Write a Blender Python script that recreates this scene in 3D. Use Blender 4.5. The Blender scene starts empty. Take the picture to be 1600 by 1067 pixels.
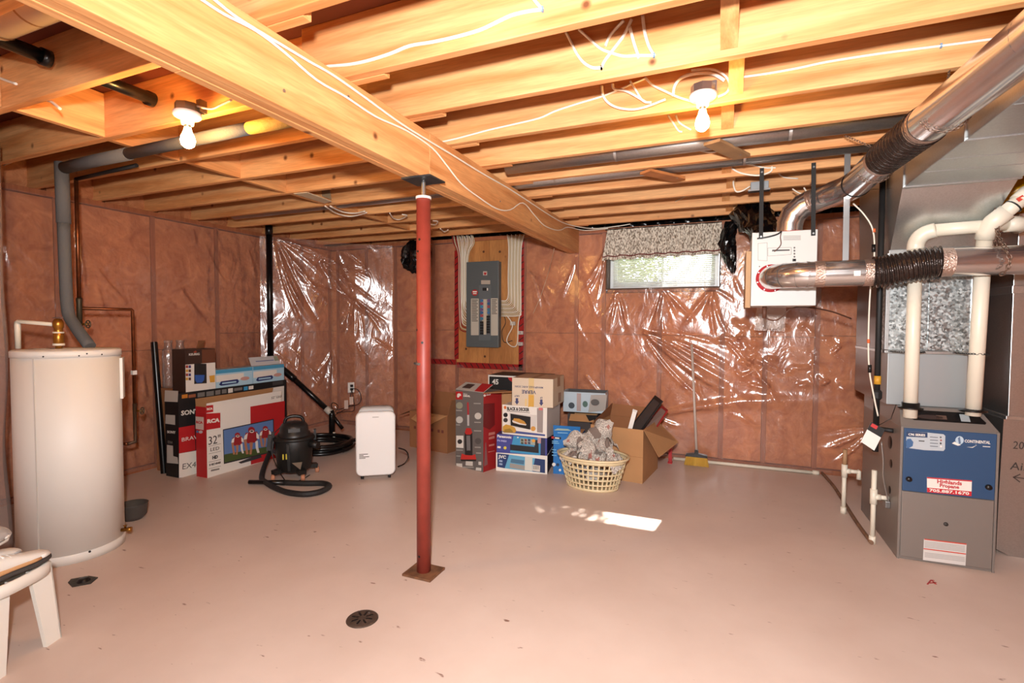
import bpy, bmesh, math, random
import numpy as np
from mathutils import Matrix, Vector
random.seed(7); np.random.seed(7)
R = math.radians
scene = bpy.context.scene
COL = scene.collection

# ------------------------------------------------------------------ camera
CAM_H = 1.316
CAM_R = Matrix(((0.92153, -0.01907, 0.38784), (0.38827, 0.03117, -0.92102), (0.00548, 0.99933, 0.03613)))
FPX = 783.0
cam_data = bpy.data.cameras.new('camera')
cam_data.sensor_width = 36.0
cam_data.lens = FPX / 1600.0 * 36.0
cam_data.clip_start = 0.02
cam = bpy.data.objects.new('camera', cam_data)
COL.objects.link(cam)
m4 = CAM_R.to_4x4(); m4.translation = (0, 0, CAM_H)
cam.matrix_world = m4
scene.camera = cam

# ------------------------------------------------------------------ world, sun, rear fill, exposure
scene.view_settings.view_transform = 'Standard'
scene.view_settings.look = 'None'
scene.view_settings.gamma = 1.0
scene.view_settings.use_curve_mapping = False
scene.view_settings.exposure = 0.18
world = bpy.data.worlds.new('world'); scene.world = world
world.use_nodes = True
wn = world.node_tree
wn.nodes['Background'].inputs['Color'].default_value = (0.86, 0.93, 1.0, 1)
wn.nodes['Background'].inputs['Strength'].default_value = 7.0

SUN_DIR = Vector((-0.132, -1.0, -1.02)).normalized()
sd = bpy.data.lights.new('sun', 'SUN'); sd.energy = 26.0; sd.angle = R(0.6); sd.color = (1.0, 0.95, 0.86)
so = bpy.data.objects.new('sun', sd); COL.objects.link(so)
so.rotation_euler = SUN_DIR.to_track_quat('-Z', 'Y').to_euler()

def area(name, loc, target, sx, sy, power, color):
    d = bpy.data.lights.new(name, 'AREA'); d.shape = 'RECTANGLE'; d.size = sx; d.size_y = sy
    d.energy = power; d.color = color
    o = bpy.data.objects.new(name, d); COL.objects.link(o); o.location = loc
    o.rotation_euler = (Vector(target) - Vector(loc)).to_track_quat('-Z', 'Y').to_euler()
    return o
# added soft fill from behind the camera, placed at an invented window
area('rear_fill_light', (-0.35, -1.45, 1.15), (-0.4, 4.0, 1.2), 2.1, 0.9, 14.0, (0.98, 0.985, 1.0))
# the photographer's flash on top of the camera
area('camera_flash', (-0.03, -0.06, 1.60), (-0.62, 4.0, 1.50), 0.10, 0.10, 134.0, (1.0, 0.985, 0.98))

# ------------------------------------------------------------------ measuring helper: a sight line met with a real plane
def S(px, py, x=None, y=None, z=None):
    r = CAM_R @ Vector((px - 800.0, 533.5 - py, -FPX))
    if x is not None: t = x / r.x
    elif y is not None: t = y / r.y
    else: t = (z - CAM_H) / r.z
    return Vector((0, 0, CAM_H)) + r * t

# ------------------------------------------------------------------ materials
MATS = {}
def lin(c):
    return tuple(((v / 255) / 12.92 if v / 255 <= 0.04045 else ((v / 255 + 0.055) / 1.055) ** 2.4) for v in c) + (1.0,)
def nodes_of(name):
    m = bpy.data.materials.new(name); m.use_nodes = True
    nt = m.node_tree; b = nt.nodes['Principled BSDF']
    return m, nt, b
def mat(name, rgb, rough=0.6, metal=0.0, var=0.0, vscale=8.0, bump=0.0, bscale=60.0, stretch=(1, 1, 1), coat=0.0, emit=0.0, spec=None):
    """plain procedural material; rgb as 0-255 sRGB"""
    if name in MATS: return MATS[name]
    m, nt, b = nodes_of(name)
    c = lin(rgb)
    b.inputs['Base Color'].default_value = c
    b.inputs['Roughness'].default_value = rough
    b.inputs['Metallic'].default_value = metal
    if spec is not None: b.inputs['Specular IOR Level'].default_value = spec
    if coat: b.inputs['Coat Weight'].default_value = coat; b.inputs['Coat Roughness'].default_value = 0.08
    if emit:
        b.inputs['Emission Color'].default_value = c; b.inputs['Emission Strength'].default_value = emit
    if var or bump:
        tc = nt.nodes.new('ShaderNodeTexCoord'); mp = nt.nodes.new('ShaderNodeMapping')
        mp.inputs['Scale'].default_value = stretch
        nt.links.new(tc.outputs['Object'], mp.inputs['Vector'])
        if var:
            n = nt.nodes.new('ShaderNodeTexNoise'); n.inputs['Scale'].default_value = vscale; n.inputs['Detail'].default_value = 5
            nt.links.new(mp.outputs['Vector'], n.inputs['Vector'])
            r = nt.nodes.new('ShaderNodeValToRGB')
            r.color_ramp.elements[0].position = 0.3; r.color_ramp.elements[1].position = 0.7
            r.color_ramp.elements[0].color = tuple(v * (1 - var) for v in c[:3]) + (1,)
            r.color_ramp.elements[1].color = tuple(min(1, v * (1 + var)) for v in c[:3]) + (1,)
            nt.links.new(n.outputs['Fac'], r.inputs['Fac']); nt.links.new(r.outputs['Color'], b.inputs['Base Color'])
        if bump:
            n2 = nt.nodes.new('ShaderNodeTexNoise'); n2.inputs['Scale'].default_value = bscale; n2.inputs['Detail'].default_value = 4
            nt.links.new(mp.outputs['Vector'], n2.inputs['Vector'])
            bp = nt.nodes.new('ShaderNodeBump'); bp.inputs['Strength'].default_value = bump; bp.inputs['Distance'].default_value = 0.01
            nt.links.new(n2.outputs['Fac'], bp.inputs['Height']); nt.links.new(bp.outputs['Normal'], b.inputs['Normal'])
    MATS[name] = m
    return m

def wood_mat(name, light, dark, stretch, knots=True, rough=0.62):
    if name in MATS: return MATS[name]
    m, nt, b = nodes_of(name); L = nt.links
    tc = nt.nodes.new('ShaderNodeTexCoord'); oi = nt.nodes.new('ShaderNodeObjectInfo')
    add = nt.nodes.new('ShaderNodeVectorMath'); add.operation = 'MULTIPLY_ADD'
    add.inputs[1].default_value = (37, 23, 11)
    comb = nt.nodes.new('ShaderNodeCombineXYZ')
    for i in range(3): L.new(oi.outputs['Random'], comb.inputs[i])
    L.new(comb.outputs[0], add.inputs[0]); L.new(tc.outputs['Object'], add.inputs[2])
    mp = nt.nodes.new('ShaderNodeMapping'); mp.inputs['Scale'].default_value = stretch
    L.new(add.outputs[0], mp.inputs['Vector'])
    n = nt.nodes.new('ShaderNodeTexNoise'); n.inputs['Scale'].default_value = 3.0; n.inputs['Detail'].default_value = 7; n.inputs['Distortion'].default_value = 0.6
    L.new(mp.outputs['Vector'], n.inputs['Vector'])
    r = nt.nodes.new('ShaderNodeValToRGB'); r.color_ramp.elements[0].position = 0.32; r.color_ramp.elements[1].position = 0.66
    r.color_ramp.elements[0].color = lin(dark); r.color_ramp.elements[1].color = lin(light)
    L.new(n.outputs['Fac'], r.inputs['Fac'])
    n3 = nt.nodes.new('ShaderNodeTexNoise'); n3.inputs['Scale'].default_value = 26.0; n3.inputs['Detail'].default_value = 3; L.new(mp.outputs['Vector'], n3.inputs['Vector'])
    g3 = nt.nodes.new('ShaderNodeMapRange'); g3.inputs['From Min'].default_value = 0.35; g3.inputs['From Max'].default_value = 0.65; g3.inputs['To Min'].default_value = 0.88; g3.inputs['To Max'].default_value = 1.05; L.new(n3.outputs['Fac'], g3.inputs['Value'])
    gx = nt.nodes.new('ShaderNodeVectorMath'); gx.operation = 'SCALE'; L.new(r.outputs['Color'], gx.inputs[0]); L.new(g3.outputs[0], gx.inputs['Scale'])
    hue = nt.nodes.new('ShaderNodeHueSaturation')
    mr = nt.nodes.new('ShaderNodeMapRange'); mr.inputs['To Min'].default_value = 0.86; mr.inputs['To Max'].default_value = 1.1
    L.new(oi.outputs['Random'], mr.inputs['Value']); L.new(mr.outputs[0], hue.inputs['Value']); L.new(gx.outputs[0], hue.inputs['Color'])
    out = hue.outputs['Color']
    if knots:
        v = nt.nodes.new('ShaderNodeTexVoronoi'); v.inputs['Scale'].default_value = 5.0
        L.new(add.outputs[0], v.inputs['Vector'])
        kr = nt.nodes.new('ShaderNodeValToRGB'); kr.color_ramp.elements[0].position = 0.04; kr.color_ramp.elements[1].position = 0.11
        kr.color_ramp.elements[0].color = (1, 1, 1, 1); kr.color_ramp.elements[1].color = (0, 0, 0, 1)
        L.new(v.outputs['Distance'], kr.inputs['Fac'])
        mx = nt.nodes.new('ShaderNodeMix'); mx.data_type = 'RGBA'
        L.new(kr.outputs['Color'], mx.inputs['Factor']); L.new(out, mx.inputs[6])
        mx.inputs[7].default_value = lin((112, 62, 30))
        out = mx.outputs[2]
    L.new(out, b.inputs['Base Color']); b.inputs['Roughness'].default_value = rough
    bp = nt.nodes.new('ShaderNodeBump'); bp.inputs['Strength'].default_value = 0.12; bp.inputs['Distance'].default_value = 0.004
    L.new(n.outputs['Fac'], bp.inputs['Height']); L.new(bp.outputs['Normal'], b.inputs['Normal'])
    MATS[name] = m
    return m

M_JOIST = wood_mat('spruce_x', (231, 174, 116), (202, 130, 72), (0.35, 5, 5))
M_BEAM = wood_mat('spruce_y', (230, 170, 110), (202, 132, 74), (5, 0.35, 5))
M_STUD = wood_mat('stud_z', (166, 100, 64), (144, 84, 52), (6, 6, 0.4), knots=False)
M_PLY = wood_mat('plywood', (196, 136, 76), (166, 106, 54), (2.5, 2.5, 0.5))
M_SUB = mat('subfloor', (104, 44, 22), 0.8, var=0.12, vscale=4)  # darkened so that the shade of the joist bays sits in the colour
M_CARD = mat('cardboard', (178, 132, 88), 0.85, var=0.06, vscale=5)
M_CARD2 = mat('cardboard_dark', (150, 100, 64), 0.85, var=0.06, vscale=5)
M_WHITE = mat('white_paint', (232, 228, 222), 0.35)
M_CABLE = mat('cable_white', (232, 224, 208), 0.45)
M_CABLE2 = mat('cable_beige', (205, 190, 160), 0.5)
M_BLACK = mat('black_plastic', (16, 16, 17), 0.35)
M_BLACKR = mat('black_rough', (24, 23, 23), 0.6, var=0.15)
M_ABS = mat('abs_pipe', (14, 14, 15), 0.28)
M_BRASS = mat('brass', (176, 124, 52), 0.35, 0.9)
M_COPPER = mat('copper', (132, 76, 46), 0.38, 0.85, var=0.3, vscale=20)
M_STEEL = mat('steel', (150, 150, 150), 0.35, 0.9)
M_PVC = mat('pvc', (226, 218, 200), 0.4)

def galv_mat(name, rgb, rough, spangle=0.0, sscale=70):
    m, nt, b = nodes_of(name); L = nt.links; c = lin(rgb)
    b.inputs['Metallic'].default_value = 0.95; b.inputs['Roughness'].default_value = rough; b.inputs['Base Color'].default_value = c
    tc = nt.nodes.new('ShaderNodeTexCoord')
    if spangle:
        v = nt.nodes.new('ShaderNodeTexVoronoi'); v.inputs['Scale'].default_value = sscale
        L.new(tc.outputs['Object'], v.inputs['Vector'])
        r = nt.nodes.new('ShaderNodeValToRGB')
        r.color_ramp.elements[0].color = tuple(x * (1 - spangle) for x in c[:3]) + (1,)
        r.color_ramp.elements[1].color = tuple(min(1, x * (1 + spangle)) for x in c[:3]) + (1,)
        sep = nt.nodes.new('ShaderNodeSeparateColor'); L.new(v.outputs['Color'], sep.inputs[0])
        L.new(sep.outputs[0], r.inputs['Fac']); L.new(r.outputs['Color'], b.inputs['Base Color'])
        if spangle > 0.2:
            mr = nt.nodes.new('ShaderNodeMapRange'); mr.inputs['To Min'].default_value = rough * 0.7; mr.inputs['To Max'].default_value = min(1, rough * 1.6)
            L.new(sep.outputs[1], mr.inputs['Value']); L.new(mr.outputs[0], b.inputs['Roughness'])
    n = nt.nodes.new('ShaderNodeTexNoise'); n.inputs['Scale'].default_value = 5; n.inputs['Detail'].default_value = 2
    L.new(tc.outputs['Object'], n.inputs['Vector'])
    bp = nt.nodes.new('ShaderNodeBump'); bp.inputs['Strength'].default_value = 0.08; bp.inputs['Distance'].default_value = 0.02
    L.new(n.outputs['Fac'], bp.inputs['Height']); L.new(bp.outputs['Normal'], b.inputs['Normal'])
    MATS[name] = m
    return m
M_DUCT = galv_mat('galvanised_duct', (226, 226, 226), 0.2)
M_SHEET = galv_mat('galvanised_sheet', (206, 210, 210), 0.34, 0.05, 160)
M_SPANGLE = galv_mat('galvanised_spangle', (165, 170, 170), 0.42, 0.6, 85)
M_DULL = galv_mat('dull_sheet', (186, 186, 184), 0.36, 0.05, 160)
M_FOIL = mat('foil_tape', (214, 190, 176), 0.3, 0.9, bump=0.8, bscale=120)

# floor paint -------------------------------------------------------
def floor_material():
    m, nt, b = nodes_of('floor_paint'); L = nt.links
    tc = nt.nodes.new('ShaderNodeTexCoord')
    n = nt.nodes.new('ShaderNodeTexNoise'); n.inputs['Scale'].default_value = 1.3; n.inputs['Detail'].default_value = 8; n.inputs['Roughness'].default_value = 0.6
    L.new(tc.outputs['Object'], n.inputs['Vector'])
    r = nt.nodes.new('ShaderNodeValToRGB'); r.color_ramp.elements[0].position = 0.3; r.color_ramp.elements[1].position = 0.72
    r.color_ramp.elements[0].color = lin((202, 178, 164)); r.color_ramp.elements[1].color = lin((217, 196, 183))
    L.new(n.outputs['Fac'], r.inputs['Fac'])
    v = nt.nodes.new('ShaderNodeTexNoise'); v.inputs['Scale'].default_value = 26; v.inputs['Detail'].default_value = 3
    mp = nt.nodes.new('ShaderNodeMapping'); mp.inputs['Scale'].default_value = (0.5, 1.4, 1); mp.inputs['Rotation'].default_value = (0, 0, 0.5)
    L.new(tc.outputs['Object'], mp.inputs['Vector']); L.new(mp.outputs[0], v.inputs['Vector'])
    sr = nt.nodes.new('ShaderNodeValToRGB'); sr.color_ramp.elements[0].position = 0.70; sr.color_ramp.elements[1].position = 0.76
    L.new(v.outputs['Fac'], sr.inputs['Fac'])
    mx = nt.nodes.new('ShaderNodeMix'); mx.data_type = 'RGBA'
    L.new(sr.outputs['Color'], mx.inputs['Factor']); L.new(r.outputs['Color'], mx.inputs[6]); mx.inputs[7].default_value = lin((132, 98, 82))
    L.new(mx.outputs[2], b.inputs['Base Color'])
    b.inputs['Roughness'].default_value = 0.42
    mr = nt.nodes.new('ShaderNodeMapRange'); mr.inputs['To Min'].default_value = 0.34; mr.inputs['To Max'].default_value = 0.55
    L.new(n.outputs['Fac'], mr.inputs['Value']); L.new(mr.outputs[0], b.inputs['Roughness'])
    bp = nt.nodes.new('ShaderNodeBump'); bp.inputs['Strength'].default_value = 0.1; bp.inputs['Distance'].default_value = 0.01
    L.new(n.outputs['Fac'], bp.inputs['Height']); L.new(bp.outputs['Normal'], b.inputs['Normal'])
    return m
M_FLOOR = floor_material()

def batt_material(name, a, c):
    m, nt, b = nodes_of(name); L = nt.links
    tc = nt.nodes.new('ShaderNodeTexCoord'); oi = nt.nodes.new('ShaderNodeObjectInfo')
    n = nt.nodes.new('ShaderNodeTexNoise'); n.inputs['Scale'].default_value = 6.5; n.inputs['Detail'].default_value = 10; n.inputs['Roughness'].default_value = 0.68; n.inputs['Distortion'].default_value = 0.9
    L.new(tc.outputs['Object'], n.inputs['Vector'])
    r = nt.nodes.new('ShaderNodeValToRGB'); r.color_ramp.elements[0].position = 0.3; r.color_ramp.elements[1].position = 0.7
    r.color_ramp.elements[0].color = lin(a); r.color_ramp.elements[1].color = lin(c)
    L.new(n.outputs['Fac'], r.inputs['Fac'])
    hue = nt.nodes.new('ShaderNodeHueSaturation'); mr = nt.nodes.new('ShaderNodeMapRange'); mr.inputs['To Min'].default_value = 0.88; mr.inputs['To Max'].default_value = 1.1
    L.new(oi.outputs['Random'], mr.inputs['Value']); L.new(mr.outputs[0], hue.inputs['Value']); L.new(r.outputs['Color'], hue.inputs['Color'])
    L.new(hue.outputs['Color'], b.inputs['Base Color']); b.inputs['Roughness'].default_value = 0.95
    n2 = nt.nodes.new('ShaderNodeTexNoise'); n2.inputs['Scale'].default_value = 30; n2.inputs['Detail'].default_value = 5
    L.new(tc.outputs['Object'], n2.inputs['Vector'])
    bp = nt.nodes.new('ShaderNodeBump'); bp.inputs['Strength'].default_value = 0.5; bp.inputs['Distance'].default_value = 0.02
    L.new(n2.outputs['Fac'], bp.inputs['Height']); L.new(bp.outputs['Normal'], b.inputs['Normal'])
    return m
M_BATT = batt_material('pink_batt', (158, 88, 52), (216, 148, 98))

def poly_material(name='clear_poly', tint=(1.0, 0.93, 0.88), haze=0.10, bscale=7.0, bstr=0.20, gl=0.16):
    """thin clear polyethylene: mostly see-through, a little milky, glossy on its wrinkles"""
    m = bpy.data.materials.new(name); m.use_nodes = True; nt = m.node_tree; L = nt.links
    nt.nodes.clear()
    out = nt.nodes.new('ShaderNodeOutputMaterial')
    tr = nt.nodes.new('ShaderNodeBsdfTransparent'); tr.inputs['Color'].default_value = tint + (1,)
    gs = nt.nodes.new('ShaderNodeBsdfGlossy'); gs.inputs['Roughness'].default_value = 0.19; gs.inputs['Color'].default_value = (1, 1, 1, 1)
    df = nt.nodes.new('ShaderNodeBsdfDiffuse'); df.inputs['Color'].default_value = (0.78, 0.66, 0.6, 1)
    tc = nt.nodes.new('ShaderNodeTexCoord'); mp = nt.nodes.new('ShaderNodeMapping'); mp.inputs['Scale'].default_value = (1.0, 1.0, 0.55)
    mp.inputs['Rotation'].default_value = (0, 0.7, 0)
    L.new(tc.outputs['Object'], mp.inputs['Vector'])
    n = nt.nodes.new('ShaderNodeTexNoise'); n.inputs['Scale'].default_value = bscale; n.inputs['Detail'].default_value = 3; n.inputs['Distortion'].default_value = 1.2
    L.new(mp.outputs[0], n.inputs['Vector'])
    bp = nt.nodes.new('ShaderNodeBump'); bp.inputs['Strength'].default_value = bstr; bp.inputs['Distance'].default_value = 0.05
    L.new(n.outputs['Fac'], bp.inputs['Height'])
    L.new(bp.outputs['Normal'], gs.inputs['Normal'])
    fr = nt.nodes.new('ShaderNodeFresnel'); fr.inputs['IOR'].default_value = 1.5
    L.new(bp.outputs['Normal'], fr.inputs['Normal'])
    mul = nt.nodes.new('ShaderNodeMath'); mul.operation = 'MULTIPLY_ADD'; mul.inputs[1].default_value = 0.7; mul.inputs[2].default_value = gl * 0.25; mul.use_clamp = True
    L.new(fr.outputs[0], mul.inputs[0])
    m1 = nt.nodes.new('ShaderNodeMixShader'); m1.inputs[0].default_value = haze
    L.new(tr.outputs[0], m1.inputs[1]); L.new(df.outputs[0], m1.inputs[2])
    m2 = nt.nodes.new('ShaderNodeMixShader'); L.new(mul.outputs[0], m2.inputs[0])
    L.new(m1.outputs[0], m2.inputs[1]); L.new(gs.outputs[0], m2.inputs[2])
    L.new(m2.outputs[0], out.inputs['Surface'])
    return m
M_POLY = poly_material()
M_BPOLY = mat('black_poly', (13, 13, 14), 0.22, bump=0.9, bscale=14)

# ------------------------------------------------------------------ mesh builder
class MB:
    def __init__(s): s.v = []; s.f = []; s.mi = []; s.sm = []
    def add(s, vs, fs, mi=0, smooth=False):
        o = len(s.v); s.v += [tuple(p) for p in vs]
        for f in fs: s.f.append(tuple(i + o for i in f)); s.mi.append(mi); s.sm.append(smooth)
        return s
    def box(s, a, b, mi=0):
        x0, y0, z0 = a; x1, y1, z1 = b
        return s.hexa([(x0, y0, z0), (x1, y0, z0), (x1, y1, z0), (x0, y1, z0), (x0, y0, z1), (x1, y0, z1), (x1, y1, z1), (x0, y1, z1)], mi)
    def hexa(s, p, mi=0):
        return s.add(p, [(0, 3, 2, 1), (4, 5, 6, 7), (0, 1, 5, 4), (1, 2, 6, 5), (2, 3, 7, 6), (3, 0, 4, 7)], mi)
    def bbox(s, a, b, r=0.004, mi=0):
        """box with chamfered edges"""
        bm = bmesh.new(); bmesh.ops.create_cube(bm, size=1)
        for v in bm.verts:
            v.co = Vector([(a[i] + b[i]) / 2 + v.co[i] * (b[i] - a[i]) for i in range(3)])
        bmesh.ops.bevel(bm, geom=list(bm.edges), offset=r, segments=2, affect='EDGES', profile=0.5)
        bm.verts.index_update()
        s.add([v.co for v in bm.verts], [[v.index for v in f.verts] for f in bm.faces], mi, False); bm.free(); return s
    def bar(s, p0, p1, w, t, up=(0, 0, 1), mi=0):
        """rectangular bar from p0 to p1, width w (sideways), thickness t (along up)"""
        p0 = Vector(p0); p1 = Vector(p1); d = (p1 - p0).normalized(); u = Vector(up)
        sd = d.cross(u)
        if sd.length < 1e-5: sd = d.cross(Vector((1, 0, 0)))
        sd.normalize(); u = sd.cross(d).normalized()
        q = []
        for p in (p0, p1):
            q.append([p - sd * w / 2 - u * t / 2, p + sd * w / 2 - u * t / 2, p + sd * w / 2 + u * t / 2, p - sd * w / 2 + u * t / 2])
        return s.add(q[0] + q[1], [(0, 1, 2, 3), (7, 6, 5, 4), (0, 4, 5, 1), (1, 5, 6, 2), (2, 6, 7, 3), (3, 7, 4, 0)], mi)
    def tube(s, pts, r, n=10, mi=0, cap=True, smooth=True, flat=1.0):
        pts = [Vector(p) for p in pts]
        rs = r if isinstance(r, (list, tuple)) else [r] * len(pts)
        vs = []; fs = []
        t0 = (pts[1] - pts[0]).normalized()
        nrm = t0.orthogonal().normalized() if abs(t0.z) > 0.95 else t0.cross(Vector((0, 0, 1))).normalized()
        prev = t0
        for i, p in enumerate(pts):
            if i == 0: t = t0
            elif i == len(pts) - 1: t = (pts[i] - pts[i - 1]).normalized()
            else:
                t = ((pts[i + 1] - pts[i]).normalized() + (pts[i] - pts[i - 1]).normalized())
                t = t.normalized() if t.length > 1e-6 else prev
            q = prev.rotation_difference(t); nrm = (q @ nrm); nrm = (nrm - t * nrm.dot(t)).normalized(); prev = t
            bn = t.cross(nrm)
            for k in range(n):
                a = 2 * math.pi * k / n
                vs.append(p + nrm * math.cos(a) * rs[i] + bn * math.sin(a) * rs[i] * flat)
        for i in range(len(pts) - 1):
            for k in range(n):
                k2 = (k + 1) % n
                fs.append((i * n + k, i * n + k2, (i + 1) * n + k2, (i + 1) * n + k))
        s.add(vs, fs, mi, smooth)
        if cap:
            o = len(s.v) - len(vs)
            s.f.append(tuple(o + k for k in reversed(range(n)))); s.mi.append(mi); s.sm.append(False)
            e = o + (len(pts) - 1) * n
            s.f.append(tuple(e + k for k in range(n))); s.mi.append(mi); s.sm.append(False)
        return s
    def lathe(s, prof, c=(0, 0, 0), n=24, mi=0, axis='z', smooth=True, sx=1.0, sy=1.0):
        vs = []; fs = []
        for (r, h) in prof:
            for k in range(n):
                a = 2 * math.pi * k / n
                p = (r * math.cos(a) * sx, r * math.sin(a) * sy, h)
                if axis == 'y': p = (p[0], p[2], p[1])
                if axis == 'x': p = (p[2], p[0], p[1])
                vs.append((p[0] + c[0], p[1] + c[1], p[2] + c[2]))
        for i in range(len(prof) - 1):
            for k in range(n):
                k2 = (k + 1) % n; f = (i * n + k, i * n + k2, (i + 1) * n + k2, (i + 1) * n + k)
                fs.append(f if axis != 'y' else f[::-1])
        return s.add(vs, fs, mi, smooth)
    def disc(s, c, r, nrm=(0, 0, 1), n=20, mi=0, t=0.001, ry=None):
        c = Vector(c); nv = Vector(nrm).normalized(); a = nv.orthogonal().normalized(); b = nv.cross(a); ry = ry or r
        lo = [c + a * r * math.cos(2 * math.pi * k / n) + b * ry * math.sin(2 * math.pi * k / n) for k in range(n)]
        hi = [p + nv * t for p in lo]
        return s.add(lo + hi, [tuple(reversed(range(n))), tuple(range(n, 2 * n))] + [(k, (k + 1) % n, n + (k + 1) % n, n + k) for k in range(n)], mi)
    def poly(s, pts, nrm, t=0.001, mi=0):
        """flat polygon with a little thickness along nrm"""
        nv = Vector(nrm); n = len(pts); lo = [Vector(p) for p in pts]; hi = [p + nv * t for p in lo]
        return s.add(lo + hi, [tuple(reversed(range(n))), tuple(range(n, 2 * n))] + [(k, (k + 1) % n, n + (k + 1) % n, n + k) for k in range(n)], mi)
    def prism(s, pts, a, b, axis='z', mi=0):
        """2D outline extruded from a to b along axis"""
        def P(u, v, w): return {'z': (u, v, w), 'y': (u, w, v), 'x': (w, u, v)}[axis]
        n = len(pts)
        vs = [P(u, v, a) for u, v in pts] + [P(u, v, b) for u, v in pts]
        return s.add(vs, [tuple(reversed(range(n))), tuple(range(n, 2 * n))] + [(k, (k + 1) % n, n + (k + 1) % n, n + k) for k in range(n)], mi)
    def build(s, name, mats, parent=None, world=None):
        me = bpy.data.meshes.new(name)
        vs = s.v
        if world is not None:
            o = world; vs = [(p[0] - o[0], p[1] - o[1], p[2] - o[2]) for p in vs]
        me.from_pydata(vs, [], s.f)
        if not isinstance(mats, (list, tuple)): mats = [mats]
        for m in mats: me.materials.append(m)
        me.polygons.foreach_set('material_index', s.mi)
        me.polygons.foreach_set('use_smooth', s.sm)
        me.validate(verbose=False); me.update()
        bm = bmesh.new(); bm.from_mesh(me); bmesh.ops.recalc_face_normals(bm, faces=bm.faces); bm.to_mesh(me); bm.free()
        ob = bpy.data.objects.new(name, me); COL.objects.link(ob)
        if parent is not None: ob.parent = parent
        elif world is not None: ob.location = world
        return ob

def tag(o, label=None, cat=None, group=None, kind=None):
    if label: o['label'] = label
    if cat: o['category'] = cat
    if group: o['group'] = group
    if kind: o['kind'] = kind
    return o
def thing(name, label, cat, loc=(0, 0, 0), rotz=0.0, group=None):
    o = bpy.data.objects.new(name, None); o.empty_display_size = 0.1
    COL.objects.link(o); o.location = loc; o.rotation_euler = (0, 0, rotz)
    return tag(o, label, cat, group)
def part(root, name, mb, mats, label=None, world=True):
    """world=True: mb holds scene coordinates, root is unrotated"""
    ob = mb.build(name, mats, root, world=tuple(root.location) if (world and root.parent is None) else None)
    if label: ob['label'] = label
    return ob
def sub(par, name, mb, mats, label=None, off=None):
    """a sub-part: coordinates in the frame of the thing (par sits at the thing's origin)"""
    ob = mb.build(name, mats, par, world=off)
    if label: ob['label'] = label
    return ob
def smooth_path(pts, k=4):
    """Catmull-Rom through points"""
    P = [Vector(p) for p in pts]; out = []
    for i in range(len(P) - 1):
        p0 = P[max(i - 1, 0)]; p1 = P[i]; p2 = P[i + 1]; p3 = P[min(i + 2, len(P) - 1)]
        for j in range(k):
            t = j / k
            out.append(0.5 * ((2 * p1) + (p2 - p0) * t + (2 * p0 - 5 * p1 + 4 * p2 - p3) * t * t + (3 * p1 - p0 - 3 * p2 + p3) * t ** 3))
    out.append(P[-1]); return out
def text_mesh(txt, size, font_scale_x=1.0, bold=0.0, align='LEFT', shear=0.0, space=1.0):
    cu = bpy.data.curves.new('lettering', 'FONT'); cu.body = txt; cu.size = size; cu.offset = bold
    cu.extrude = 0.0006; cu.align_x = align; cu.resolution_u = 2; cu.shear = shear; cu.space_character = space
    ob = bpy.data.objects.new('lettering_tmp', cu); COL.objects.link(ob)
    dg = bpy.context.evaluated_depsgraph_get(); dg.update()
    me = bpy.data.meshes.new_from_object(ob.evaluated_get(dg))
    bpy.data.objects.remove(ob); bpy.data.curves.remove(cu)
    if font_scale_x != 1.0:
        for v in me.vertices: v.co.x *= font_scale_x
    return me
def put_text(root, txt, size, o, u, v, m, name='lettering', sx=1.0, bold=0.0, align='LEFT', rot=0.0, shear=0.0, space=1.0, fitw=None, fith=None):
    """lay lettering on a face: o origin (local of root), u right, v up"""
    me = text_mesh(txt, size, sx, bold, align, shear, space)
    if fitw:
        xs = [p.co.x for p in me.vertices]; ys = [p.co.y for p in me.vertices]; x0, k = min(xs), fitw / max(1e-6, max(xs) - min(xs)); ky = fith / max(ys)
        for p in me.vertices: p.co.x = (p.co.x - x0) * k; p.co.y *= ky
    u = Vector(u).normalized(); v = Vector(v).normalized()
    if rot:
        u2 = u * math.cos(rot) + v * math.sin(rot); v = v * math.cos(rot) - u * math.sin(rot); u = u2
    w = u.cross(v)
    M = Matrix((u, v, w)).transposed().to_4x4(); M.translation = Vector(o) + w * 0.0008
    me.transform(M); me.materials.clear(); me.materials.append(m)
    ob = bpy.data.objects.new(name, me); COL.objects.link(ob); ob.parent = root
    return ob
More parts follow.
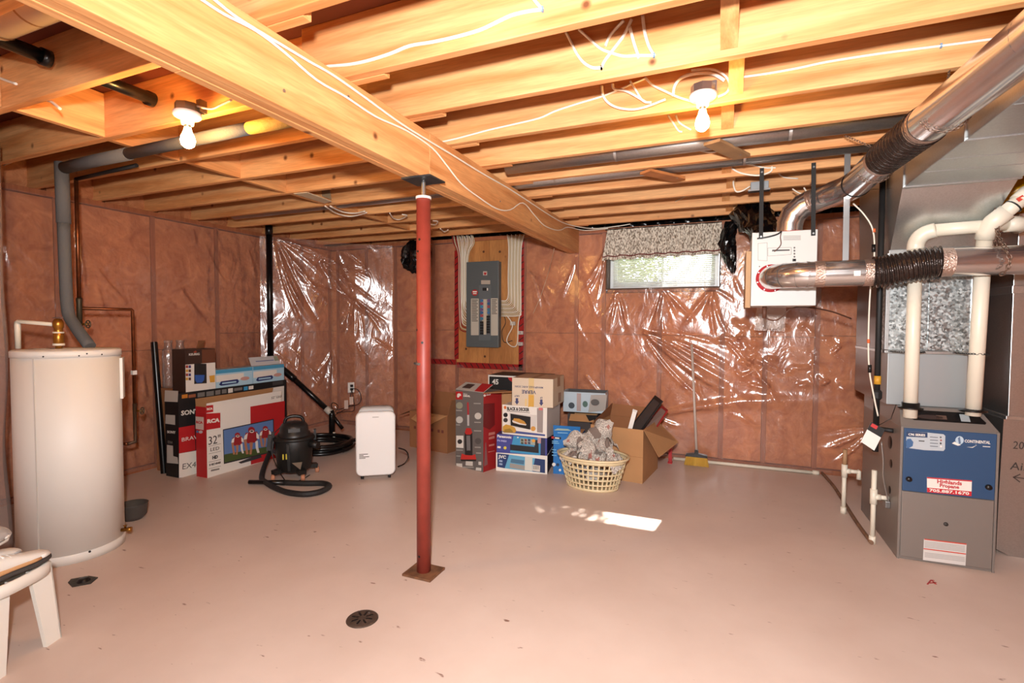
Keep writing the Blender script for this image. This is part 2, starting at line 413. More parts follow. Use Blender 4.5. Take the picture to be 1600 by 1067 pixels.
class Face:
    """a flat face of a thing: origin, right, up (local) for printing on it"""
    def __init__(s, root, o, u, v):
        s.root = root; s.o = Vector(o); s.u = Vector(u).normalized(); s.v = Vector(v).normalized(); s.w = s.u.cross(s.v)
    def p(s, a, b, h=0.0): return s.o + s.u * a + s.v * b + s.w * h
    def rect(s, name, a0, b0, a1, b1, m, h=0.0, t=0.0008):
        return s.shape(name, [(a0, b0), (a1, b0), (a1, b1), (a0, b1)], m, h, t)
    def shape(s, name, pts, m, h=0.0, t=0.0008):
        mb = MB(); mb.poly([s.p(a, b, h) for a, b in pts], s.w, t)
        return mb.build(name, m, s.root)
    def shapes(s, name, lst, mats, t=0.0008):
        """many flat prints in one part: lst of (points, material index, height)"""
        mb = MB()
        for pts, mi, h in lst: mb.poly([s.p(a, b, h) for a, b in pts], s.w, t, mi)
        return mb.build(name, mats, s.root)
    def ell(s, ca, cb, ra, rb, n=14, a0=0, a1=2 * math.pi):
        full = abs(a1 - a0 - 2 * math.pi) < 1e-6
        return [(ca + ra * math.cos(a0 + (a1 - a0) * k / (n if full else n - 1)), cb + rb * math.sin(a0 + (a1 - a0) * k / (n if full else n - 1))) for k in range(n)]
    def text(s, txt, size, a, b, m, **k):
        size *= k.pop('fit', 0.74)
        h = k.pop('h', 0.0)
        return put_text(s.root, txt, size, s.p(a, b, h), s.u, s.v, m, **k)

    def fit(s, sc, txt, x0, y0, x1, y1, hpx, m, **k):
        """lettering whose baseline runs between two measured points, cap height hpx (measured in the same close-up)"""
        (a0, b0), (a1, b1), (a2, b2) = s.q([(x0, y0), (x1, y1), (x0, y0 - hpx if not k.get('flip') else y0 + hpx)], sc)
        w = math.hypot(a1 - a0, b1 - b0); hh = abs(b2 - b0); h = k.pop('h', 0.0); flip = k.pop('flip', False); b = k.pop('bold', 0.0)
        return put_text(s.root, txt, 0.1, s.p(a0, b0, h), s.u, s.v, m, fitw=w, fith=hh, rot=math.pi if flip else math.atan2(b1 - b0, a1 - a0), bold=b, **k)
# =================================================================== STRUCTURE
JB = 2.285          # underside of joists
XL, YB, XR, YF = -4.70, 5.13, 2.45, -1.60
M_CONC = mat('concrete', (120, 108, 98), 0.9, var=0.1)

fl = MB().box((-5.0, YF - 0.3, -0.12), (XR + 0.3, 5.6, 0.0)).build('floor', M_FLOOR); tag(fl, kind='structure')

# ---------------------------------------------------------------- back wall with its window opening
WX0, WX1, WZ0, WZ1 = -1.10, -0.045, 1.675, 2.235
wb = MB()
wb.box((-5.0, 5.25, 0), (WX0, 5.45, JB)); wb.box((WX1, 5.25, 0), (XR + 0.3, 5.45, JB))
wb.box((WX0, 5.25, 0), (WX1, 5.45, WZ0)); wb.box((WX0, 5.25, WZ1), (WX1, 5.45, JB))
wall_back = wb.build('wall_back', M_CONC); tag(wall_back, kind='structure')
studs_b = [-4.62, -4.16, -3.72, -3.18, -2.86, -2.02, -1.43, -1.14, -0.58, -0.005, 0.36, 0.77, 1.18, 1.6, 2.0, 2.4]
def batt(par, u0, u1, z0, z1, axis, face, sgn):
    """fibreglass batt: pillow-fronted slab between two studs"""
    nu, nz = 5, 7; vs = []; fs = []
    for j in range(nz):
        for i in range(nu):
            a = i / (nu - 1); b = j / (nz - 1)
            bulge = 0.02 * min(1, 6 * a * (1 - a)) * min(1, 8 * b * (1 - b)) + random.uniform(0, 0.003)
            u = u0 + (u1 - u0) * a; z = z0 + (z1 - z0) * b; d = face - sgn * bulge
            vs.append((u, d, z) if axis == 'y' else (d, u, z))
    for j in range(nz - 1):
        for i in range(nu - 1):
            k = j * nu + i; fs.append((k, k + 1, k + nu + 1, k + nu))
    mb = MB().add(vs, fs, 0, True)
    d1 = face + sgn * 0.08
    c = [(u0, z0), (u1, z0), (u1, z1), (u0, z1)]
    q = [((u, face, z) if axis == 'y' else (face, u, z)) for u, z in c] + [((u, d1, z) if axis == 'y' else (d1, u, z)) for u, z in c]
    mb.add(q, [(0, 1, 5, 4), (1, 2, 6, 5), (2, 3, 7, 6), (3, 0, 4, 7), (4, 5, 6, 7)])
    return mb.build('batt', M_BATT, par)
batt(wall_back, -4.80, -4.642, 0.045, 1.2, 'y', YB + 0.012, 1); batt(wall_back, -4.80, -4.642, 1.204, 2.24, 'y', YB + 0.012, 1)
for i, x in enumerate(studs_b):
    z1 = 2.245
    if WX0 + 0.1 < x < WX1 - 0.1: z1 = WZ0 - 0.04
    MB().box((x - 0.019, YB, 0.04), (x + 0.019, YB + 0.11, z1)).build('stud', M_STUD, wall_back)
    if i < len(studs_b) - 1:
        a, b = x + 0.021, studs_b[i + 1] - 0.021
        if b > WX0 + 0.02 and a < WX1 - 0.02:
            batt(wall_back, a, b, 0.045, 1.205, 'y', YB + 0.012, 1); batt(wall_back, a, b, 1.209, WZ0 - 0.045, 'y', YB + 0.012, 1)
        else:
            zs = 1.215 + random.uniform(-0.02, 0.02)
            batt(wall_back, a, b, 0.045, zs - 0.002, 'y', YB + 0.012, 1); batt(wall_back, a, b, zs + 0.002, 2.24, 'y', YB + 0.012, 1)
MB().box((-5.0, 5.10, 2.245), (XR, 5.25, JB)).build('top_plate', M_STUD, wall_back)
MB().box((-5.0, 5.10, 0.0), (XR, 5.25, 0.04)).build('bottom_plate', M_STUD, wall_back)
MB().box((WX0, YB, WZ0 - 0.04), (WX1, YB + 0.11, WZ0 - 0.002)).build('sill_plate', M_STUD, wall_back)
# rim space above the plate: pink batts to the left, black sheet to the right
rim = MB().box((-5.0, 5.36, JB), (XR + 0.3, 5.45, 2.55)).build('rim_joist', M_STUD); tag(rim, kind='structure')
for a, b in ((-4.9, -4.2), (-4.18, -3.35)):
    batt(rim, a, b, JB + 0.005, 2.5, 'y', 5.27, 1)

def rim_sheet(name, x0, x1, y, z0, z1, m):
    nu, nv = int((x1 - x0) / 0.03), 8; vs = []; fs = []
    for j in range(nv + 1):
        for i in range(nu + 1):
            x = x0 + (x1 - x0) * i / nu; z = z0 + (z1 - z0) * j / nv
            d = 0.02 * math.sin(x * 23 + z * 31) + 0.015 * math.sin(x * 47 - z * 60) + random.uniform(-0.005, 0.005)
            vs.append((x, y + d, z))
    for j in range(nv):
        for i in range(nu):
            k = j * (nu + 1) + i; fs.append((k, k + 1, k + nu + 2, k + nu + 1))
    return MB().add(vs, fs, 0, True).build(name, m, rim)
rim_sheet('black_sheet', -3.3, 1.2, 5.30, JB + 0.002, 2.50, M_BPOLY)

# ---------------------------------------------------------------- left wall
wl = MB().box((-5.0, 1.30, 0), (-4.82, 5.25, JB)).box((-5.0, 1.30, JB), (-4.90, 5.45, 2.55))
wall_left = wl.build('wall_left', M_CONC); tag(wall_left, kind='structure')
studs_l = [1.40, 1.68, 2.20, 2.90, 3.51, 4.12, 4.62, 5.08]
for i, y in enumerate(studs_l):
    MB().box((XL - 0.11, y - 0.019, 0.04), (XL, y + 0.019, 2.245)).build('stud', M_STUD, wall_left)
    if i < len(studs_l) - 1:
        a, b = y + 0.021, studs_l[i + 1] - 0.021; zs = 1.06 if y < 3 else 1.2
        batt(wall_left, a, b, 0.045, zs - 0.002, 'x', XL - 0.012, -1); batt(wall_left, a, b, zs + 0.002, 2.24, 'x', XL - 0.012, -1)
MB().box((XL - 0.12, 1.30, 2.245), (XL + 0.03, 5.10, JB)).build('top_plate', M_STUD, wall_left)
MB().box((XL - 0.12, 1.30, 0.0), (XL + 0.02, 5.10, 0.04)).build('bottom_plate', M_STUD, wall_left)
for k in range(9):
    y0 = 1.32 + k * 0.405
    batt(wall_left, y0 + 0.02, y0 + 0.385, JB + 0.004, 2.5, 'x', XL - 0.02 - 0.03 * (k % 2), -1)

# the wall stub at the near left (insulated partition beside the tank), right and rear walls
M_POLYWALL = batt_material('faced_batt', (204, 138, 92), (226, 172, 124))
st = MB().box((-5.0, YF, 0), (-3.69, 1.39, JB)); wall_stub = st.build('wall_near', M_CONC); tag(wall_stub, kind='structure')
for k in range(5):
    y0 = 1.39 - 0.58 * (k + 1)
    batt(wall_stub, y0 + 0.02, y0 + 0.54, 0.045, 2.24, 'x', -3.65, -1)
    MB().box((-3.69, y0 - 0.019, 0.0), (-3.635, y0 + 0.019, JB)).build('stud', M_STUD, wall_stub)
MB().box((-3.69, 1.352, 0.0), (-3.635, 1.39, JB)).build('stud', M_STUD, wall_stub)
wr = MB().box((XR, YF, 0), (XR + 0.3, 5.45, 2.55)).build('wall_right', M_BATT); tag(wr, kind='structure')
wf = MB()
wf.box((-5.0, YF - 0.2, 0), (-1.5, YF, 2.55)); wf.box((0.8, YF - 0.2, 0), (XR + 0.3, YF, 2.55))
wf.box((-1.5, YF - 0.2, 0), (0.8, YF, 0.6)); wf.box((-1.5, YF - 0.2, 1.7), (0.8, YF, 2.55))
wall_front = wf.build('wall_front', mat('drywall', (206, 190, 172), 0.9, var=0.03)); tag(wall_front, kind='structure')
wd2 = MB().box((-1.5, YF - 0.14, 0.6), (0.8, YF - 0.1, 1.7)).build('added_rear_window', mat('added_window_pane', (235, 240, 245), 0.4)); tag(wd2, kind='structure')  # invented unseen window, added to go with the rear fill light
for a, b in (((-1.5, YF - 0.1, 0.6), (-1.43, YF, 1.7)), ((0.73, YF - 0.1, 0.6), (0.8, YF, 1.7)), ((-1.43, YF - 0.1, 0.6), (0.73, YF, 0.67)), ((-1.43, YF - 0.1, 1.63), (0.73, YF, 1.7))):
    MB().box(a, b).build('added_window_frame', M_WHITE, wd2)

# ---------------------------------------------------------------- ceiling: subfloor, joists, blocking, bridging
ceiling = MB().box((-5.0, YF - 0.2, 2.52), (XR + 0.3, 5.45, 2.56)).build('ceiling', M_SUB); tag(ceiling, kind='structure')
JF = [0.83 + 0.404 * k for k in range(-6, 11)]      # far faces of the right-hand joists
def board(name, a, b, m, par, chamfer=0.0):
    mb = MB().bbox(a, b, 0.003); return mb.build(name, m, par)
for yf in JF:
    board('joist', (-1.62, yf - 0.038, JB), (XR, yf, 2.52), M_JOIST, ceiling)
    board('joist', (-4.90, yf + 0.002, JB), (-1.20 - random.uniform(0, 0.06), yf + 0.040, 2.52), M_JOIST, ceiling)
for k in range(len(JF) - 1):
    y0, y1 = JF[k] + 0.040, JF[k + 1] + 0.002
    board('blocking', (-3.09 + (0.02 if k % 2 else 0), y0, JB + 0.004), (-3.052 + (0.02 if k % 2 else 0), y1, 2.515), M_BEAM, ceiling)
    a, b = JF[k], JF[k + 1] - 0.038
    if JF[k] > 1.2:
        xb = 0.0 + 0.03 * (k % 2)
        MB().bar((xb, a - 0.012, 2.50), (xb, b - 0.001, 2.318), 0.058, 0.019, up=(0, 0.5, 0.87)).build('bridging', M_BEAM, ceiling)
        MB().bar((xb + 0.07, a + 0.001, 2.305), (xb + 0.07, b + 0.005, 2.49), 0.058, 0.019, up=(0, -0.5, 0.87)).build('bridging', M_BEAM, ceiling)

# ---------------------------------------------------------------- main beam and post
beam = thing('support_beam', 'long three-ply timber beam carrying the ceiling joists', 'beam', (-1.454, 1.7, 2.05))
for i in range(3):
    x0 = -1.511 + i * 0.038; dz = (0.0, 0.002, 0.0)[i]
    cuts = [YF, 2.225, 5.11] if i == 2 else ([YF, 3.6, 5.11] if i == 1 else [YF, 1.0, 5.11])
    for a, b in zip(cuts[:-1], cuts[1:]):
        part(beam, 'ply', MB().bbox((x0, a, 2.05 + dz), (x0 + 0.0366, b - 0.001, JB), 0.003), M_BEAM)
for y in (1.30, 1.62, 2.6, 3.1, 3.9):
    part(beam, 'nail', MB().disc((-1.397, y, 2.10 + 0.05 * ((y * 7) % 3)), 0.006, (1, 0, 0), 8, t=0.002), M_STEEL)

M_RED = mat('red_oxide_paint', (138, 54, 42), 0.5, var=0.14, vscale=14)
post = thing('support_post', 'red-painted steel teleposts column standing under the beam'.replace('teleposts', 'screw-jack'), 'post', (-1.43, 2.215, 0))
pc = (-1.43, 2.215)
part(post, 'tube', MB().lathe([(0.0, 0.012), (0.0365, 0.012), (0.0365, 1.955), (0.028, 1.955), (0.0, 1.955)], (pc[0], pc[1], 0), 28), M_RED)
part(post, 'collar', MB().lathe([(0.030, 1.950), (0.040, 1.950), (0.040, 1.962), (0.0, 1.962)], (pc[0], pc[1], 0), 24), M_WHITE)
thr = [(0.0, 1.96)]
for k in range(14): thr += [(0.0125, 1.962 + k * 0.0055), (0.010, 1.9645 + k * 0.0055)]
part(post, 'jack_screw', MB().lathe(thr + [(0.010, 2.042)], (pc[0], pc[1], 0), 14), M_STEEL)
part(post, 'top_plate', MB().bbox((pc[0] - 0.085, pc[1] - 0.075, 2.042), (pc[0] + 0.085, pc[1] + 0.075, 2.050), 0.001), mat('dark_steel', (70, 72, 74), 0.5, 0.7))
part(post, 'base_plate', MB().bbox((pc[0] - 0.085, pc[1] - 0.075, 0.0), (pc[0] + 0.085, pc[1] + 0.075, 0.012), 0.001), mat('rusty_plate', (120, 82, 56), 0.7, 0.3, var=0.4, vscale=22))
for z, a in ((1.28, -2.2), (1.215, -1.2), (1.115, -2.35), (1.74, -1.6), (1.68, -1.9), (0.10, -1.7)):
    c = Vector((pc[0] + 0.0352 * math.cos(a), pc[1] + 0.0352 * math.sin(a), z)); part(post, 'pin_hole', MB().disc(c, 0.0065, (math.cos(a), math.sin(a), 0), 10, t=0.0018), M_BLACK)
part(post, 'pin', MB().tube([(pc[0] - 0.046, pc[1] - 0.012, 1.105), (pc[0] + 0.0, pc[1] - 0.042, 1.105)], 0.007, 8), M_STEEL)

# ---------------------------------------------------------------- poly sheets
class Crumple:
    def __init__(s, seed):
        g = np.random.RandomState(seed); s.w = [(g.uniform(1.2, 9), g.uniform(1.2, 9), g.uniform(0, 6.28), g.uniform(0.3, 1.0)) for _ in range(10)]
        s.folds = []
    def fold(s, u0, v0, u1, v1, w, a): s.folds.append((u0, v0, u1, v1, w, a))
    def star(s, u, v, n, a0, a1, l0, l1, amp=0.016, w=0.016):
        for k in range(n):
            t = math.radians(random.uniform(a0, a1)); l = random.uniform(l0, l1)
            s.fold(u, v, u + math.cos(t) * l, v + math.sin(t) * l, w * random.uniform(0.6, 1.3), amp * random.uniform(0.5, 1.3) * random.choice((1, 1, -0.7)))
    def field(s, s_arr, v_arr, base=0.008):
        S_, V_ = np.meshgrid(s_arr, v_arr); d = np.zeros_like(S_)
        for (a, b, p, am) in s.w: d += base * 0.35 * am * np.sin(a * S_ + b * V_ + p)
        for (u0, v0, u1, v1, w, a) in s.folds:
            L2 = (u1 - u0) ** 2 + (v1 - v0) ** 2 + 1e-9; L = math.sqrt(L2)
            t = ((S_ - u0) * (u1 - u0) + (V_ - v0) * (v1 - v0)) / L2
            dist = ((S_ - u0) * -(v1 - v0) + (V_ - v0) * (u1 - u0)) / L
            curve = 0.06 * L * np.sin(np.clip(t, 0, 1) * math.pi) * math.sin(u0 * 13 + v1 * 7)
            dist = dist - curve
            ww = w * (0.55 + 0.9 * np.clip(t, 0, 1))
            env = np.clip(t * 8, 0, 1) * np.clip((1 - t) * 2.5, 0, 1)
            d += a * env * np.exp(-(dist / ww) ** 2)
        return d
def poly_sheet(name, par, path, z0, z1, crumple, step=0.013, skip=None, m=None, base=0.008, lean=None, stuff=False):
    """path: plan polyline [(x,y)...]; the sheet bellies out along the path normal (to the right of travel)"""
    P = [Vector((x, y)) for x, y in path]; seg = [(P[i + 1] - P[i]).length for i in range(len(P) - 1)]; T = sum(seg)
    ns = int(T / step); nz = int((z1 - z0) / step)
    sa = np.linspace(0, T, ns + 1); va = np.linspace(z0, z1, nz + 1)
    D = crumple.field(sa, va, base)
    xy = []; nm = []
    acc = [0]
    for l in seg: acc.append(acc[-1] + l)
    for s_ in sa:
        i = min(max(k for k in range(len(P)) if acc[k] <= s_ + 1e-9), len(P) - 2)
        t = (s_ - acc[i]) / seg[i]; p = P[i].lerp(P[i + 1], t); d = (P[i + 1] - P[i]).normalized(); xy.append(p); nm.append(Vector((d.y, -d.x)))
    nm2 = []
    for i in range(len(nm)):
        a = nm[max(0, i - 6)]; b = nm[min(len(nm) - 1, i + 6)]; nm2.append((a + b).normalized())
    X = np.array([[p.x, p.y] for p in xy]); N = np.array([[p.x, p.y] for p in nm2])
    vs = np.zeros((nz + 1, ns + 1, 3)); vs[..., 0] = X[None, :, 0] + N[None, :, 0] * D; vs[..., 1] = X[None, :, 1] + N[None, :, 1] * D; vs[..., 2] = va[:, None]
    idx = np.arange((nz + 1) * (ns + 1)).reshape(nz + 1, ns + 1)
    q = np.stack([idx[:-1, :-1], idx[:-1, 1:], idx[1:, 1:], idx[1:, :-1]], -1).reshape(-1, 4)
    if skip is not None:
        cs = (sa[:-1] + sa[1:]) / 2; cv = (va[:-1] + va[1:]) / 2
        cx = np.interp(cs, sa, X[:, 0]); keep = np.ones((nz, ns), bool)
        for (a, b, c, d) in skip:
            keep &= ~((cx[None, :] > a) & (cx[None, :] < b) & (cv[:, None] > c) & (cv[:, None] < d))
        q = q[keep.reshape(-1)]
    me = bpy.data.meshes.new(name); me.from_pydata(vs.reshape(-1, 3).tolist(), [], q.tolist())
    me.materials.append(m or M_POLY); me.polygons.foreach_set('use_smooth', [True] * len(me.polygons)); me.update()
    ob = bpy.data.objects.new(name, me); COL.objects.link(ob); ob.parent = par
    return ob

# back wall sheet; u = distance along the path from the left wall
bpath = [(-4.655, 3.98), (-4.30, 4.42), (-4.06, 4.80), (-3.72, 5.085), (-3.45, 5.095), (1.9, 5.095)]
bl = [0]
for i in range(len(bpath) - 1): bl.append(bl[-1] + math.dist(bpath[i], bpath[i + 1]))
def bu(x): return bl[4] + (x - bpath[4][0])       # path length at a back wall x
C1 = Crumple(3)
random.seed(21)
# left part: folds fanning from the tacked corner and from the outlet side
C1.star(0.15, 2.25, 12, -75, -25, 0.5, 1.3, 0.020, 0.016)
C1.star(0.62, 2.02, 10, -70, -15, 0.35, 0.9, 0.018, 0.012)
C1.star(1.0, 1.62, 13, -125, -35, 0.25, 0.6, 0.020, 0.012)
C1.star(1.0, 1.62, 6, 100, 175, 0.3, 0.8, 0.016, 0.014)
C1.star(0.75, 1.0, 8, -160, -60, 0.3, 0.6, 0.022, 0.016)
C1.star(1.15, 1.95, 7, 120, 200, 0.2, 0.5, 0.016, 0.012)
for k in range(20):
    u = random.uniform(0.1, 1.3); v = random.uniform(0.1, 1.2); C1.fold(u, v, u + random.uniform(-0.1, 0.35), v - random.uniform(0.15, 0.4), random.uniform(0.008, 0.02), random.uniform(0.008, 0.02))
# right part: long diagonal folds running down to the right, crumpled patch below the ventilator
C1.star(bu(-0.75), 1.25, 13, -60, -12, 0.5, 1.2, 0.024, 0.018)
C1.star(bu(-0.02), 1.22, 10, -70, -5, 0.4, 1.1, 0.020, 0.016)
C1.star(bu(-0.55), 1.66, 9, -110, -40, 0.25, 0.5, 0.020, 0.014)
C1.star(bu(-1.0), 1.66, 8, -120, -60, 0.25, 0.5, 0.018, 0.014)
C1.star(bu(-0.1), 1.66, 9, -140, -60, 0.2, 0.5, 0.018, 0.014)
C1.star(bu(-1.43), 2.0, 6, -130, -60, 0.2, 0.6, 0.014, 0.014)
C1.star(bu(-1.12), 2.1, 7, -120, -75, 0.3, 0.7, 0.018, 0.012)
C1.star(bu(-1.95), 1.9, 6, -80, -20, 0.3, 0.6, 0.010, 0.02)
C1.star(bu(1.2), 0.45, 8, 150, 260, 0.2, 0.5, 0.02, 0.014)
for k in range(42):
    u = bu(random.uniform(0.05, 0.95)); v = random.uniform(0.75, 1.3); a = random.uniform(0, 6.3); l = random.uniform(0.06, 0.2)
    C1.fold(u, v, u + l * math.cos(a), v + l * math.sin(a), random.uniform(0.012, 0.022), random.uniform(0.012, 0.024))
for k in range(26):
    u = bu(random.uniform(-1.9, 1.2)); v = random.uniform(0.15, 2.1); a = random.uniform(-1.4, -0.2); l = random.uniform(0.15, 0.5)
    C1.fold(u, v, u + l * math.cos(a), v + l * math.sin(a), random.uniform(0.010, 0.024), random.uniform(0.006, 0.016))
C1.fold(bu(-0.6), 0.42, bu(1.1), 0.62, 0.05, 0.03)
PNL = (-2.86, -2.02, 0.83, 2.29)
sheet_b = poly_sheet('vapour_barrier', wall_back, bpath, 0.02, 2.25, C1, 0.0125, skip=[(WX0 - 0.01, WX1 + 0.01, WZ0 - 0.005, 2.3), PNL])
sheet_b['label'] = 'wrinkled clear plastic sheet stapled over the insulation'
C2 = Crumple(11); random.seed(5)
for k in range(34):
    u = random.uniform(0.1, 2.6); v = random.uniform(0.2, 2.2); a = random.uniform(-1.6, -0.7); l = random.uniform(0.15, 0.6)
    C2.fold(u, v, u + l * math.cos(a), v + l * math.sin(a), random.uniform(0.008, 0.022), random.uniform(0.004, 0.012))
C2.fold(0.88, 2.15, 0.93, 1.5, 0.012, 0.035); C2.fold(0.3, 2.2, 0.34, 1.2, 0.02, 0.02)
poly_sheet('vapour_barrier', wall_left, [(-4.665, 1.42), (-4.665, 4.02)], 0.02, 2.25, C2, 0.0125, base=0.006)
C3 = Crumple(17); random.seed(9)
for k in range(14):
    u = random.uniform(0.1, 2.8); v = random.uniform(0.2, 2.2); C3.fold(u, v, u + random.uniform(-0.1, 0.1), v - random.uniform(0.3, 0.7), random.uniform(0.012, 0.03), random.uniform(0.008, 0.02))
poly_sheet('vapour_barrier', wall_stub, [(-3.600, YF), (-3.598, 1.38), (-3.600, 1.45), (-3.68, 1.462)], 0.02, 2.28, C3, 0.03, base=0.012, m=poly_material('clear_poly_near', haze=0.2))

# ---------------------------------------------------------------- window, blind, valance, outside
win = MB()
def frame_boxes(mb, x0, x1, z0, z1, y0, y1, w):
    mb.box((x0, y0, z0), (x0 + w, y1, z1)); mb.box((x1 - w, y0, z0), (x1, y1, z1))
    mb.box((x0 + w, y0, z0), (x1 - w, y1, z0 + w)); mb.box((x0 + w, y0, z1 - w), (x1 - w, y1, z1)); return mb
M_VINYL = mat('window_vinyl', (226, 230, 232), 0.4)
w1 = frame_boxes(MB(), WX0 + 0.005, WX1 - 0.005, WZ0, WZ1 - 0.003, 5.235, 5.30, 0.045).build('window_1', M_VINYL); tag(w1, kind='structure')
frame_boxes(MB(), WX0 + 0.05, -0.56, WZ0 + 0.045, WZ1 - 0.05, 5.255, 5.275, 0.022).build('sash', M_VINYL, w1)
frame_boxes(MB(), -0.585, WX1 - 0.05, WZ0 + 0.045, WZ1 - 0.05, 5.275, 5.295, 0.022).build('sash', M_VINYL, w1)
gm = bpy.data.materials.new('window_glass'); gm.use_nodes = True; nt = gm.node_tree; nt.nodes.clear()
o_ = nt.nodes.new('ShaderNodeOutputMaterial'); t_ = nt.nodes.new('ShaderNodeBsdfTransparent'); g_ = nt.nodes.new('ShaderNodeBsdfGlossy'); g_.inputs['Roughness'].default_value = 0.02
x_ = nt.nodes.new('ShaderNodeMixShader'); x_.inputs[0].default_value = 0.05
nt.links.new(t_.outputs[0], x_.inputs[1]); nt.links.new(g_.outputs[0], x_.inputs[2]); nt.links.new(x_.outputs[0], o_.inputs[0])
MB().box((WX0 + 0.07, 5.264, WZ0 + 0.065), (-0.58, 5.267, WZ1 - 0.07)).build('pane', gm, w1)
MB().box((-0.565, 5.284, WZ0 + 0.065), (WX1 - 0.07, 5.287, WZ1 - 0.07)).build('pane', gm, w1)
# jamb: dark raw edges of the opening
jb = frame_boxes(MB(), WX0 - 0.012, WX1 + 0.012, WZ0 - 0.012, WZ1 + 0.01, 5.09, 5.25, 0.012).build('jamb', mat('jamb', (86, 62, 46), 0.8), w1)

blind = thing('window_blind', 'white slatted mini blind hanging in the basement window', 'blind', (-0.57, 5.20, WZ0))
M_SLAT = bpy.data.materials.new('blind_slat'); M_SLAT.use_nodes = True; nt = M_SLAT.node_tree; nt.nodes.clear()
o_ = nt.nodes.new('ShaderNodeOutputMaterial'); d_ = nt.nodes.new('ShaderNodeBsdfDiffuse'); d_.inputs[0].default_value = (0.85, 0.85, 0.83, 1); t_ = nt.nodes.new('ShaderNodeBsdfTranslucent'); t_.inputs[0].default_value = (0.85, 0.85, 0.82, 1)
x_ = nt.nodes.new('ShaderNodeMixShader'); x_.inputs[0].default_value = 0.45; nt.links.new(d_.outputs[0], x_.inputs[1]); nt.links.new(t_.outputs[0], x_.inputs[2]); nt.links.new(x_.outputs[0], o_.inputs[0])
slat_me = None
nsl = 27; zs0, zs1 = WZ0 + 0.03, WZ1 - 0.06
for k in range(nsl):
    z = zs0 + (zs1 - zs0) * k / (nsl - 1)
    if slat_me is None:
        mb = MB(); L = WX1 - WX0 - 0.08; hw = 0.0105
        c45, s45 = math.cos(R(45.5)), math.sin(R(45.5))
        prof = [(-hw, 0.0), (-hw * 0.4, 0.0012), (hw * 0.4, 0.0012), (hw, 0.0)]
        vs = []
        for x in (-L / 2, L / 2):
            for (a, b) in prof: vs.append((x, a * c45 - b * s45, a * s45 + b * c45))
            for (a, b) in reversed(prof): vs.append((x, a * c45 - (b - 0.0006) * s45, a * s45 + (b - 0.0006) * c45))
        mb.add(vs, [(i, (i + 1) % 8, 8 + (i + 1) % 8, 8 + i) for i in range(8)])
        so_ = mb.build('slat', M_SLAT, blind); slat_me = so_.data
    else:
        so_ = bpy.data.objects.new('slat', slat_me); COL.objects.link(so_); so_.parent = blind
    so_.location = (0, 0, z - WZ0)
part(blind, 'head_rail', MB().box((WX0 + 0.035, 5.185, WZ1 - 0.04), (WX1 - 0.035, 5.215, WZ1 - 0.008)), M_VINYL)
part(blind, 'bottom_rail', MB().bbox((WX0 + 0.04, 5.188, WZ0 + 0.006), (WX1 - 0.04, 5.212, WZ0 + 0.018), 0.003), M_VINYL)
for x in (WX0 + 0.16, -0.57, WX1 - 0.16):
    part(blind, 'ladder_cord', MB().tube([(x, 5.186, WZ0 + 0.012), (x, 5.186, WZ1 - 0.03)], 0.0009, 5), M_WHITE)
part(blind, 'pull_cord', MB().tube([S(1101, 440, y=5.06), S(1102, 455, y=5.06), S(1102, 470, y=5.06)], 0.002, 6).lathe([(0.0, 0.0), (0.005, 0.0), (0.006, 0.02), (0.0, 0.03)], tuple(S(1102, 474, y=5.06)), 8), mat('cord_grey', (190, 170, 160), 0.5))

val = thing('window_valance', 'speckled grey fabric valance with dark red trim over the window', 'curtain', (-0.57, 5.05, 1.97))
def valance_strip(z_top, z_bot, out=0.0):
    nu, nv = 220, 10; vs = []; fs = []; ZT, ZB = 2.275, 1.955
    for j in range(nv + 1):
        z_ = z_top + (z_bot - z_top) * j / nv; t = (ZT - z_) / (ZT - ZB)
        for i in range(nu + 1):
            a = i / nu
            x = (-1.115 + 0.02 * (1 - t) - 0.025 * t) + a * (1.065 + 0.05 * t)
            amp = 0.004 + 0.016 * t
            pl = math.sin(a * 6.28 * 7.5 + 0.9 * math.sin(a * 11)) + 0.55 * math.sin(a * 6.28 * 19 + 1.3) + 0.3 * math.sin(a * 6.28 * 41)
            sag = -0.006 * math.cos(a * 6.28 * 7.5 + 0.9 * math.sin(a * 11)) * t
            vs.append((x, 5.085 - 0.035 * t - amp * (1 + pl * 0.6) - out, z_ + sag + 0.014 * a * t))
    for j in range(nv):
        for i in range(nu):
            k = j * (nu + 1) + i; fs.append((k, k + 1, k + nu + 2, k + nu + 1))
    return MB().add(vs, fs, 0, True)
def fabric():
    m, nt, b = nodes_of('speckled_fabric'); L = nt.links
    tc = nt.nodes.new('ShaderNodeTexCoord'); n = nt.nodes.new('ShaderNodeTexNoise'); n.inputs['Scale'].default_value = 95; n.inputs['Detail'].default_value = 3
    fm = nt.nodes.new('ShaderNodeMapping'); fm.inputs['Scale'].default_value = (1, 1, 0.4); L.new(tc.outputs['Object'], fm.inputs['Vector']); L.new(fm.outputs[0], n.inputs['Vector'])
    r = nt.nodes.new('ShaderNodeValToRGB'); r.color_ramp.elements[0].position = 0.38; r.color_ramp.elements[1].position = 0.58
    r.color_ramp.elements[0].color = lin((116, 102, 86)); r.color_ramp.elements[1].color = lin((232, 224, 208))
    L.new(n.outputs['Fac'], r.inputs['Fac']); L.new(r.outputs['Color'], b.inputs['Base Color']); b.inputs['Roughness'].default_value = 0.9
    return m
M_FAB = fabric()
part(val, 'cloth', valance_strip(2.275, 1.996), M_FAB)
part(val, 'trim_band', valance_strip(1.998, 1.986, 0.002), mat('trim_red', (104, 36, 34), 0.8))
part(val, 'frill', valance_strip(1.988, 1.955), M_FAB)
part(val, 'rod', MB().tube([(-1.12, 5.082, 2.268), (-0.03, 5.082, 2.268)], 0.007, 8), mat('rod_dark', (60, 46, 38), 0.6))

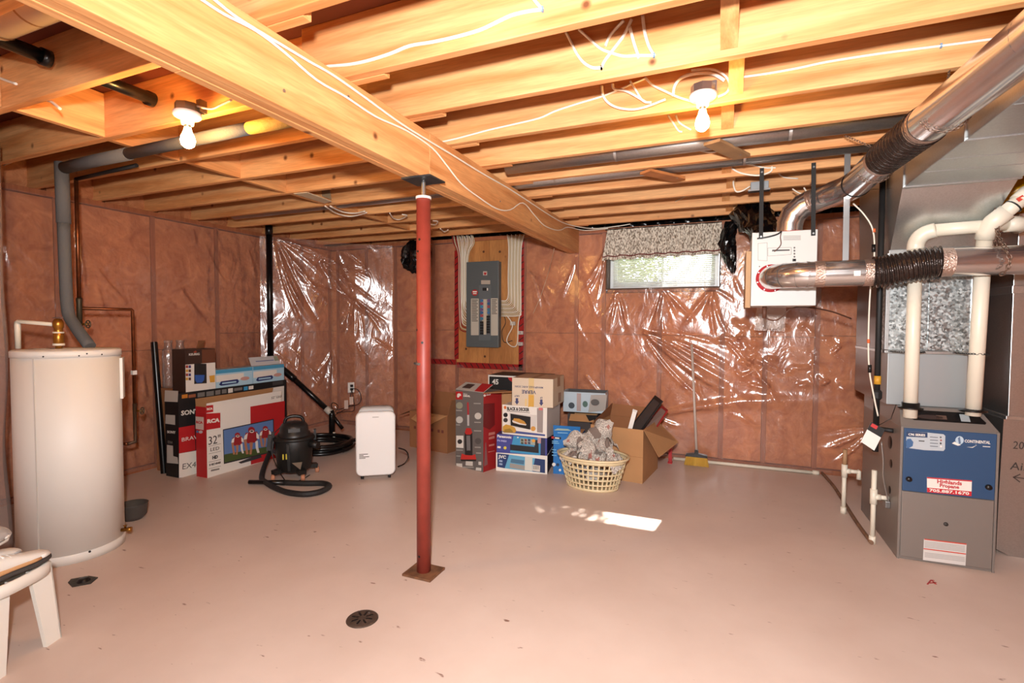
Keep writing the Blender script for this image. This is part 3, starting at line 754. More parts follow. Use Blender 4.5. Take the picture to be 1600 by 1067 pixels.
# outside: ground at grade, a shrub that dapples the left half of the window
gr = MB().box((-8, 5.46, 1.30), (6, 14, 1.50)).build('lawn', mat('lawn', (120, 140, 70), 0.9, var=0.3)); tag(gr, kind='structure')
shrub = thing('shrub', 'sunlit yellow-green shrub outside the basement window', 'shrub', (-1.25, 6.5, 1.5))
part(shrub, 'trunk', MB().tube([(-1.3, 6.5, 1.5), (-1.25, 6.5, 2.2), (-1.3, 6.52, 3.0)], [0.03, 0.025, 0.012], 8), mat('bark', (90, 70, 50), 0.9))
lf = MB(); random.seed(33)
for k in range(14000):
    z = random.uniform(1.6, 3.9); x = random.uniform(-1.9, 0.2); y = random.uniform(6.1, 6.9)
    if x > -0.80 + max(0.0, z - 2.1) * 0.36 + random.gauss(0, 0.10): continue
    a = random.uniform(0, 6.28); b_ = random.uniform(-0.8, 0.8); l = random.uniform(0.03, 0.055) * (1.0 if z < 2.6 else 1.45)
    d = Vector((math.cos(a) * math.cos(b_), math.sin(a) * math.cos(b_), math.sin(b_))); n_ = d.orthogonal().normalized() * l * 0.4; p = Vector((x, y, z))
    lf.add([p - d * l, p + n_, p + d * l, p - n_], [(0, 1, 2, 3)])
o = part(shrub, 'leaves', lf, mat('leaf_green', (140, 146, 66), 0.7)); o['kind'] = 'stuff'
# =================================================================== LEFT SIDE: TANK, PIPES, STOOL, VAC
def off(root): return tuple(root.location)
M_ENAMEL = mat('white_enamel', (226, 222, 214), 0.5)
TX, TY, TR = -3.436, 1.646, 0.237
tank = thing('water_heater', 'tall white cylindrical water heater against the left wall', 'water heater', (TX, TY, 0))
tank_body = part(tank, 'jacket', MB().lathe([(0, 0.03), (TR, 0.03), (TR, 1.128), (0, 1.128)], (TX, TY, 0), 64), M_ENAMEL)
part(tank, 'base_ring', MB().lathe([(0, 0.0), (TR + 0.004, 0.0), (TR + 0.004, 0.045), (TR, 0.05)], (TX, TY, 0), 64), M_ENAMEL)
cap = part(tank, 'top_cap', MB().lathe([(TR - 0.002, 1.118), (TR + 0.004, 1.118), (TR + 0.004, 1.150), (TR - 0.004, 1.156), (0, 1.162)], (TX, TY, 0), 64), M_ENAMEL)
def on_tank(a, z, r=TR): return Vector((TX + r * math.cos(a), TY + r * math.sin(a), z))
a_cam = math.atan2(0 - TY, 0 - TX)
part(tank, 'seam', MB().bar(on_tank(a_cam - 0.62, 0.05), on_tank(a_cam - 0.62, 1.12), 0.006, 0.004, up=(math.cos(a_cam - 0.62), math.sin(a_cam - 0.62), 0)), mat('enamel_seam', (198, 192, 184), 0.4))
for da, z in ((-0.42, 1.128), (0.18, 1.128), (0.32, 1.138), (0.62, 1.13)):
    c = on_tank(a_cam + da, z, TR + 0.004); part(tank, 'screw', MB().disc(c, 0.004, (c - Vector((TX, TY, z))), 8, t=0.002), M_BLACKR)
a1 = a_cam + 1.42
pc_ = on_tank(a1, 0.98); nrm_ = Vector((math.cos(a1), math.sin(a1), 0)); tan_ = Vector((-nrm_.y, nrm_.x, 0))
part(tank, 'element_cover', MB().bar(pc_ - Vector((0, 0, 0.12)) + nrm_ * 0.004, pc_ + Vector((0, 0, 0.12)) + nrm_ * 0.004, 0.10, 0.014, up=nrm_), M_ENAMEL)
a2 = a_cam + 1.12
dv = on_tank(a2, 0.085)
n2 = Vector((math.cos(a2), math.sin(a2), 0)); 
valve = part(tank, 'drain_valve', MB().tube([dv, dv + n2 * 0.03, dv + n2 * 0.032, dv + n2 * 0.052], [0.010, 0.010, 0.014, 0.014], 10), M_BRASS)
sub(valve, 'knob', MB().tube([dv + n2 * 0.02, dv + n2 * 0.02 + Vector((0, 0, 0.022)), dv + n2 * 0.02 + Vector((0, 0, 0.026))], [0.005, 0.006, 0.012], 8), M_BRASS, off=off(tank))
part(tank, 'spill_bung', MB().disc(on_tank(a_cam + 0.28, 0.045, TR + 0.003), 0.006, (on_tank(a_cam + 0.28, 0.05) - Vector((TX, TY, 0.05))), 8, t=0.004), M_BLACKR)
RV = Vector((-3.43, 1.60, 0))
rv = part(tank, 'relief_valve', MB().lathe([(0, 1.158), (0.016, 1.158), (0.016, 1.180), (0.024, 1.184), (0.024, 1.245), (0.020, 1.25), (0.020, 1.275), (0.026, 1.28), (0.026, 1.305), (0.018, 1.325), (0, 1.33)], (RV.x, RV.y, 0), 14), M_BRASS)
sub(rv, 'union_ring', MB().lathe([(0.024, 1.178), (0.027, 1.178), (0.027, 1.19), (0.024, 1.19)], (RV.x, RV.y, 0), 14), M_PVC, off=off(tank))
sub(rv, 'union_ring', MB().lathe([(0.022, 1.247), (0.026, 1.247), (0.026, 1.255), (0.022, 1.255)], (RV.x, RV.y, 0), 14), M_PVC, off=off(tank))
sub(rv, 'lever', MB().bar((RV.x - 0.02, RV.y - 0.01, 1.333), (RV.x + 0.05, RV.y - 0.005, 1.336), 0.012, 0.003), M_STEEL, off=off(tank))
e1 = S(27, 500, y=1.52)
part(tank, 'overflow_pipe', MB().tube([(RV.x - 0.02, RV.y - 0.005, 1.295), (e1.x + 0.012, e1.y, 1.312), (e1.x, e1.y, 1.306), (e1.x, e1.y, 1.29), (e1.x, e1.y, 1.158)], [0.011, 0.011, 0.013, 0.015, 0.013], 10), M_PVC)
part(tank, 'sticker', MB().disc((-3.49, 1.55, 1.1615), 0.03, (0, 0, 1), 12, t=0.001, ry=0.016), mat('sticker', (206, 190, 174), 0.6))

# foam-sleeved pipe from the ceiling to the tank
M_FOAM = mat('grey_foam', (92, 92, 92), 0.85, bump=0.2, bscale=80)
py_, pz_ = 1.745, 2.238
ip = thing('insulated_pipe', 'grey foam-sleeved pipe running under the joists and down to the water heater', 'pipe', (-3.66, py_, 1.16))
part(ip, 'ceiling_sleeve', MB().tube([(-2.10, py_, pz_), (-3.02, py_, pz_ - 0.005)], 0.030, 14), M_FOAM)
part(ip, 'lamplit_sleeve', MB().tube([(-1.55, py_, pz_ + 0.003), (-1.95, py_, pz_), (-2.10, py_, pz_)], [0.032, 0.032, 0.029], 14), mat('lamplit_yellow', (176, 150, 92), 0.7, bump=0.4, bscale=90))  # separate sleeve section; the lamp's yellow light is put into its colour
part(ip, 'elbow_sleeve', MB().tube([(-3.02, py_, pz_ - 0.006), (-3.30, py_, pz_ - 0.006), (-3.628, py_, pz_ - 0.012)], 0.034, 14).tube([(-3.66, py_, pz_ + 0.022), (-3.655, py_, 1.90)], 0.035, 14), M_FOAM)
part(ip, 'drop_sleeve', MB().tube(smooth_path([(-3.655, py_, 1.90), (-3.650, py_, 1.60), (-3.635, py_, 1.38), (-3.58, py_, 1.30), (-3.44, py_ + 0.01, 1.165)], 4), 0.031, 14), M_FOAM)
# copper line with its two valves
cp = thing('copper_pipe', 'dark copper water line with two shut-off valves behind the tank', 'pipe', (-3.93, 1.95, 0.43))
cx, cyy = -3.93, 1.95
part(cp, 'ceiling_run', MB().tube([(-3.30, cyy, 2.262), (cx, cyy, 2.245)], 0.012, 10), M_BLACKR)
part(cp, 'riser', MB().tube([(cx, cyy, 2.245), (cx, cyy, 1.47)], 0.012, 10), M_COPPER)
tee = part(cp, 'tee_valve', MB().tube([(cx, cyy, 1.47), (cx, cyy, 1.455), (cx, cyy, 1.43), (cx, cyy, 1.22)], [0.016, 0.018, 0.016, 0.015], 10), mat('tarnished', (74, 66, 50), 0.5, 0.6))
part(cp, 'branch', MB().tube([(cx, cyy, 1.40), (cx, cyy + 0.315, 1.40), (cx, cyy + 0.324, 1.392), (cx, cyy + 0.324, 0.72)], 0.011, 10), M_COPPER)
part(cp, 'lower_branch', MB().tube([(cx, cyy + 0.324, 0.72), (cx, cyy + 0.324, 0.44), (cx, cyy + 0.27, 0.435)], 0.013, 10), mat('tarnished2', (84, 64, 48), 0.5, 0.6))
part(cp, 'wall_run', MB().tube([(cx, cyy + 0.275, 0.435), (cx - 0.02, cyy + 0.265, 0.435), (-4.655, cyy + 0.265, 0.435)], 0.012, 10), M_COPPER)
def wheel_valve(root, c, d):
    c = Vector(c); d = Vector(d).normalized()
    st_ = MB().tube([c, c + d * 0.05], 0.006, 8)
    v_ = part(root, 'valve_stem', st_, M_BRASS)
    ring = MB(); a_ = d.orthogonal().normalized(); b_ = d.cross(a_); n = 14
    ring.tube([c + d * 0.05 + (a_ * math.cos(6.2832 * k / n) + b_ * math.sin(6.2832 * k / n)) * 0.024 for k in range(n + 1)], 0.004, 6)
    ring.bar(c + d * 0.05 - a_ * 0.022, c + d * 0.05 + a_ * 0.022, 0.005, 0.004); ring.bar(c + d * 0.05 - b_ * 0.022, c + d * 0.05 + b_ * 0.022, 0.005, 0.004)
    sub(v_, 'hand_wheel', ring, mat('valve_wheel', (96, 84, 64), 0.5, 0.5), off=off(root))
wheel_valve(cp, (cx, cyy, 1.295), (0.85, 0.5, 0)); wheel_valve(cp, (cx, cyy + 0.324, 0.665), (0.85, 0.5, 0))
part(cp, 'paper_tag', MB().box((cx - 0.012, cyy + 0.310, 0.93), (cx + 0.013, cyy + 0.338, 0.96)), M_WHITE)

# black pipe leaning in the corner and the drain stack
lp = thing('leaning_pipe', 'straight black plastic pipe leaning on the wall beside the boxed televisions', 'pipe', (-4.45, 2.80, 0))
part(lp, 'tube', MB().tube([(-4.45, 2.80, 0.0), (-4.60, 2.83, 1.135)], 0.026, 16, cap=False).tube([(-4.45, 2.80, 0.004), (-4.60, 2.83, 1.13)], 0.022, 16), M_ABS)
ds = thing('drain_stack', 'black drain pipe dropping down the corner and slanting to the floor', 'pipe', (-4.56, 4.02, 0))
part(ds, 'riser', MB().tube([(-4.56, 4.02, 2.34), (-4.56, 4.02, 0.90)], 0.032, 16), M_ABS)
part(ds, 'hub', MB().tube([(-4.56, 4.02, 2.36), (-4.56, 4.02, 2.26)], 0.038, 16), M_ABS)
part(ds, 'bend', MB().tube(smooth_path([(-4.56, 4.02, 0.95), (-4.55, 4.03, 0.88), (-4.45, 4.08, 0.80), (-4.33, 4.13, 0.69)], 3), 0.036, 14), M_ABS)
part(ds, 'slanted_run', MB().tube([(-4.40, 4.105, 0.755), (-3.99, 4.275, 0.345)], 0.029, 14), M_ABS)
part(ds, 'coupling', MB().tube([(-4.015, 4.264, 0.37), (-3.965, 4.285, 0.32)], 0.036, 14), mat('coupling_grey', (196, 190, 180), 0.5))
part(ds, 'floor_leg', MB().tube([(-3.965, 4.285, 0.345), (-3.955, 4.29, 0.30), (-3.955, 4.29, 0.0)], 0.033, 14), M_ABS)
part(ds, 'stub', MB().tube([(-3.95, 4.29, 0.30), (-3.90, 4.33, 0.20), (-3.86, 4.35, 0.14)], 0.02, 10), M_ABS)
part(ds, 'white_stub', MB().tube([(-3.89, 4.25, 0.0), (-3.89, 4.25, 0.12)], 0.014, 8), M_PVC)

coil = MB(); pts = []
random.seed(4)
for k in range(5 * 28):
    a = 2 * math.pi * k / 28; t = k / 28.0
    r = 0.285 + 0.025 * math.sin(t * 2.1) + (0.02 if int(t) % 2 else 0); pts.append((-3.80 + r * 1.02 * math.cos(a), 3.955 + r * math.sin(a), 0.021 + 0.018 * min(4.2, t) + 0.006 * math.sin(a * 3)))
pts += [(-3.50, 4.10, 0.10), (-3.46, 4.2, 0.11), (-3.42, 4.3, 0.12)]
co = coil.tube(pts, 0.019, 8).build('pipe_coil', M_ABS); tag(co, 'coil of black flexible pipe lying on the floor behind the shop vacuum', 'hose')

# ---- shop vacuum
vx, vy = -3.365, 3.20
vac = thing('shop_vacuum', 'black wet-dry shop vacuum with coiled hose in front of the television boxes', 'vacuum', (vx, vy, 0))
M_VAC = mat('vac_black', (24, 23, 22), 0.5, var=0.2, vscale=12)
drum = part(vac, 'drum', MB().lathe([(0, 0.055), (0.115, 0.055), (0.135, 0.075), (0.150, 0.26), (0.156, 0.325), (0.150, 0.335), (0, 0.335)], (vx, vy, 0), 32), M_VAC)
dd = (Vector((0, 0, 0)) - Vector((vx, vy, 0))).normalized(); dt = Vector((-dd.y, dd.x, 0))
part(vac, 'drum_rib', MB().bar(Vector((vx, vy, 0.08)) + dd * 0.128 - dt * 0.04, Vector((vx, vy, 0.31)) + dd * 0.148 - dt * 0.05, 0.022, 0.02, up=dd), M_VAC)
for s_ in (-0.055, -0.085):
    c0 = Vector((vx, vy, 0.205)) + dd * 0.139 + dt * s_
    part(vac, 'caution_label', MB().bar(c0 - Vector((0, 0, 0.022)), c0 + Vector((0, 0, 0.022)), 0.022 if s_ > -0.06 else 0.010, 0.006, up=dd), mat('label_yellow', (196, 180, 40), 0.5))
part(vac, 'dust_patch', MB().poly([Vector((vx, vy, z)) + dd * r_ + dt * t_ for r_, t_, z in ((0.140, 0.045, 0.085), (0.147, -0.02, 0.15), (0.147, 0.06, 0.15))], dd, 0.003), mat('dust', (120, 104, 88), 0.9))
rimm = part(vac, 'rim', MB().lathe([(0.15, 0.318), (0.166, 0.322), (0.166, 0.345), (0.13, 0.352)], (vx, vy, 0), 32), M_VAC)
head = part(vac, 'motor_head', MB().lathe([(0.13, 0.345), (0.128, 0.375), (0.115, 0.385), (0.112, 0.43), (0.095, 0.455), (0.05, 0.47), (0, 0.472)], (vx, vy, 0), 32), mat('vac_head', (34, 33, 33), 0.42))
sub(head, 'name_badge', MB().bar(Vector((vx, vy, 0.412)) + dd * 0.112 + dt * 0.045, Vector((vx, vy, 0.412)) + dd * 0.112 - dt * 0.045, 0.008, 0.03), mat('badge_grey', (66, 66, 66), 0.4), off=off(vac))
hp = [Vector((vx, vy, 0.455)) - dt * 0.075, Vector((vx, vy, 0.50)) - dt * 0.06, Vector((vx, vy, 0.515)), Vector((vx, vy, 0.50)) + dt * 0.06, Vector((vx, vy, 0.455)) + dt * 0.075]
part(vac, 'handle', MB().tube(smooth_path(hp, 4), 0.013, 8), M_BLACK)
for s_ in (1, -1):
    c0 = Vector((vx, vy, 0.30)) + dt * s_ * 0.165
    part(vac, 'latch', MB().bar(c0, c0 + Vector((0, 0, 0.09)), 0.04, 0.02, up=dt), M_VAC)
part(vac, 'accessory', MB().bar(Vector((vx, vy, 0.24)) - dt * 0.19 + dd * 0.01, Vector((vx, vy, 0.37)) - dt * 0.175 + dd * 0.01, 0.05, 0.035, up=dd), M_BLACK)
part(vac, 'exhaust_port', MB().tube([Vector((vx, vy, 0.285)) + dt * 0.12 + dd * 0.08, Vector((vx, vy, 0.275)) + dt * 0.185 + dd * 0.13], 0.03, 12), M_VAC)
M_CAST = mat('caster_tan', (186, 128, 98), 0.7)
for ca in (0.35, -1.1, 1.75, 3.3):
    d3 = dd * math.cos(ca) + dt * math.sin(ca)
    f_ = part(vac, 'foot', MB().bar(Vector((vx, vy, 0.075)) + d3 * 0.09, Vector((vx, vy, 0.065)) + d3 * 0.185, 0.06, 0.035), M_VAC)
    w_ = Vector((vx, vy, 0.026)) + d3 * 0.185
    sub(f_, 'caster', MB().tube([w_ - dt * 0.016, w_ - dt * 0.012, w_ + dt * 0.012, w_ + dt * 0.016], [0.02, 0.026, 0.026, 0.02], 14), M_CAST, off=off(vac))
hpx = [(424, 728), (413, 737), (409, 747), (416, 754), (430, 762), (449, 769), (475, 772), (497, 769), (511, 763), (514, 758), (503, 755), (475, 755), (445, 754)]
hpts = [S(a, b, z=0.025) for a, b in hpx]
hpts[0].z = 0.16; hpts[1].z = 0.07
inl = Vector((vx, vy, 0.20)) - dt * 0.13
part(vac, 'hose', MB().tube(smooth_path([inl] + hpts, 5), 0.0215, 10), mat('hose_black', (30, 29, 29), 0.55, bump=0.5, bscale=120))
part(vac, 'wand', MB().tube([hpts[-1], S(420, 753.5, z=0.025), S(389, 753, z=0.025)], [0.023, 0.017, 0.017], 10), M_BLACK)
part(vac, 'power_cord', MB().tube(smooth_path([Vector((vx, vy, 0.44)) - dt * 0.09, Vector((vx, vy, 0.36)) - dt * 0.165 + dd * 0.04, Vector((vx, vy, 0.2)) - dt * 0.165 + dd * 0.06, Vector((vx, vy, 0.03)) - dt * 0.08 + dd * 0.17, S(455, 752, z=0.006), S(470, 750, z=0.006), S(484, 742, z=0.006)], 5), 0.004, 6), M_BLACK)

# ---- portable air conditioner
acL = Vector((-2.783, 3.288, 0)); acR = Vector((-2.524, 3.477, 0)); au = (acR - acL).normalized(); aw = (acR - acL).length
ac = thing('portable_air_conditioner', 'white upright portable air conditioner standing on the floor', 'air conditioner', tuple(acL), math.atan2(au.y, au.x))
def rrect(x0, z0, x1, z1, r, n=6):
    p = []
    for cx_, cz_, a0 in ((x1 - r, z1 - r, 0), (x0 + r, z1 - r, 90), (x0 + r, z0 + r, 180), (x1 - r, z0 + r, 270)):
        for k in range(n + 1):
            a = R(a0 + 90 * k / n); p.append((cx_ + r * math.cos(a), cz_ + r * math.sin(a)))
    return p
def rounded_slab(x0, z0, x1, z1, r, ys, ins):
    o1 = MB(); rings = []
    for y, i_ in zip(ys, ins): rings.append([(a, y, b) for a, b in rrect(x0 + i_, z0 + i_, x1 - i_, z1 - i_, max(0.004, r - i_))])
    n = len(rings[0]); vs = [p for q in rings for p in q]; fs = []
    for j in range(len(rings) - 1):
        for k in range(n): fs.append((j * n + k, j * n + (k + 1) % n, (j + 1) * n + (k + 1) % n, (j + 1) * n + k))
    o1.add(vs, fs, 0, True); o1.f.append(tuple(range(n))); o1.mi.append(0); o1.sm.append(False)
    e = (len(rings) - 1) * n; o1.f.append(tuple(range(e, e + n))); o1.mi.append(0); o1.sm.append(False); return o1
M_ACW = mat('ac_white', (232, 231, 229), 0.35)
part(ac, 'front_panel', rounded_slab(0.0, 0.035, aw, 0.575, 0.05, (0.04, 0.012, 0.0), (0.0, 0.0, 0.012)), M_ACW, world=False)
part(ac, 'body', rounded_slab(0.012, 0.032, aw - 0.012, 0.585, 0.05, (0.05, 0.04, 0.28, 0.30), (0.004, 0.0, 0.0, 0.012)), mat('ac_grey', (196, 192, 188), 0.5), world=False)
fa = Face(ac, (0, 0, 0.035), (1, 0, 0), (0, 0, 1))
fa.rect('logo', aw * 0.42, 0.492, aw * 0.58, 0.497, mat('print_grey', (150, 146, 140), 0.5))
for k in range(4):
    fa.rect('small_print', 0.028, 0.185 - k * 0.011, 0.028 + (0.07, 0.035, 0.08, 0.05)[k], 0.191 - k * 0.011, mat('print_dark', (96, 92, 88), 0.6))
for x in (0.05, aw - 0.05):
    for y in (0.05, 0.26):
        part(ac, 'caster', MB().tube([(x - 0.012, y, 0.016), (x + 0.012, y, 0.016)], 0.016, 12), M_BLACK, world=False)
cord_ = [S(623, 700, y=3.70), S(634, 704, y=3.66), S(638, 714, y=3.62), S(632, 724, z=0.02), S(622, 729, z=0.01)]
Minv = ac.matrix_basis.inverted(); Minv = (Matrix.Translation(acL) @ Matrix.Rotation(math.atan2(au.y, au.x), 4, 'Z')).inverted()
part(ac, 'power_cord', MB().tube([Minv @ p for p in smooth_path(cord_, 5)], 0.006, 8), M_BLACK, world=False)

# ---- wall outlet and the cords plugged into it
oc = Vector((-4.062, 4.725, 0.545)); on_ = Vector((0.845, -0.534, 0)); ou = Vector((0.534, 0.845, 0))
ot = thing('wall_outlet', 'white double outlet in the plastic-covered corner with two plugs in it', 'outlet', tuple(oc))
part(ot, 'cover_plate', MB().bar(oc - Vector((0, 0, 0.06)), oc + Vector((0, 0, 0.06)), 0.075, 0.01, up=on_), M_WHITE)
for dz in (0.022, -0.02):
    part(ot, 'plug', MB().bar(oc + Vector((0, 0, dz - 0.014)) + on_ * 0.018, oc + Vector((0, 0, dz + 0.014)) + on_ * 0.018, 0.028, 0.035, up=on_), M_BLACK)
f_ = oc + on_ * 0.03
part(ot, 'cord', MB().tube(smooth_path([f_ + Vector((0, 0, -0.01)), f_ + ou * 0.07 + Vector((0, 0, -0.03)), f_ + ou * 0.11 + Vector((0, 0, -0.12)), f_ + ou * 0.08 + Vector((0, 0, -0.20)), f_ - ou * 0.03 + Vector((0, 0, -0.22)), S(527, 640, y=4.62), S(518, 636, y=4.50), S(520, 629, y=4.45), S(528, 634, y=4.45), S(524, 643, y=4.42)], 5), 0.0045, 7), M_BLACK)
part(ot, 'cord', MB().tube(smooth_path([f_ + Vector((0, 0, -0.03)), f_ - ou * 0.02 + Vector((0, 0, -0.12)), f_ - ou * 0.02 + Vector((0, 0, -0.2)), S(536, 641, y=4.6), S(527, 646, y=4.42), S(521, 652, y=4.40)], 5), 0.0045, 7), M_BLACK)
part(ot, 'cord', MB().tube(smooth_path([f_ + Vector((0, 0, -0.03)), f_ + ou * 0.02 + Vector((0, 0, -0.14)), S(553, 641, y=4.55), S(540, 643, y=4.45), S(525, 645, y=4.36)], 5), 0.004, 7), M_BLACK)
for q, sz in (((541, 632), 0.05), ((549, 626), 0.045)):
    c0 = S(*q, y=4.62); part(ot, 'paper_tag', MB().bar(c0 - Vector((0, 0, sz)), c0 + Vector((0, 0, sz)), 0.045, 0.001, up=on_), mat('tag_pale', (206, 182, 168), 0.6))

# ---- stool with shoes
sA = Vector((-2.515, 1.157, 0)); sB = Vector((-2.405, 0.885, 0)); sdir = (sB - sA).normalized(); sperp = Vector((sdir.y, -sdir.x, 0)) * -1
if sperp.x > 0: sperp = -sperp
side = (sB - sA).length; sc = (sA + sB) / 2 + sperp * side / 2
stool = thing('plastic_stool', 'low white plastic stool piled with shoes at the left edge', 'stool', tuple(sc))
M_RESIN = mat('white_resin', (232, 228, 218), 0.4)
def sq(rad, n=40, e=3.2):
    out = []
    for k in range(n):
        a = 2 * math.pi * k / n; c, s_ = math.cos(a), math.sin(a)
        u = math.copysign(abs(c) ** (2 / e), c) * rad; v = math.copysign(abs(s_) ** (2 / e), s_) * rad; out.append((u, v))
    return out
def ring_wall(r0, r1, z0, z1, r2=None):
    mb = MB(); 
    A = [sc + sdir * u + sperp * v + Vector((0, 0, z0)) for u, v in sq(r0)]; B = [sc + sdir * u + sperp * v + Vector((0, 0, z1)) for u, v in sq(r1)]
    n = len(A); return mb, A, B, n
mb = MB(); rings = []
for rr, zz in ((0.150, 0.292), (0.158, 0.294), (0.156, 0.332), (0.150, 0.340), (0.142, 0.338), (0.138, 0.326), (0.0, 0.324)):
    rings += [sc + sdir * u + sperp * v + Vector((0, 0, zz)) for u, v in sq(max(rr, 0.001))]
fs = []
for j in range(6):
    for k in range(40): fs.append((j * 40 + k, j * 40 + (k + 1) % 40, (j + 1) * 40 + (k + 1) % 40, (j + 1) * 40 + k))
mb.add(rings, fs, 0, True)
part(stool, 'seat', mb, M_RESIN)
for iu, iv in ((1, 1), (1, -1), (-1, 1), (-1, -1)):
    mb = MB(); top = sc + sdir * iu * 0.128 + sperp * iv * 0.128 + Vector((0, 0, 0.330)); bot = sc + sdir * iu * (side / 2) + sperp * iv * (side / 2)
    eu = -sdir * iu; ev = -sperp * iv
    for e_, o_ in ((eu, ev), (ev, eu)):
        w0, w1 = 0.085, 0.06; t = 0.006
        mb.hexa([bot, bot + e_ * w1, bot + e_ * w1 + o_ * t, bot + o_ * t, top, top + e_ * w0, top + e_ * w0 + o_ * t, top + o_ * t])
        mb.hexa([bot + e_ * w1, bot + e_ * (w1 + 0.006), bot + e_ * (w1 + 0.006) + o_ * 0.016, bot + e_ * w1 + o_ * 0.016, top + e_ * w0, top + e_ * (w0 + 0.006), top + e_ * (w0 + 0.006) + o_ * 0.016, top + e_ * w0 + o_ * 0.016])
    part(stool, 'leg', mb, M_RESIN)

def shoe(label, loc, rot, m_upper, m_sole, m_toe, roll=0.0, pitch=0.0, L=0.27, m_side=None):
    t = thing('sneaker', label, 'shoe', loc, 0, 'shoes piled on the stool'); t.rotation_euler = (roll, pitch, rot)
    n = 16
    def ring(x, w, z0, z1, sq_=2.6):
        pts = []
        for k in range(n):
            a = 2 * math.pi * k / n; c, s_ = math.cos(a), math.sin(a)
            pts.append((x, math.copysign(abs(c) ** (2 / sq_), c) * w, (z0 + z1) / 2 + math.copysign(abs(s_) ** (2 / sq_), s_) * (z1 - z0) / 2))
        return pts
    def loft(st):
        mb = MB(); vs = []; fs = []
        for s_ in st: vs += ring(*s_)
        for j in range(len(st) - 1):
            for k in range(n): fs.append((j * n + k, j * n + (k + 1) % n, (j + 1) * n + (k + 1) % n, (j + 1) * n + k))
        mb.add(vs, fs, 0, True); mb.f.append(tuple(range(n))); mb.mi.append(0); mb.sm.append(True)
        e = (len(st) - 1) * n; mb.f.append(tuple(range(e, e + n))); mb.mi.append(0); mb.sm.append(True); return mb
    k = L / 0.27
    part(t, 'sole', loft([(x * k, w, 0.0, h) for x, w, h in ((0.0, 0.02, 0.03), (0.01, 0.032, 0.032), (0.06, 0.038, 0.03), (0.12, 0.036, 0.026), (0.19, 0.047, 0.024), (0.24, 0.042, 0.026), (0.265, 0.025, 0.03), (0.272, 0.008, 0.032))]), m_sole, world=False)
    part(t, 'upper', loft([(x * k, w, 0.022, h) for x, w, h in ((0.004, 0.018, 0.085), (0.012, 0.030, 0.098), (0.05, 0.034, 0.092), (0.09, 0.034, 0.090), (0.13, 0.036, 0.082), (0.18, 0.043, 0.064), (0.22, 0.042, 0.054), (0.25, 0.034, 0.046), (0.264, 0.016, 0.036))]), m_upper, world=False)
    mb = MB(); 
    part(t, 'opening', MB().disc((0.055 * k, 0, 0.0935), 0.042 * k, (0.0, 0, 1), 16, t=0.0012, ry=0.024), mat('shoe_lining', (150, 140, 130), 0.9), world=False)
    part(t, 'toe_panel', loft([(x * k, w, 0.020, h) for x, w, h in ((0.215, 0.044, 0.050), (0.235, 0.042, 0.047), (0.256, 0.031, 0.042), (0.267, 0.014, 0.036))]), m_toe, world=False)
    part(t, 'side_panel', loft([(x * k, w + 0.0025, 0.020, h) for x, w, h in ((0.006, 0.020, 0.05), (0.014, 0.031, 0.055), (0.06, 0.036, 0.05), (0.12, 0.035, 0.046), (0.19, 0.045, 0.044), (0.215, 0.043, 0.042))]), m_side or m_upper, world=False)
    for i in range(4):
        x = (0.105 + i * 0.022) * k; z = 0.089 - i * 0.0085
        part(t, 'lace', MB().tube([(x, -0.024, z - 0.004), (x + 0.003, 0, z + 0.002), (x, 0.024, z - 0.004)], 0.003, 6), M_WHITE, world=False)
    return t
M_SW = mat('shoe_white', (226, 222, 214), 0.6); M_SG = mat('shoe_mesh', (186, 184, 182), 0.8, bump=0.5, bscale=300); M_STAN = mat('shoe_tan', (196, 150, 104), 0.7); M_SD = mat('shoe_dark', (64, 60, 58), 0.7)
def stool_pt(u, v, z): return tuple(sc + sdir * u + sperp * v + Vector((0, 0, z)))
sa_ = math.atan2(-sdir.y, -sdir.x)
shoe('tan and white sneaker with a dark sole on the stool front', stool_pt(0.16, -0.085, 0.342), sa_ - 0.10, M_SW, M_SD, M_SW, L=0.29, m_side=M_STAN)
shoe('grey mesh sneaker with white toe lying across the pile', stool_pt(0.19, 0.00, 0.455), sa_ + 0.05, M_SG, M_SW, M_SW, roll=0.5, L=0.27)
shoe('pale sneaker with dark collar behind the tan one', stool_pt(0.13, 0.03, 0.342), sa_ - 0.05, M_SW, M_SG, M_SG, L=0.27)
shoe('white sneaker topmost on the shoe pile', stool_pt(0.24, 0.055, 0.51), sa_ + 0.25, M_SW, M_SG, M_SW, roll=-0.3, L=0.26)

bag = MB(); vs = []; random.seed(2)
bm = bmesh.new(); bmesh.ops.create_icosphere(bm, subdivisions=3, radius=1)
for v in bm.verts:
    n = v.co.normalized(); k = 1 + 0.16 * math.sin(n.x * 7 + 1) * math.sin(n.y * 6) + 0.1 * math.sin(n.z * 11 + n.x * 5) + random.uniform(-0.04, 0.04)
    v.co = Vector((n.x * 0.13 * k, n.y * 0.13 * k, max(0, 0.085 + n.z * 0.09 * k)))
bm.verts.index_update(); bag.add([v.co for v in bm.verts], [[v.index for v in f.verts] for f in bm.faces], 0, False); bm.free()
bo = bag.build('plastic_bag', mat('bag_grey', (128, 116, 106), 0.35, var=0.3, vscale=9)); bo.location = (-3.02, 1.04, 0); tag(bo, 'crumpled grey plastic bag on the floor under the stool', 'bag')

bw = MB().lathe([(0, 0.0), (0.05, 0.0), (0.075, 0.03), (0.082, 0.10), (0.086, 0.105), (0.078, 0.105), (0.07, 0.035), (0.0, 0.012)], (0, 0, 0), 24).build('plastic_bowl', mat('bowl_grey', (72, 68, 64), 0.5)); bw.location = (-3.60, 2.06, 0)
tag(bw, 'dark grey bowl on the floor behind the water heater', 'bowl')

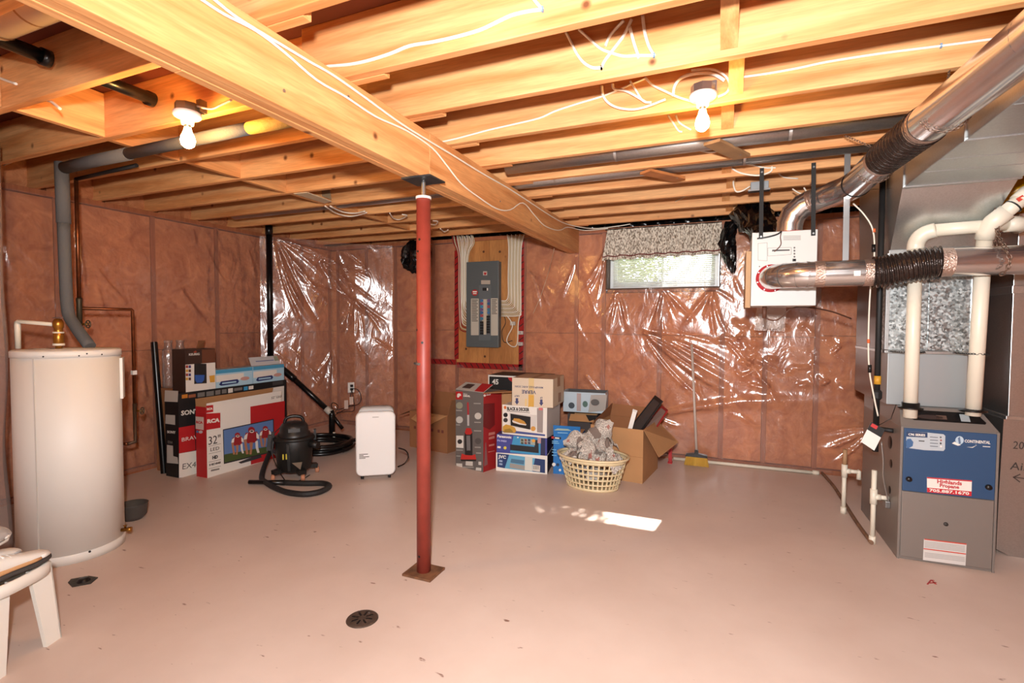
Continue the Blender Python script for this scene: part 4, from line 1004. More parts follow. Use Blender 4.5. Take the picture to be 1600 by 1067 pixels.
# ---- floor drains
dr = thing('floor_drain', 'round slotted metal drain cover set in the floor', 'drain', (-1.453, 1.754, 0))
M_IRON = mat('drain_iron', (82, 66, 56), 0.6, 0.4, var=0.25, vscale=40)
part(dr, 'cover', MB().lathe([(0, 0.006), (0.058, 0.006), (0.068, 0.003), (0.070, 0.0)], (-1.453, 1.754, 0), 32), M_IRON)
for k in range(8):
    a = 2 * math.pi * k / 8 + 0.2; d_ = Vector((math.cos(a), math.sin(a), 0)); c0 = Vector((-1.453, 1.754, 0.0062))
    part(dr, 'slot', MB().bar(c0 + d_ * 0.018, c0 + d_ * 0.048, 0.008, 0.0012), M_BLACK)
part(dr, 'bolt', MB().disc((-1.448, 1.795, 0.006), 0.006, (0, 0, 1), 8, t=0.002), M_STEEL)
d2 = thing('cleanout_cover', 'ragged dark cleanout plate in the floor beside the water heater', 'drain', (-2.96, 1.45, 0))
part(d2, 'plate', MB().poly([(-3.01, 1.415, 0.0), (-2.94, 1.40, 0.0), (-2.895, 1.455, 0.0), (-2.93, 1.505, 0.0), (-2.99, 1.495, 0.0), (-3.035, 1.44, 0.0)], (0, 0, 1), 0.004), mat('tar', (58, 54, 48), 0.7, var=0.4, vscale=40))
part(d2, 'plug', MB().lathe([(0, 0.018), (0.02, 0.018), (0.024, 0.012), (0.03, 0.004)], (-2.955, 1.455, 0), 10), M_BLACK)
# =================================================================== BOXES
K = lambda rgb, r=0.55: mat('print_%d_%d_%d' % rgb, rgb, r)
WHT, BLK, RED_, GRY = K((226, 222, 214)), K((22, 22, 24)), K((176, 30, 34)), K((120, 116, 112))
NAVY, BLUE, CYAN, LBLUE = K((30, 44, 104)), K((28, 110, 180)), K((80, 160, 200)), K((168, 204, 222))
class Carton:
    def __init__(s, name, label, corner, rotz, w, d, h, mats, group=None, cat='box', bare=False):
        """corner: front-left-bottom in the room; mats: front,right,back,left,top"""
        s.root = thing(name, label, cat, tuple(corner), rotz, group); s.w, s.d, s.h = w, d, h
        s.M = Matrix.Translation(Vector(corner)) @ Matrix.Rotation(rotz, 4, 'Z'); s.Mi = s.M.inverted()
        if not bare:
            ml = []; idx = []
            for m in mats:
                if m not in ml: ml.append(m)
                idx.append(ml.index(m))
            mb = MB(); p = [(0, 0, 0), (w, 0, 0), (w, d, 0), (0, d, 0), (0, 0, h), (w, 0, h), (w, d, h), (0, d, h)]
            mb.add(p, [(0, 3, 2, 1)], idx[2]); mb.f += [(4, 5, 6, 7), (0, 1, 5, 4), (1, 2, 6, 5), (2, 3, 7, 6), (3, 0, 4, 7)]
            mb.mi += [idx[4], idx[0], idx[1], idx[2], idx[3]]; mb.sm += [False] * 5
            s.body = mb.build('body', ml, s.root)
        s.F = s.face((0, 0, 0), (1, 0, 0), (0, 0, 1)); s.Rt = s.face((w, 0, 0), (0, 1, 0), (0, 0, 1))
        s.L = s.face((0, d, 0), (0, -1, 0), (0, 0, 1)); s.T = s.face((0, 0, h), (1, 0, 0), (0, 1, 0))
    def face(s, o, u, v):
        f = Face(s.root, o, u, v); f.M = s.M; f.Mi = s.Mi
        def q(pts, sc=None):
            out = []
            for (a, b) in pts:
                if sc: a, b = sc[0] + a / sc[2], sc[1] + b / sc[2]
                o_ = s.Mi @ Vector((0, 0, CAM_H)); r = s.Mi.to_3x3() @ (CAM_R @ Vector((a - 800, 533.5 - b, -FPX)))
                t = (f.o - o_).dot(f.w) / r.dot(f.w); p = o_ + r * t - f.o
                out.append((p.dot(f.u), p.dot(f.v)))
            return out
        f.q = q; return f
    def flap(s, name, pts, m, t=0.004):
        p = [Vector(a) for a in pts]; n = (p[1] - p[0]).cross(p[2] - p[0]).normalized()
        return MB().poly(p, n, t).build(name, m, s.root)
    def walls(s, m_out, m_in, t=0.005):
        w, d, h = s.w, s.d, s.h
        MB().box((0, 0, 0), (w, t, h)).build('front_panel', m_out, s.root); MB().box((0, d - t, 0), (w, d, h)).build('rear_panel', m_in, s.root)
        MB().box((0, t, 0), (t, d - t, h)).build('side_panel', m_out, s.root); MB().box((w - t, t, 0), (w, d - t, h)).build('side_panel', m_out, s.root)
        MB().box((t, t, 0), (w - t, d - t, t)).build('bottom_panel', m_in, s.root)

# ---- black television box
SN = Carton('television_box', 'large black flat-screen television box standing on edge at the back', (-4.187, 2.761, 0), R(90.8), 1.14, 0.172, 0.715, (BLK, BLK, BLK, BLK, BLK))
z2 = (220, 500, 4.1038)
SN.F.shape('red_print', SN.F.q([(243, 690), (345, 672), (350, 835), (245, 855)], z2), RED_)
SN.F.shape('white_print', SN.F.q([(245, 856), (420, 826), (420, 985), (245, 1012)], z2), WHT)
SN.F.shape('white_print', SN.F.q([(413, 500), (918, 422), (918, 640), (413, 640)], z2), WHT)
q0 = SN.F.q([(258, 612), (262, 780), (266, 958), (262, 632)], z2)
SN.F.fit(z2, 'SONY', 258, 612, 372, 596, 30, WHT, bold=0.003)
SN.F.fit(z2, 'BRAVIA', 262, 780, 402, 752, 24, WHT, h=0.0008)
SN.F.fit(z2, 'EX4', 266, 958, 352, 942, 36, K((90, 88, 88)), h=0.0008)
for (a, b, c, d, m) in ((263, 480, 300, 504, K((190, 120, 40))), (306, 480, 352, 500, K((150, 90, 60))), (364, 468, 410, 496, GRY), (420, 460, 468, 490, GRY), (478, 452, 510, 480, GRY), (520, 446, 550, 472, GRY), (560, 440, 590, 468, WHT), (598, 438, 650, 456, GRY), (660, 428, 686, 452, K((60, 150, 200))), (692, 424, 722, 446, WHT), (845, 398, 912, 420, K((60, 60, 62)))):
    SN.F.shape('icon', SN.F.q([(a, d), (c, d - (c - a) * 0.15), (c, b - (c - a) * 0.15), (a, b)], z2), m)
SN.L.shape('white_label', SN.L.q([(152, 522), (236, 526), (240, 455), (155, 450)], z2), K((196, 188, 178)))
SN.L.shape('white_label', SN.L.q([(158, 664), (220, 672), (220, 610), (160, 606)], z2), K((190, 184, 176)))
SN.L.shape('white_label', SN.L.q([(168, 915), (240, 922), (236, 880), (208, 872), (206, 806), (168, 800)], z2), K((190, 184, 176)))
q1 = SN.L.q([(168, 722)], z2)[0]
SN.L.fit(z2, 'SONY', 170, 724, 224, 728, 16, WHT, bold=0.003)
SN.L.text('EX4', 0.045, SN.L.q([(174, 790)], z2)[0][0], SN.L.q([(174, 790)], z2)[0][1], GRY)

# ---- red and white television box
RC = Carton('television_box', 'red and white television box with a football picture on its front', (-3.978, 2.854, 0), R(90.3), 0.775, 0.132, 0.60, (WHT, WHT, WHT, RED_, M_CARD))
z3 = (290, 590, 6.67)
RF = RC.F
RF.shape('red_print', RF.q([(675, 302), (1032, 242), (1032, 812), (680, 906)], z3), RED_)
RC.flap('front_flap', [(0.0, 0.0, 0.60), (0.775, 0.0, 0.60), (0.775, -0.004, 0.645), (0.0, -0.004, 0.632)], WHT)
RC.flap('rear_flap', [(0.0, 0.13, 0.60), (0.775, 0.13, 0.60), (0.775, 0.105, 0.668), (0.0, 0.105, 0.668)], M_CARD)
RC.flap('side_flap', [(0.0, 0.004, 0.60), (0.0, 0.128, 0.60), (-0.004, 0.128, 0.665), (-0.004, 0.004, 0.665)], M_CARD)
RF.shape('red_square', RF.q([(213, 375), (362, 366), (362, 522), (213, 546)], z3), RED_)
RF.shape('red_square', RF.q([(210, 292), (282, 283), (282, 356), (210, 368)], z3), RED_, h=0.006)
RF.fit(z3, 'RCA', 222, 474, 354, 458, 40, WHT, bold=0.006, h=0.0008)
RF.fit(z3, 'RCA', 215, 338, 274, 330, 22, WHT, bold=0.006, h=0.0075)
DK = K((60, 58, 58))
RF.fit(z3, '32"', 238, 702, 362, 676, 88, DK)
RF.fit(z3, 'LED', 258, 768, 350, 750, 36, DK)
RF.fit(z3, 'HD', 278, 850, 336, 838, 34, DK, bold=0.006)
RF.fit(z3, 'HDMI', 248, 920, 364, 892, 20, DK, bold=0.004)
RF.fit(z3, '32" LED', 892, 224, 1000, 204, 26, DK)
for y_ in (715, 793, 880, 948):
    RF.shape('rule', RF.q([(240, y_ + 3), (368, y_ - 26), (368, y_ - 29), (240, y_)], z3), DK)
RF.shape('small_print', RF.q([(264, 978), (352, 958), (352, 942), (264, 960)], z3), GRY)
# picture of the television
RF.shape('picture_frame', RF.q([(388, 540), (918, 428), (926, 772), (398, 900)], z3), K((40, 40, 46)), h=0.0008)
RF.shape('picture_sky', RF.q([(396, 548), (908, 440), (914, 720), (402, 812)], z3), K((92, 124, 176)), h=0.0016)
RF.shape('picture_grass', RF.q([(402, 800), (914, 706), (916, 764), (404, 884)], z3), K((70, 86, 44)), h=0.0018)
pl = []
MAROON, SKIN, PANT = 0, 1, 2
def px(l): return RF.q(l, z3)
def player(cx, cy, s):
    def e(x, y, rx, ry): return px([(cx + (x + rx * math.cos(t)) * s, cy + (y + ry * math.sin(t)) * s) for t in [6.2832 * k / 12 for k in range(12)]])
    def g(l): return px([(cx + x * s, cy + y * s) for x, y in l])
    pl.append((g([(-60, 30), (60, 15), (75, 70), (40, 130), (-40, 140), (-72, 80)]), 0, 0.0024))   # jersey
    pl.append((g([(-72, 60), (-38, 30), (-48, 95), (-80, 100)]), 2, 0.0028)); pl.append((g([(50, 25), (76, 50), (80, 95), (52, 85)]), 2, 0.0028))
    pl.append((g([(-80, 100), (-50, 95), (-48, 150), (-30, 250), (-55, 255), (-72, 160)]), 1, 0.0026))
    pl.append((g([(40, 120), (66, 110), (70, 180), (85, 235), (62, 240), (45, 190)]), 2, 0.0026))
    pl.append((g([(-20, 130), (15, 128), (10, 190), (0, 255), (-22, 255), (-14, 190)]), 1, 0.0027))
    pl.append((e(0, 0, 36, 34), 0, 0.0032)); pl.append((e(2, 14, 24, 16), 2, 0.0036)); pl.append((e(2, 12, 17, 8), 3, 0.0040))
player(538, 598, 0.80); player(684, 545, 1.0); player(828, 528, 0.76)
RF.shapes('picture_players', pl, [K((150, 34, 40)), K((176, 120, 90)), WHT, K((40, 30, 30))], 0.0003)
RF.shape('picture_stand', RF.q([(548, 882), (660, 838), (785, 806), (792, 832), (680, 866), (575, 896)], z3), K((52, 52, 56)), h=0.0012)
RC.L.shape('white_label', RC.L.q([(106, 532), (188, 546), (188, 412), (104, 404)], z3), K((210, 190, 180)))
RC.L.fit(z3, 'RCA', 112, 474, 180, 480, 26, RED_, bold=0.004, h=0.0008)
RC.L.shapes('badge', [(RC.L.q([(124 + 12 * math.cos(t), 562 + 14 * math.sin(t)) for t in [6.28 * k / 10 for k in range(10)]], z3), 0, 0.0), (RC.L.q([(158 + 20 * math.cos(t), 566 + 16 * math.sin(t)) for t in [6.28 * k / 10 for k in range(10)]], z3), 1, 0.0)], [K((60, 120, 170)), K((200, 190, 190))])

# ---- things on top of the black television box
brn = Carton('cardboard_box', 'plain brown cardboard box wedged between the black television box and the wall', (-4.375, 2.835, 0), R(90.8), 0.62, 0.22, 0.735, (M_CARD2,) * 5)
KB = Carton('coffee_maker_box', 'brown and white coffee maker box with open flap on the television box', (-4.197, 2.832, 0.7155), R(91), 0.275, 0.165, 0.365, (WHT, K((70, 44, 34)), M_CARD, K((60, 40, 32)), M_CARD2), bare=True)
KB.w, KB.d, KB.h = 0.275, 0.165, 0.365
MB().box((0, 0, 0), (0.275, 0.165, 0.362)).build('body', K((58, 38, 30)), KB.root)
KB.F.rect('white_print', 0.0, 0.0, 0.275, 0.235, WHT)
KB.F.rect('brown_print', 0.15, 0.235, 0.275, 0.355, K((104, 60, 40)))
kq = lambda l: KB.F.q(l, z2)
KB.F.shape('logo_mark', kq([(335, 205), (352, 195), (360, 205), (345, 212)]), K((150, 60, 40)), h=0.0008)
KB.F.fit(z2, 'KEURIG', 308, 228, 376, 224, 14, WHT, h=0.0008, bold=0.002)
KB.F.shape('machine_print', kq([(342, 410), (342, 278), (420, 280), (422, 405)]), K((34, 32, 32)), h=0.0008)
KB.F.shape('cup_print', kq([(345, 352), (408, 352), (404, 385), (390, 402), (358, 402), (348, 385)]), K((50, 92, 170)), h=0.0016)
KB.F.shape('cup_print', kq([(438, 358), (474, 352), (474, 398), (444, 400)]), K((214, 160, 60)), h=0.0008)
for i in range(8):
    x = 288 + (i % 2) * 18; y = 290 + (i // 2) * 26
    KB.F.shape('pod_print', kq([(x, y), (x + 15, y), (x + 15, y + 18), (x, y + 18)]), K([(150, 60, 50), (60, 60, 120), (200, 150, 60), (90, 50, 40)][i % 4]), h=0.0008)
KB.flap('open_flap', [(0.17, 0.1, 0.362), (0.275, 0.16, 0.362), (0.33, 0.20, 0.43), (0.235, 0.16, 0.43)], M_CARD2)
clear = poly_material('clear_bottle', tint=(0.93, 0.9, 0.88), haze=0.12, bscale=20, bstr=0.3)
for i, (y, z0) in enumerate(((2.88, 0.7355), (2.985, 0.7355))):
    cb = thing('plastic_jar', ('clear empty plastic jar on the brown box beside the leaning pipe', 'clear empty plastic jar right behind the coffee maker box')[i], 'jar', (-4.49, y, z0), 0, 'empty clear jars')
    part(cb, 'jar', MB().lathe([(0, 0), (0.045, 0.0), (0.048, 0.02), (0.044, 0.10), (0.048, 0.12), (0.045, 0.22), (0.048, 0.24), (0.046, 0.32), (0.03, 0.36), (0.028, 0.40)], (-4.49, y, z0), 20), clear)
    part(cb, 'neck_ring', MB().lathe([(0.028, 0.395), (0.033, 0.398), (0.033, 0.415), (0.028, 0.415)], (-4.49, y, z0), 16), clear)
def diaper(label, y0, w, open_):
    c = Carton('paper_goods_box', label, (-4.203, y0, 0.7155), R(90.8), w, 0.16, 0.165, (LBLUE, BLUE, WHT, LBLUE, K((172, 178, 180))), 'pale blue boxes on the television box')
    c.F.rect('white_print', 0.0, 0.055, w * 0.75, 0.115, WHT)
    c.F.rect('blue_print', 0.0, 0.13, w, 0.164, K((70, 150, 190)))
    c.F.shape('name_band', [(0.03, 0.03), (0.05, 0.018), (0.22, 0.022), (0.235, 0.04), (0.22, 0.062), (0.05, 0.058)], NAVY, h=0.0008)
    c.F.rect('small_print', 0.06, 0.032, 0.205, 0.046, LBLUE, h=0.0016)
    c.F.shape('pink_print', c.F.ell(w * 0.78, 0.06, 0.05, 0.018), K((196, 150, 140)), h=0.0012)
    if open_:
        c.flap('open_lid', [(0.02, 0.05, 0.165), (w, 0.05, 0.165), (w + 0.02, 0.12, 0.245), (0.05, 0.12, 0.245)], K((206, 208, 210)))
        c.flap('lid_stripe', [(0.10, 0.078, 0.202), (w - 0.06, 0.078, 0.202), (w - 0.06, 0.083, 0.208), (0.10, 0.083, 0.208)], K((120, 130, 170)), 0.006)
        c.flap('lid_tab', [(w - 0.05, 0.075, 0.198), (w + 0.005, 0.075, 0.198), (w + 0.012, 0.115, 0.24), (w - 0.03, 0.115, 0.24)], K((150, 160, 140)), 0.007)
    return c
diaper('pale blue and white box next to the coffee maker box', 3.112, 0.385, False)
diaper('pale blue box with its white lid standing open', 3.502, 0.375, True)

# ---- grey and red upright-vacuum box
M_DDG = K((104, 99, 96))
DD = Carton('vacuum_box', 'tall grey and red upright vacuum box with open end flaps', (-2.258, 4.034, 0), math.atan2(-0.094, 0.33), 0.343, 0.25, 0.705, (M_DDG, K((150, 30, 32)), M_CARD2, M_DDG, M_DDG))
z5 = (700, 580, 6.464)
dq = lambda l: DD.F.q(l, z5)
def circ(cx, cy, r, n=14): return [(cx + r * math.cos(6.2832 * k / n), cy + r * math.sin(6.2832 * k / n)) for k in range(n)]
DD.F.shape('red_logo', dq([(80, 284), (148, 286), (148, 206), (79, 204)]), RED_)
DD.F.shape('logo_mark', dq([(92, 255), (95, 230), (110, 222), (128, 228), (134, 248), (118, 250), (112, 262), (100, 268)]), WHT, h=0.0008)
DD.F.fit(z5, 'Dirt', 158, 236, 196, 238, 13, WHT); DD.F.fit(z5, 'DEVIL', 158, 256, 226, 260, 16, WHT, bold=0.004)
DD.F.shape('handle_print', dq([(196, 440), (192, 320), (200, 308), (210, 320), (214, 440)]), K((170, 50, 56)))
DD.F.shape('shaft_print', dq([(196, 550), (194, 440), (214, 440), (214, 550)]), K((190, 188, 186)))
DD.F.shape('machine_print', dq([(172, 850), (168, 620), (186, 580), (230, 582), (246, 620), (248, 850)]), K((44, 40, 40)))
DD.F.shape('machine_red_print', dq([(186, 640), (170, 620), (186, 572), (232, 575), (246, 620), (226, 640)]), K((180, 44, 40)), h=0.0008)
DD.F.shape('canister_print', dq([(190, 800), (186, 650), (224, 650), (228, 800)]), K((120, 116, 116)), h=0.0008)
DD.F.shape('brush_print', dq([(128, 890), (140, 830), (176, 845), (240, 850), (276, 838), (286, 890)]), K((196, 52, 46)), h=0.0008)
DD.F.shape('brush_shadow_print', dq([(132, 908), (128, 890), (286, 890), (282, 908)]), K((40, 36, 36)))
for (cx_, cy_, r_, m) in ((115, 346, 34, K((150, 150, 130))), (116, 490, 35, K((196, 196, 190))), (303, 452, 34, K((200, 196, 188))), (304, 705, 32, K((84, 80, 78)))):
    DD.F.shape('round_inset', dq(circ(cx_, cy_, r_)), m)
DD.F.shape('white_inset', dq([(84, 770), (84, 650), (156, 650), (156, 776)]), WHT); DD.F.shape('inset_print', dq(circ(120, 710, 24)), K((50, 50, 52)), h=0.0008)
for l in ([(84, 975), (84, 930), (144, 932), (144, 982)], [(178, 950), (180, 908), (250, 912), (250, 956)], [(308, 945), (308, 912), (336, 914), (336, 948)], [(280, 1000), (284, 972), (336, 976), (336, 1006)]):
    DD.F.shape('white_label', dq(l), K((206, 202, 194)))
for (x, y, w_) in ((82, 400, 60), (82, 545, 40), (260, 330, 70), (266, 520, 66), (262, 606, 74), (270, 772, 60), (84, 860, 40), (84, 800, 66), (284, 830, 50), (150, 972, 110)):
    DD.F.shape('small_print', dq([(x, y), (x, y - 10), (x + w_, y - 8), (x + w_, y + 2)]), K((160, 156, 150)))
rq = lambda l: DD.Rt.q(l, z5)
DD.Rt.shape('logo_mark', rq(circ(370, 245, 12, 10)), WHT); DD.Rt.fit(z5, 'Devil', 390, 246, 428, 240, 16, WHT)
DD.Rt.shape('dark_print', rq([(355, 560), (360, 330), (470, 320), (474, 540), (420, 590)]), K((104, 20, 24)))
for l in ([(410, 650), (412, 622), (474, 610), (474, 636)], [(412, 690), (412, 668), (470, 650), (470, 676)], [(414, 760), (414, 742), (468, 730), (468, 748)], [(408, 820), (408, 812), (470, 800), (470, 806)]):
    DD.Rt.shape('pink_print', rq(l), K((190, 120, 110)))
DD.Rt.shape('machine_print', rq([(364, 960), (378, 720), (384, 720), (400, 940)]), K((130, 90, 88)))
w, d, h = DD.w, DD.d, DD.h
DD.flap('front_top_flap', [(0, 0.0, h + 0.001), (w, 0.0, h + 0.001), (w - 0.005, 0.13, h + 0.055), (0.005, 0.13, h + 0.055)], K((186, 180, 172)))
DD.flap('red_flap_print', [(0.235, 0.0, h + 0.006), (w, 0.0, h + 0.006), (w - 0.005, 0.13, h + 0.06), (0.21, 0.13, h + 0.06)], RED_, 0.002)
DD.flap('dark_flap_print', [(0.05, 0.03, h + 0.0185), (0.15, 0.03, h + 0.0185), (0.15, 0.10, h + 0.0475), (0.06, 0.10, h + 0.0475)], K((70, 50, 46)), 0.0022)
DD.flap('side_top_flap', [(w, 0.0, h), (w, d, h), (w + 0.20, d + 0.02, h + 0.005), (w + 0.13, 0.03, h + 0.012)], M_CARD)
DD.flap('left_top_flap', [(0, 0.06, h - 0.02), (0, d, h - 0.02), (-0.14, d, h - 0.03), (-0.10, 0.06, h - 0.025)], M_CARD)
DD.flap('side_panel_flap', [(w, d, 0.02), (w, d, h - 0.01), (w + 0.045, d + 0.09, h - 0.01), (w + 0.045, d + 0.09, 0.02)], M_CARD)

# ---- open brown box behind the post
CB = Carton('cardboard_box', 'open brown cardboard box with drooping flaps behind the red post', (-3.05, 4.455, 0), math.atan2(-0.09, 0.51), 0.52, 0.36, 0.385, (), bare=True)
CB.walls(M_CARD2, M_CARD2); w, d, h = CB.w, CB.d, CB.h
CB.flap('rear_flap', [(0, d, h), (w, d, h), (w - 0.02, d + 0.03, h + 0.17), (0.02, d + 0.03, h + 0.17)], M_CARD2)
CB.flap('front_flap', [(w * 0.25, 0.0, h), (w, 0.0, h), (w * 0.62, -0.12, h - 0.12), (w * 0.2, -0.09, h - 0.06)], M_CARD)
CB.flap('left_flap', [(0, 0, h), (0, d, h), (-0.20, d, h - 0.05), (-0.17, 0.0, h - 0.07)], M_CARD2)
CB.flap('right_flap', [(w, 0, h), (w, d, h), (w + 0.02, d, h + 0.15), (w + 0.02, 0.03, h + 0.15)], M_CARD2)
for x in (0.06, 0.30, 0.39, 0.44):
    CB.F.rect('stamp', x, 0.20, x + 0.03, 0.23, K((110, 56, 44)))

# ---- black box printed 45
BB = Carton('black_box', 'black and red box numbered 45 standing behind the vacuum box', (-2.16, 4.52, 0), R(1), 0.58, 0.38, 0.80, (BLK, BLK, BLK, BLK, K((40, 34, 32))))
BB.F.rect('white_edge', 0.0, 0.785, 0.58, 0.80, WHT); BB.F.rect('white_edge', 0.0, 0.0, 0.012, 0.785, WHT)
BB.F.text('45', 0.095, 0.045, 0.71, WHT, bold=0.002)
BB.F.shape('red_print', BB.F.ell(0.31, 0.784, 0.095, 0.05, 12, math.pi, 2 * math.pi), RED_)

# ---- stack: JVC, Panasonic, microwave, VERRE
z6 = (765, 575, 6.275)
ang = math.atan2(0.078, 0.456)
JV = Carton('recorder_box', 'white and blue JVC video recorder box, bottom of its stack', (-1.849, 4.038, 0), ang, 0.463, 0.36, 0.162, (WHT, K((40, 40, 60)), WHT, WHT, WHT), 'stacked appliance boxes')
jq = lambda l: JV.F.q(l, z6)
JV.F.shape('navy_print', jq([(76, 968), (76, 836), (192, 848), (148, 982)]), K((26, 52, 104)))
JV.F.shape('cyan_print', jq([(148, 982), (192, 848), (544, 898), (544, 1030)]), K((96, 164, 196)))
JV.F.shape('navy_print', jq([(420, 1012), (446, 884), (544, 898), (544, 1030)]), K((28, 52, 100)), h=0.0006)
JV.F.fit(z6, 'JVC', 86, 880, 160, 888, 30, WHT, bold=0.004, h=0.0008)
JV.F.shape('machine_print', jq([(198, 975), (200, 932), (350, 958), (350, 1002)]), K((150, 146, 140)), h=0.0008)
JV.F.shape('picture_print', jq([(205, 925), (212, 888), (340, 905), (336, 945)]), K((70, 110, 140)), h=0.0008)
JV.F.shape('white_sticker', jq([(344, 1000), (348, 865), (420, 874), (418, 1010)]), K((206, 206, 196)), h=0.0012)
JV.F.shape('bar_code_label', jq([(420, 1005), (424, 946), (496, 956), (494, 1018)]), K((206, 200, 190)), h=0.0018)
for i in range(7): JV.F.shape('bar', jq([(430 + i * 8, 992), (430 + i * 8, 956), (433 + i * 8, 957), (433 + i * 8, 993)]), DK, h=0.0026)
for y_ in (912, 942): JV.F.shape('small_print', jq([(94, y_ + 6), (94, y_ - 12), (126, y_ - 8), (126, y_ + 10)]), K((150, 170, 200)), h=0.0008)
PN = Carton('recorder_box', 'violet-blue Panasonic video recorder box, second in the appliance stack', (-1.846, 4.042, 0.1625), ang, 0.455, 0.355, 0.166, (K((62, 66, 140)), K((40, 40, 80)), WHT, K((62, 66, 140)), K((56, 60, 120))), 'stacked appliance boxes')
pq = lambda l: PN.F.q(l, z6)
PN.F.shape('blue_print', pq([(200, 826), (236, 664), (500, 690), (498, 858)]), K((56, 140, 186)))
PN.F.shape('dark_print', pq([(500, 858), (504, 690), (545, 692), (545, 864)]), K((36, 36, 70)))
PN.F.fit(z6, 'Panasonic', 76, 676, 214, 690, 24, WHT, bold=0.004, h=0.0008)
PN.F.fit(z6, 'PV-9450', 76, 718, 166, 726, 18, K((180, 180, 220)), bold=0.002, h=0.0008)
PN.F.shape('machine_print', pq([(202, 804), (202, 748), (440, 772), (440, 705), (480, 704), (482, 834)]), K((22, 22, 26)), h=0.0008)
PN.F.shape('picture_print', pq([(300, 735), (302, 685), (446, 702), (446, 758)]), K((150, 160, 150)), h=0.0012)
for i in range(6): PN.F.shape('thumbnail', pq([(308 + (i % 3) * 34, 716 + (i // 3) * 28), (308 + (i % 3) * 34, 694 + (i // 3) * 28), (332 + (i % 3) * 34, 697 + (i // 3) * 28), (332 + (i % 3) * 34, 720 + (i // 3) * 28)]), K([(60, 70, 60), (120, 60, 50), (50, 60, 90)][i % 3]), h=0.0018)
PN.F.shape('yellow_dot', pq(circ(432, 712, 17)), K((214, 150, 50)), h=0.002); PN.F.shape('yellow_dot', pq(circ(152, 782, 15)), K((214, 196, 60)), h=0.0012)
PN.F.shape('pink_label', pq([(470, 735), (472, 680), (504, 684), (502, 740)]), K((180, 140, 140)), h=0.0014)
PN.F.shape('white_mark', pq([(76, 782), (78, 764), (110, 768), (108, 786)]), WHT, h=0.0008)
PN.F.shape('white_mark', pq([(268, 684), (272, 674), (286, 676), (284, 686)]), WHT, h=0.001)
BD = Carton('microwave_box', 'white microwave oven box lettered BLACK & DECKER, third in the stack', (-1.806, 4.075, 0.329), R(-1.5), 0.425, 0.34, 0.262, (WHT, K((178, 172, 168)), WHT, WHT, WHT), 'stacked appliance boxes')
bq = lambda l: BD.F.q(l, z6)
BD.F.shape('blue_print', bq([(128, 628), (128, 606), (220, 612), (544, 650), (544, 668)]), K((72, 84, 140)))
BD.F.shape('orange_logo', bq([(138, 385), (145, 372), (158, 371), (166, 384), (160, 402), (146, 402)]), K((206, 110, 50)))
a, b = bq([(170, 411)])[0]; BD.F.fit(z6, 'BLACK & DECKER', 172, 411, 390, 424, 32, K((40, 38, 38)), bold=0.005)
BD.F.rect('small_print', a, b - 0.012, a + 0.22, b - 0.006, GRY)
BD.F.shape('oven_print', bq([(196, 578), (190, 436), (462, 462), (456, 606)]), K((206, 202, 196)))
BD.F.shape('oven_window_print', bq([(208, 562), (204, 446), (402, 478), (400, 604)]), K((28, 26, 26)), h=0.0008)
BD.F.shape('food_print', bq([(224, 520), (240, 492), (290, 496), (340, 520), (362, 552), (300, 552), (236, 538)]), K((190, 140, 60)), h=0.0014)
BD.F.shape('plate_print', bq([(222, 512), (228, 512), (300, 540), (362, 552), (358, 562), (290, 552), (226, 530)]), K((214, 208, 200)), h=0.002)
BD.F.shape('dish_print', bq([(128, 618), (130, 572), (160, 552), (210, 562), (250, 585), (262, 615), (250, 634), (160, 632)]), K((196, 150, 60)), h=0.0012)
BD.F.shape('greens_print', bq([(140, 632), (150, 600), (200, 592), (230, 618), (228, 636)]), K((150, 120, 50)), h=0.0018)
BD.F.shape('round_inset', bq(circ(157, 460, 22)), BLK, h=0.0008); BD.F.shape('round_inset', bq(circ(157, 510, 22)), K((60, 54, 52)), h=0.0008)
BD.F.shape('orange_dot', bq(circ(428, 594, 24)), K((206, 150, 70)), h=0.0012)
BD.F.shape('clear_tape', bq([(466, 628), (466, 392), (526, 396), (522, 634)]), K((150, 140, 136)), h=0.002); BD.F.shape('pink_tape', bq([(482, 412), (484, 388), (524, 390), (520, 414)]), K((206, 110, 110)), h=0.003)
VE = Carton('glassware_box', 'upside-down cream carton lettered VERRE on top of the appliance stack', (-1.706, 4.06, 0.592), R(3.5), 0.372, 0.40, 0.247, (K((206, 190, 168)), K((196, 176, 150)), M_CARD, K((200, 184, 160)), K((178, 146, 116))), 'stacked appliance boxes')
vq = lambda l: VE.F.q(l, z6)
INK = K((58, 62, 104))
VE.F.shape('yellowed_tape', vq([(378, 384), (384, 98), (436, 100), (434, 390)]), K((208, 182, 130)))
VE.F.shape('yellow_tape', vq([(380, 384), (382, 262), (436, 266), (434, 390)]), K((206, 160, 70)), h=0.0006)
VE.F.shape('yellow_tape', vq([(346, 372), (348, 300), (368, 302), (366, 374)]), K((216, 188, 130)), h=0.0006)
VE.F.fit(z6, 'VERRE', 455, 222, 316, 220, 34, INK, flip=True, bold=0.002, h=0.0012)
VE.F.fit(z6, 'MANIPULEZ AVEC SOIN', 524, 184, 250, 176, 18, INK, flip=True, bold=0.001, h=0.0012)
VE.F.fit(z6, 'HAUT', 292, 266, 245, 264, 18, INK, flip=True, bold=0.001, h=0.0012)
VE.F.fit(z6, 'UP', 520, 282, 496, 281, 18, INK, flip=True, bold=0.001, h=0.0012)
for x, y in ((268, 325), (507, 338)):
    VE.F.shape('arrow', vq([(x - 12, y - 30), (x + 12, y - 30), (x + 12, y + 2), (x + 22, y + 2), (x, y + 34), (x - 22, y + 2), (x - 12, y + 2)]), INK)
vr = lambda l: VE.Rt.q(l, z6)
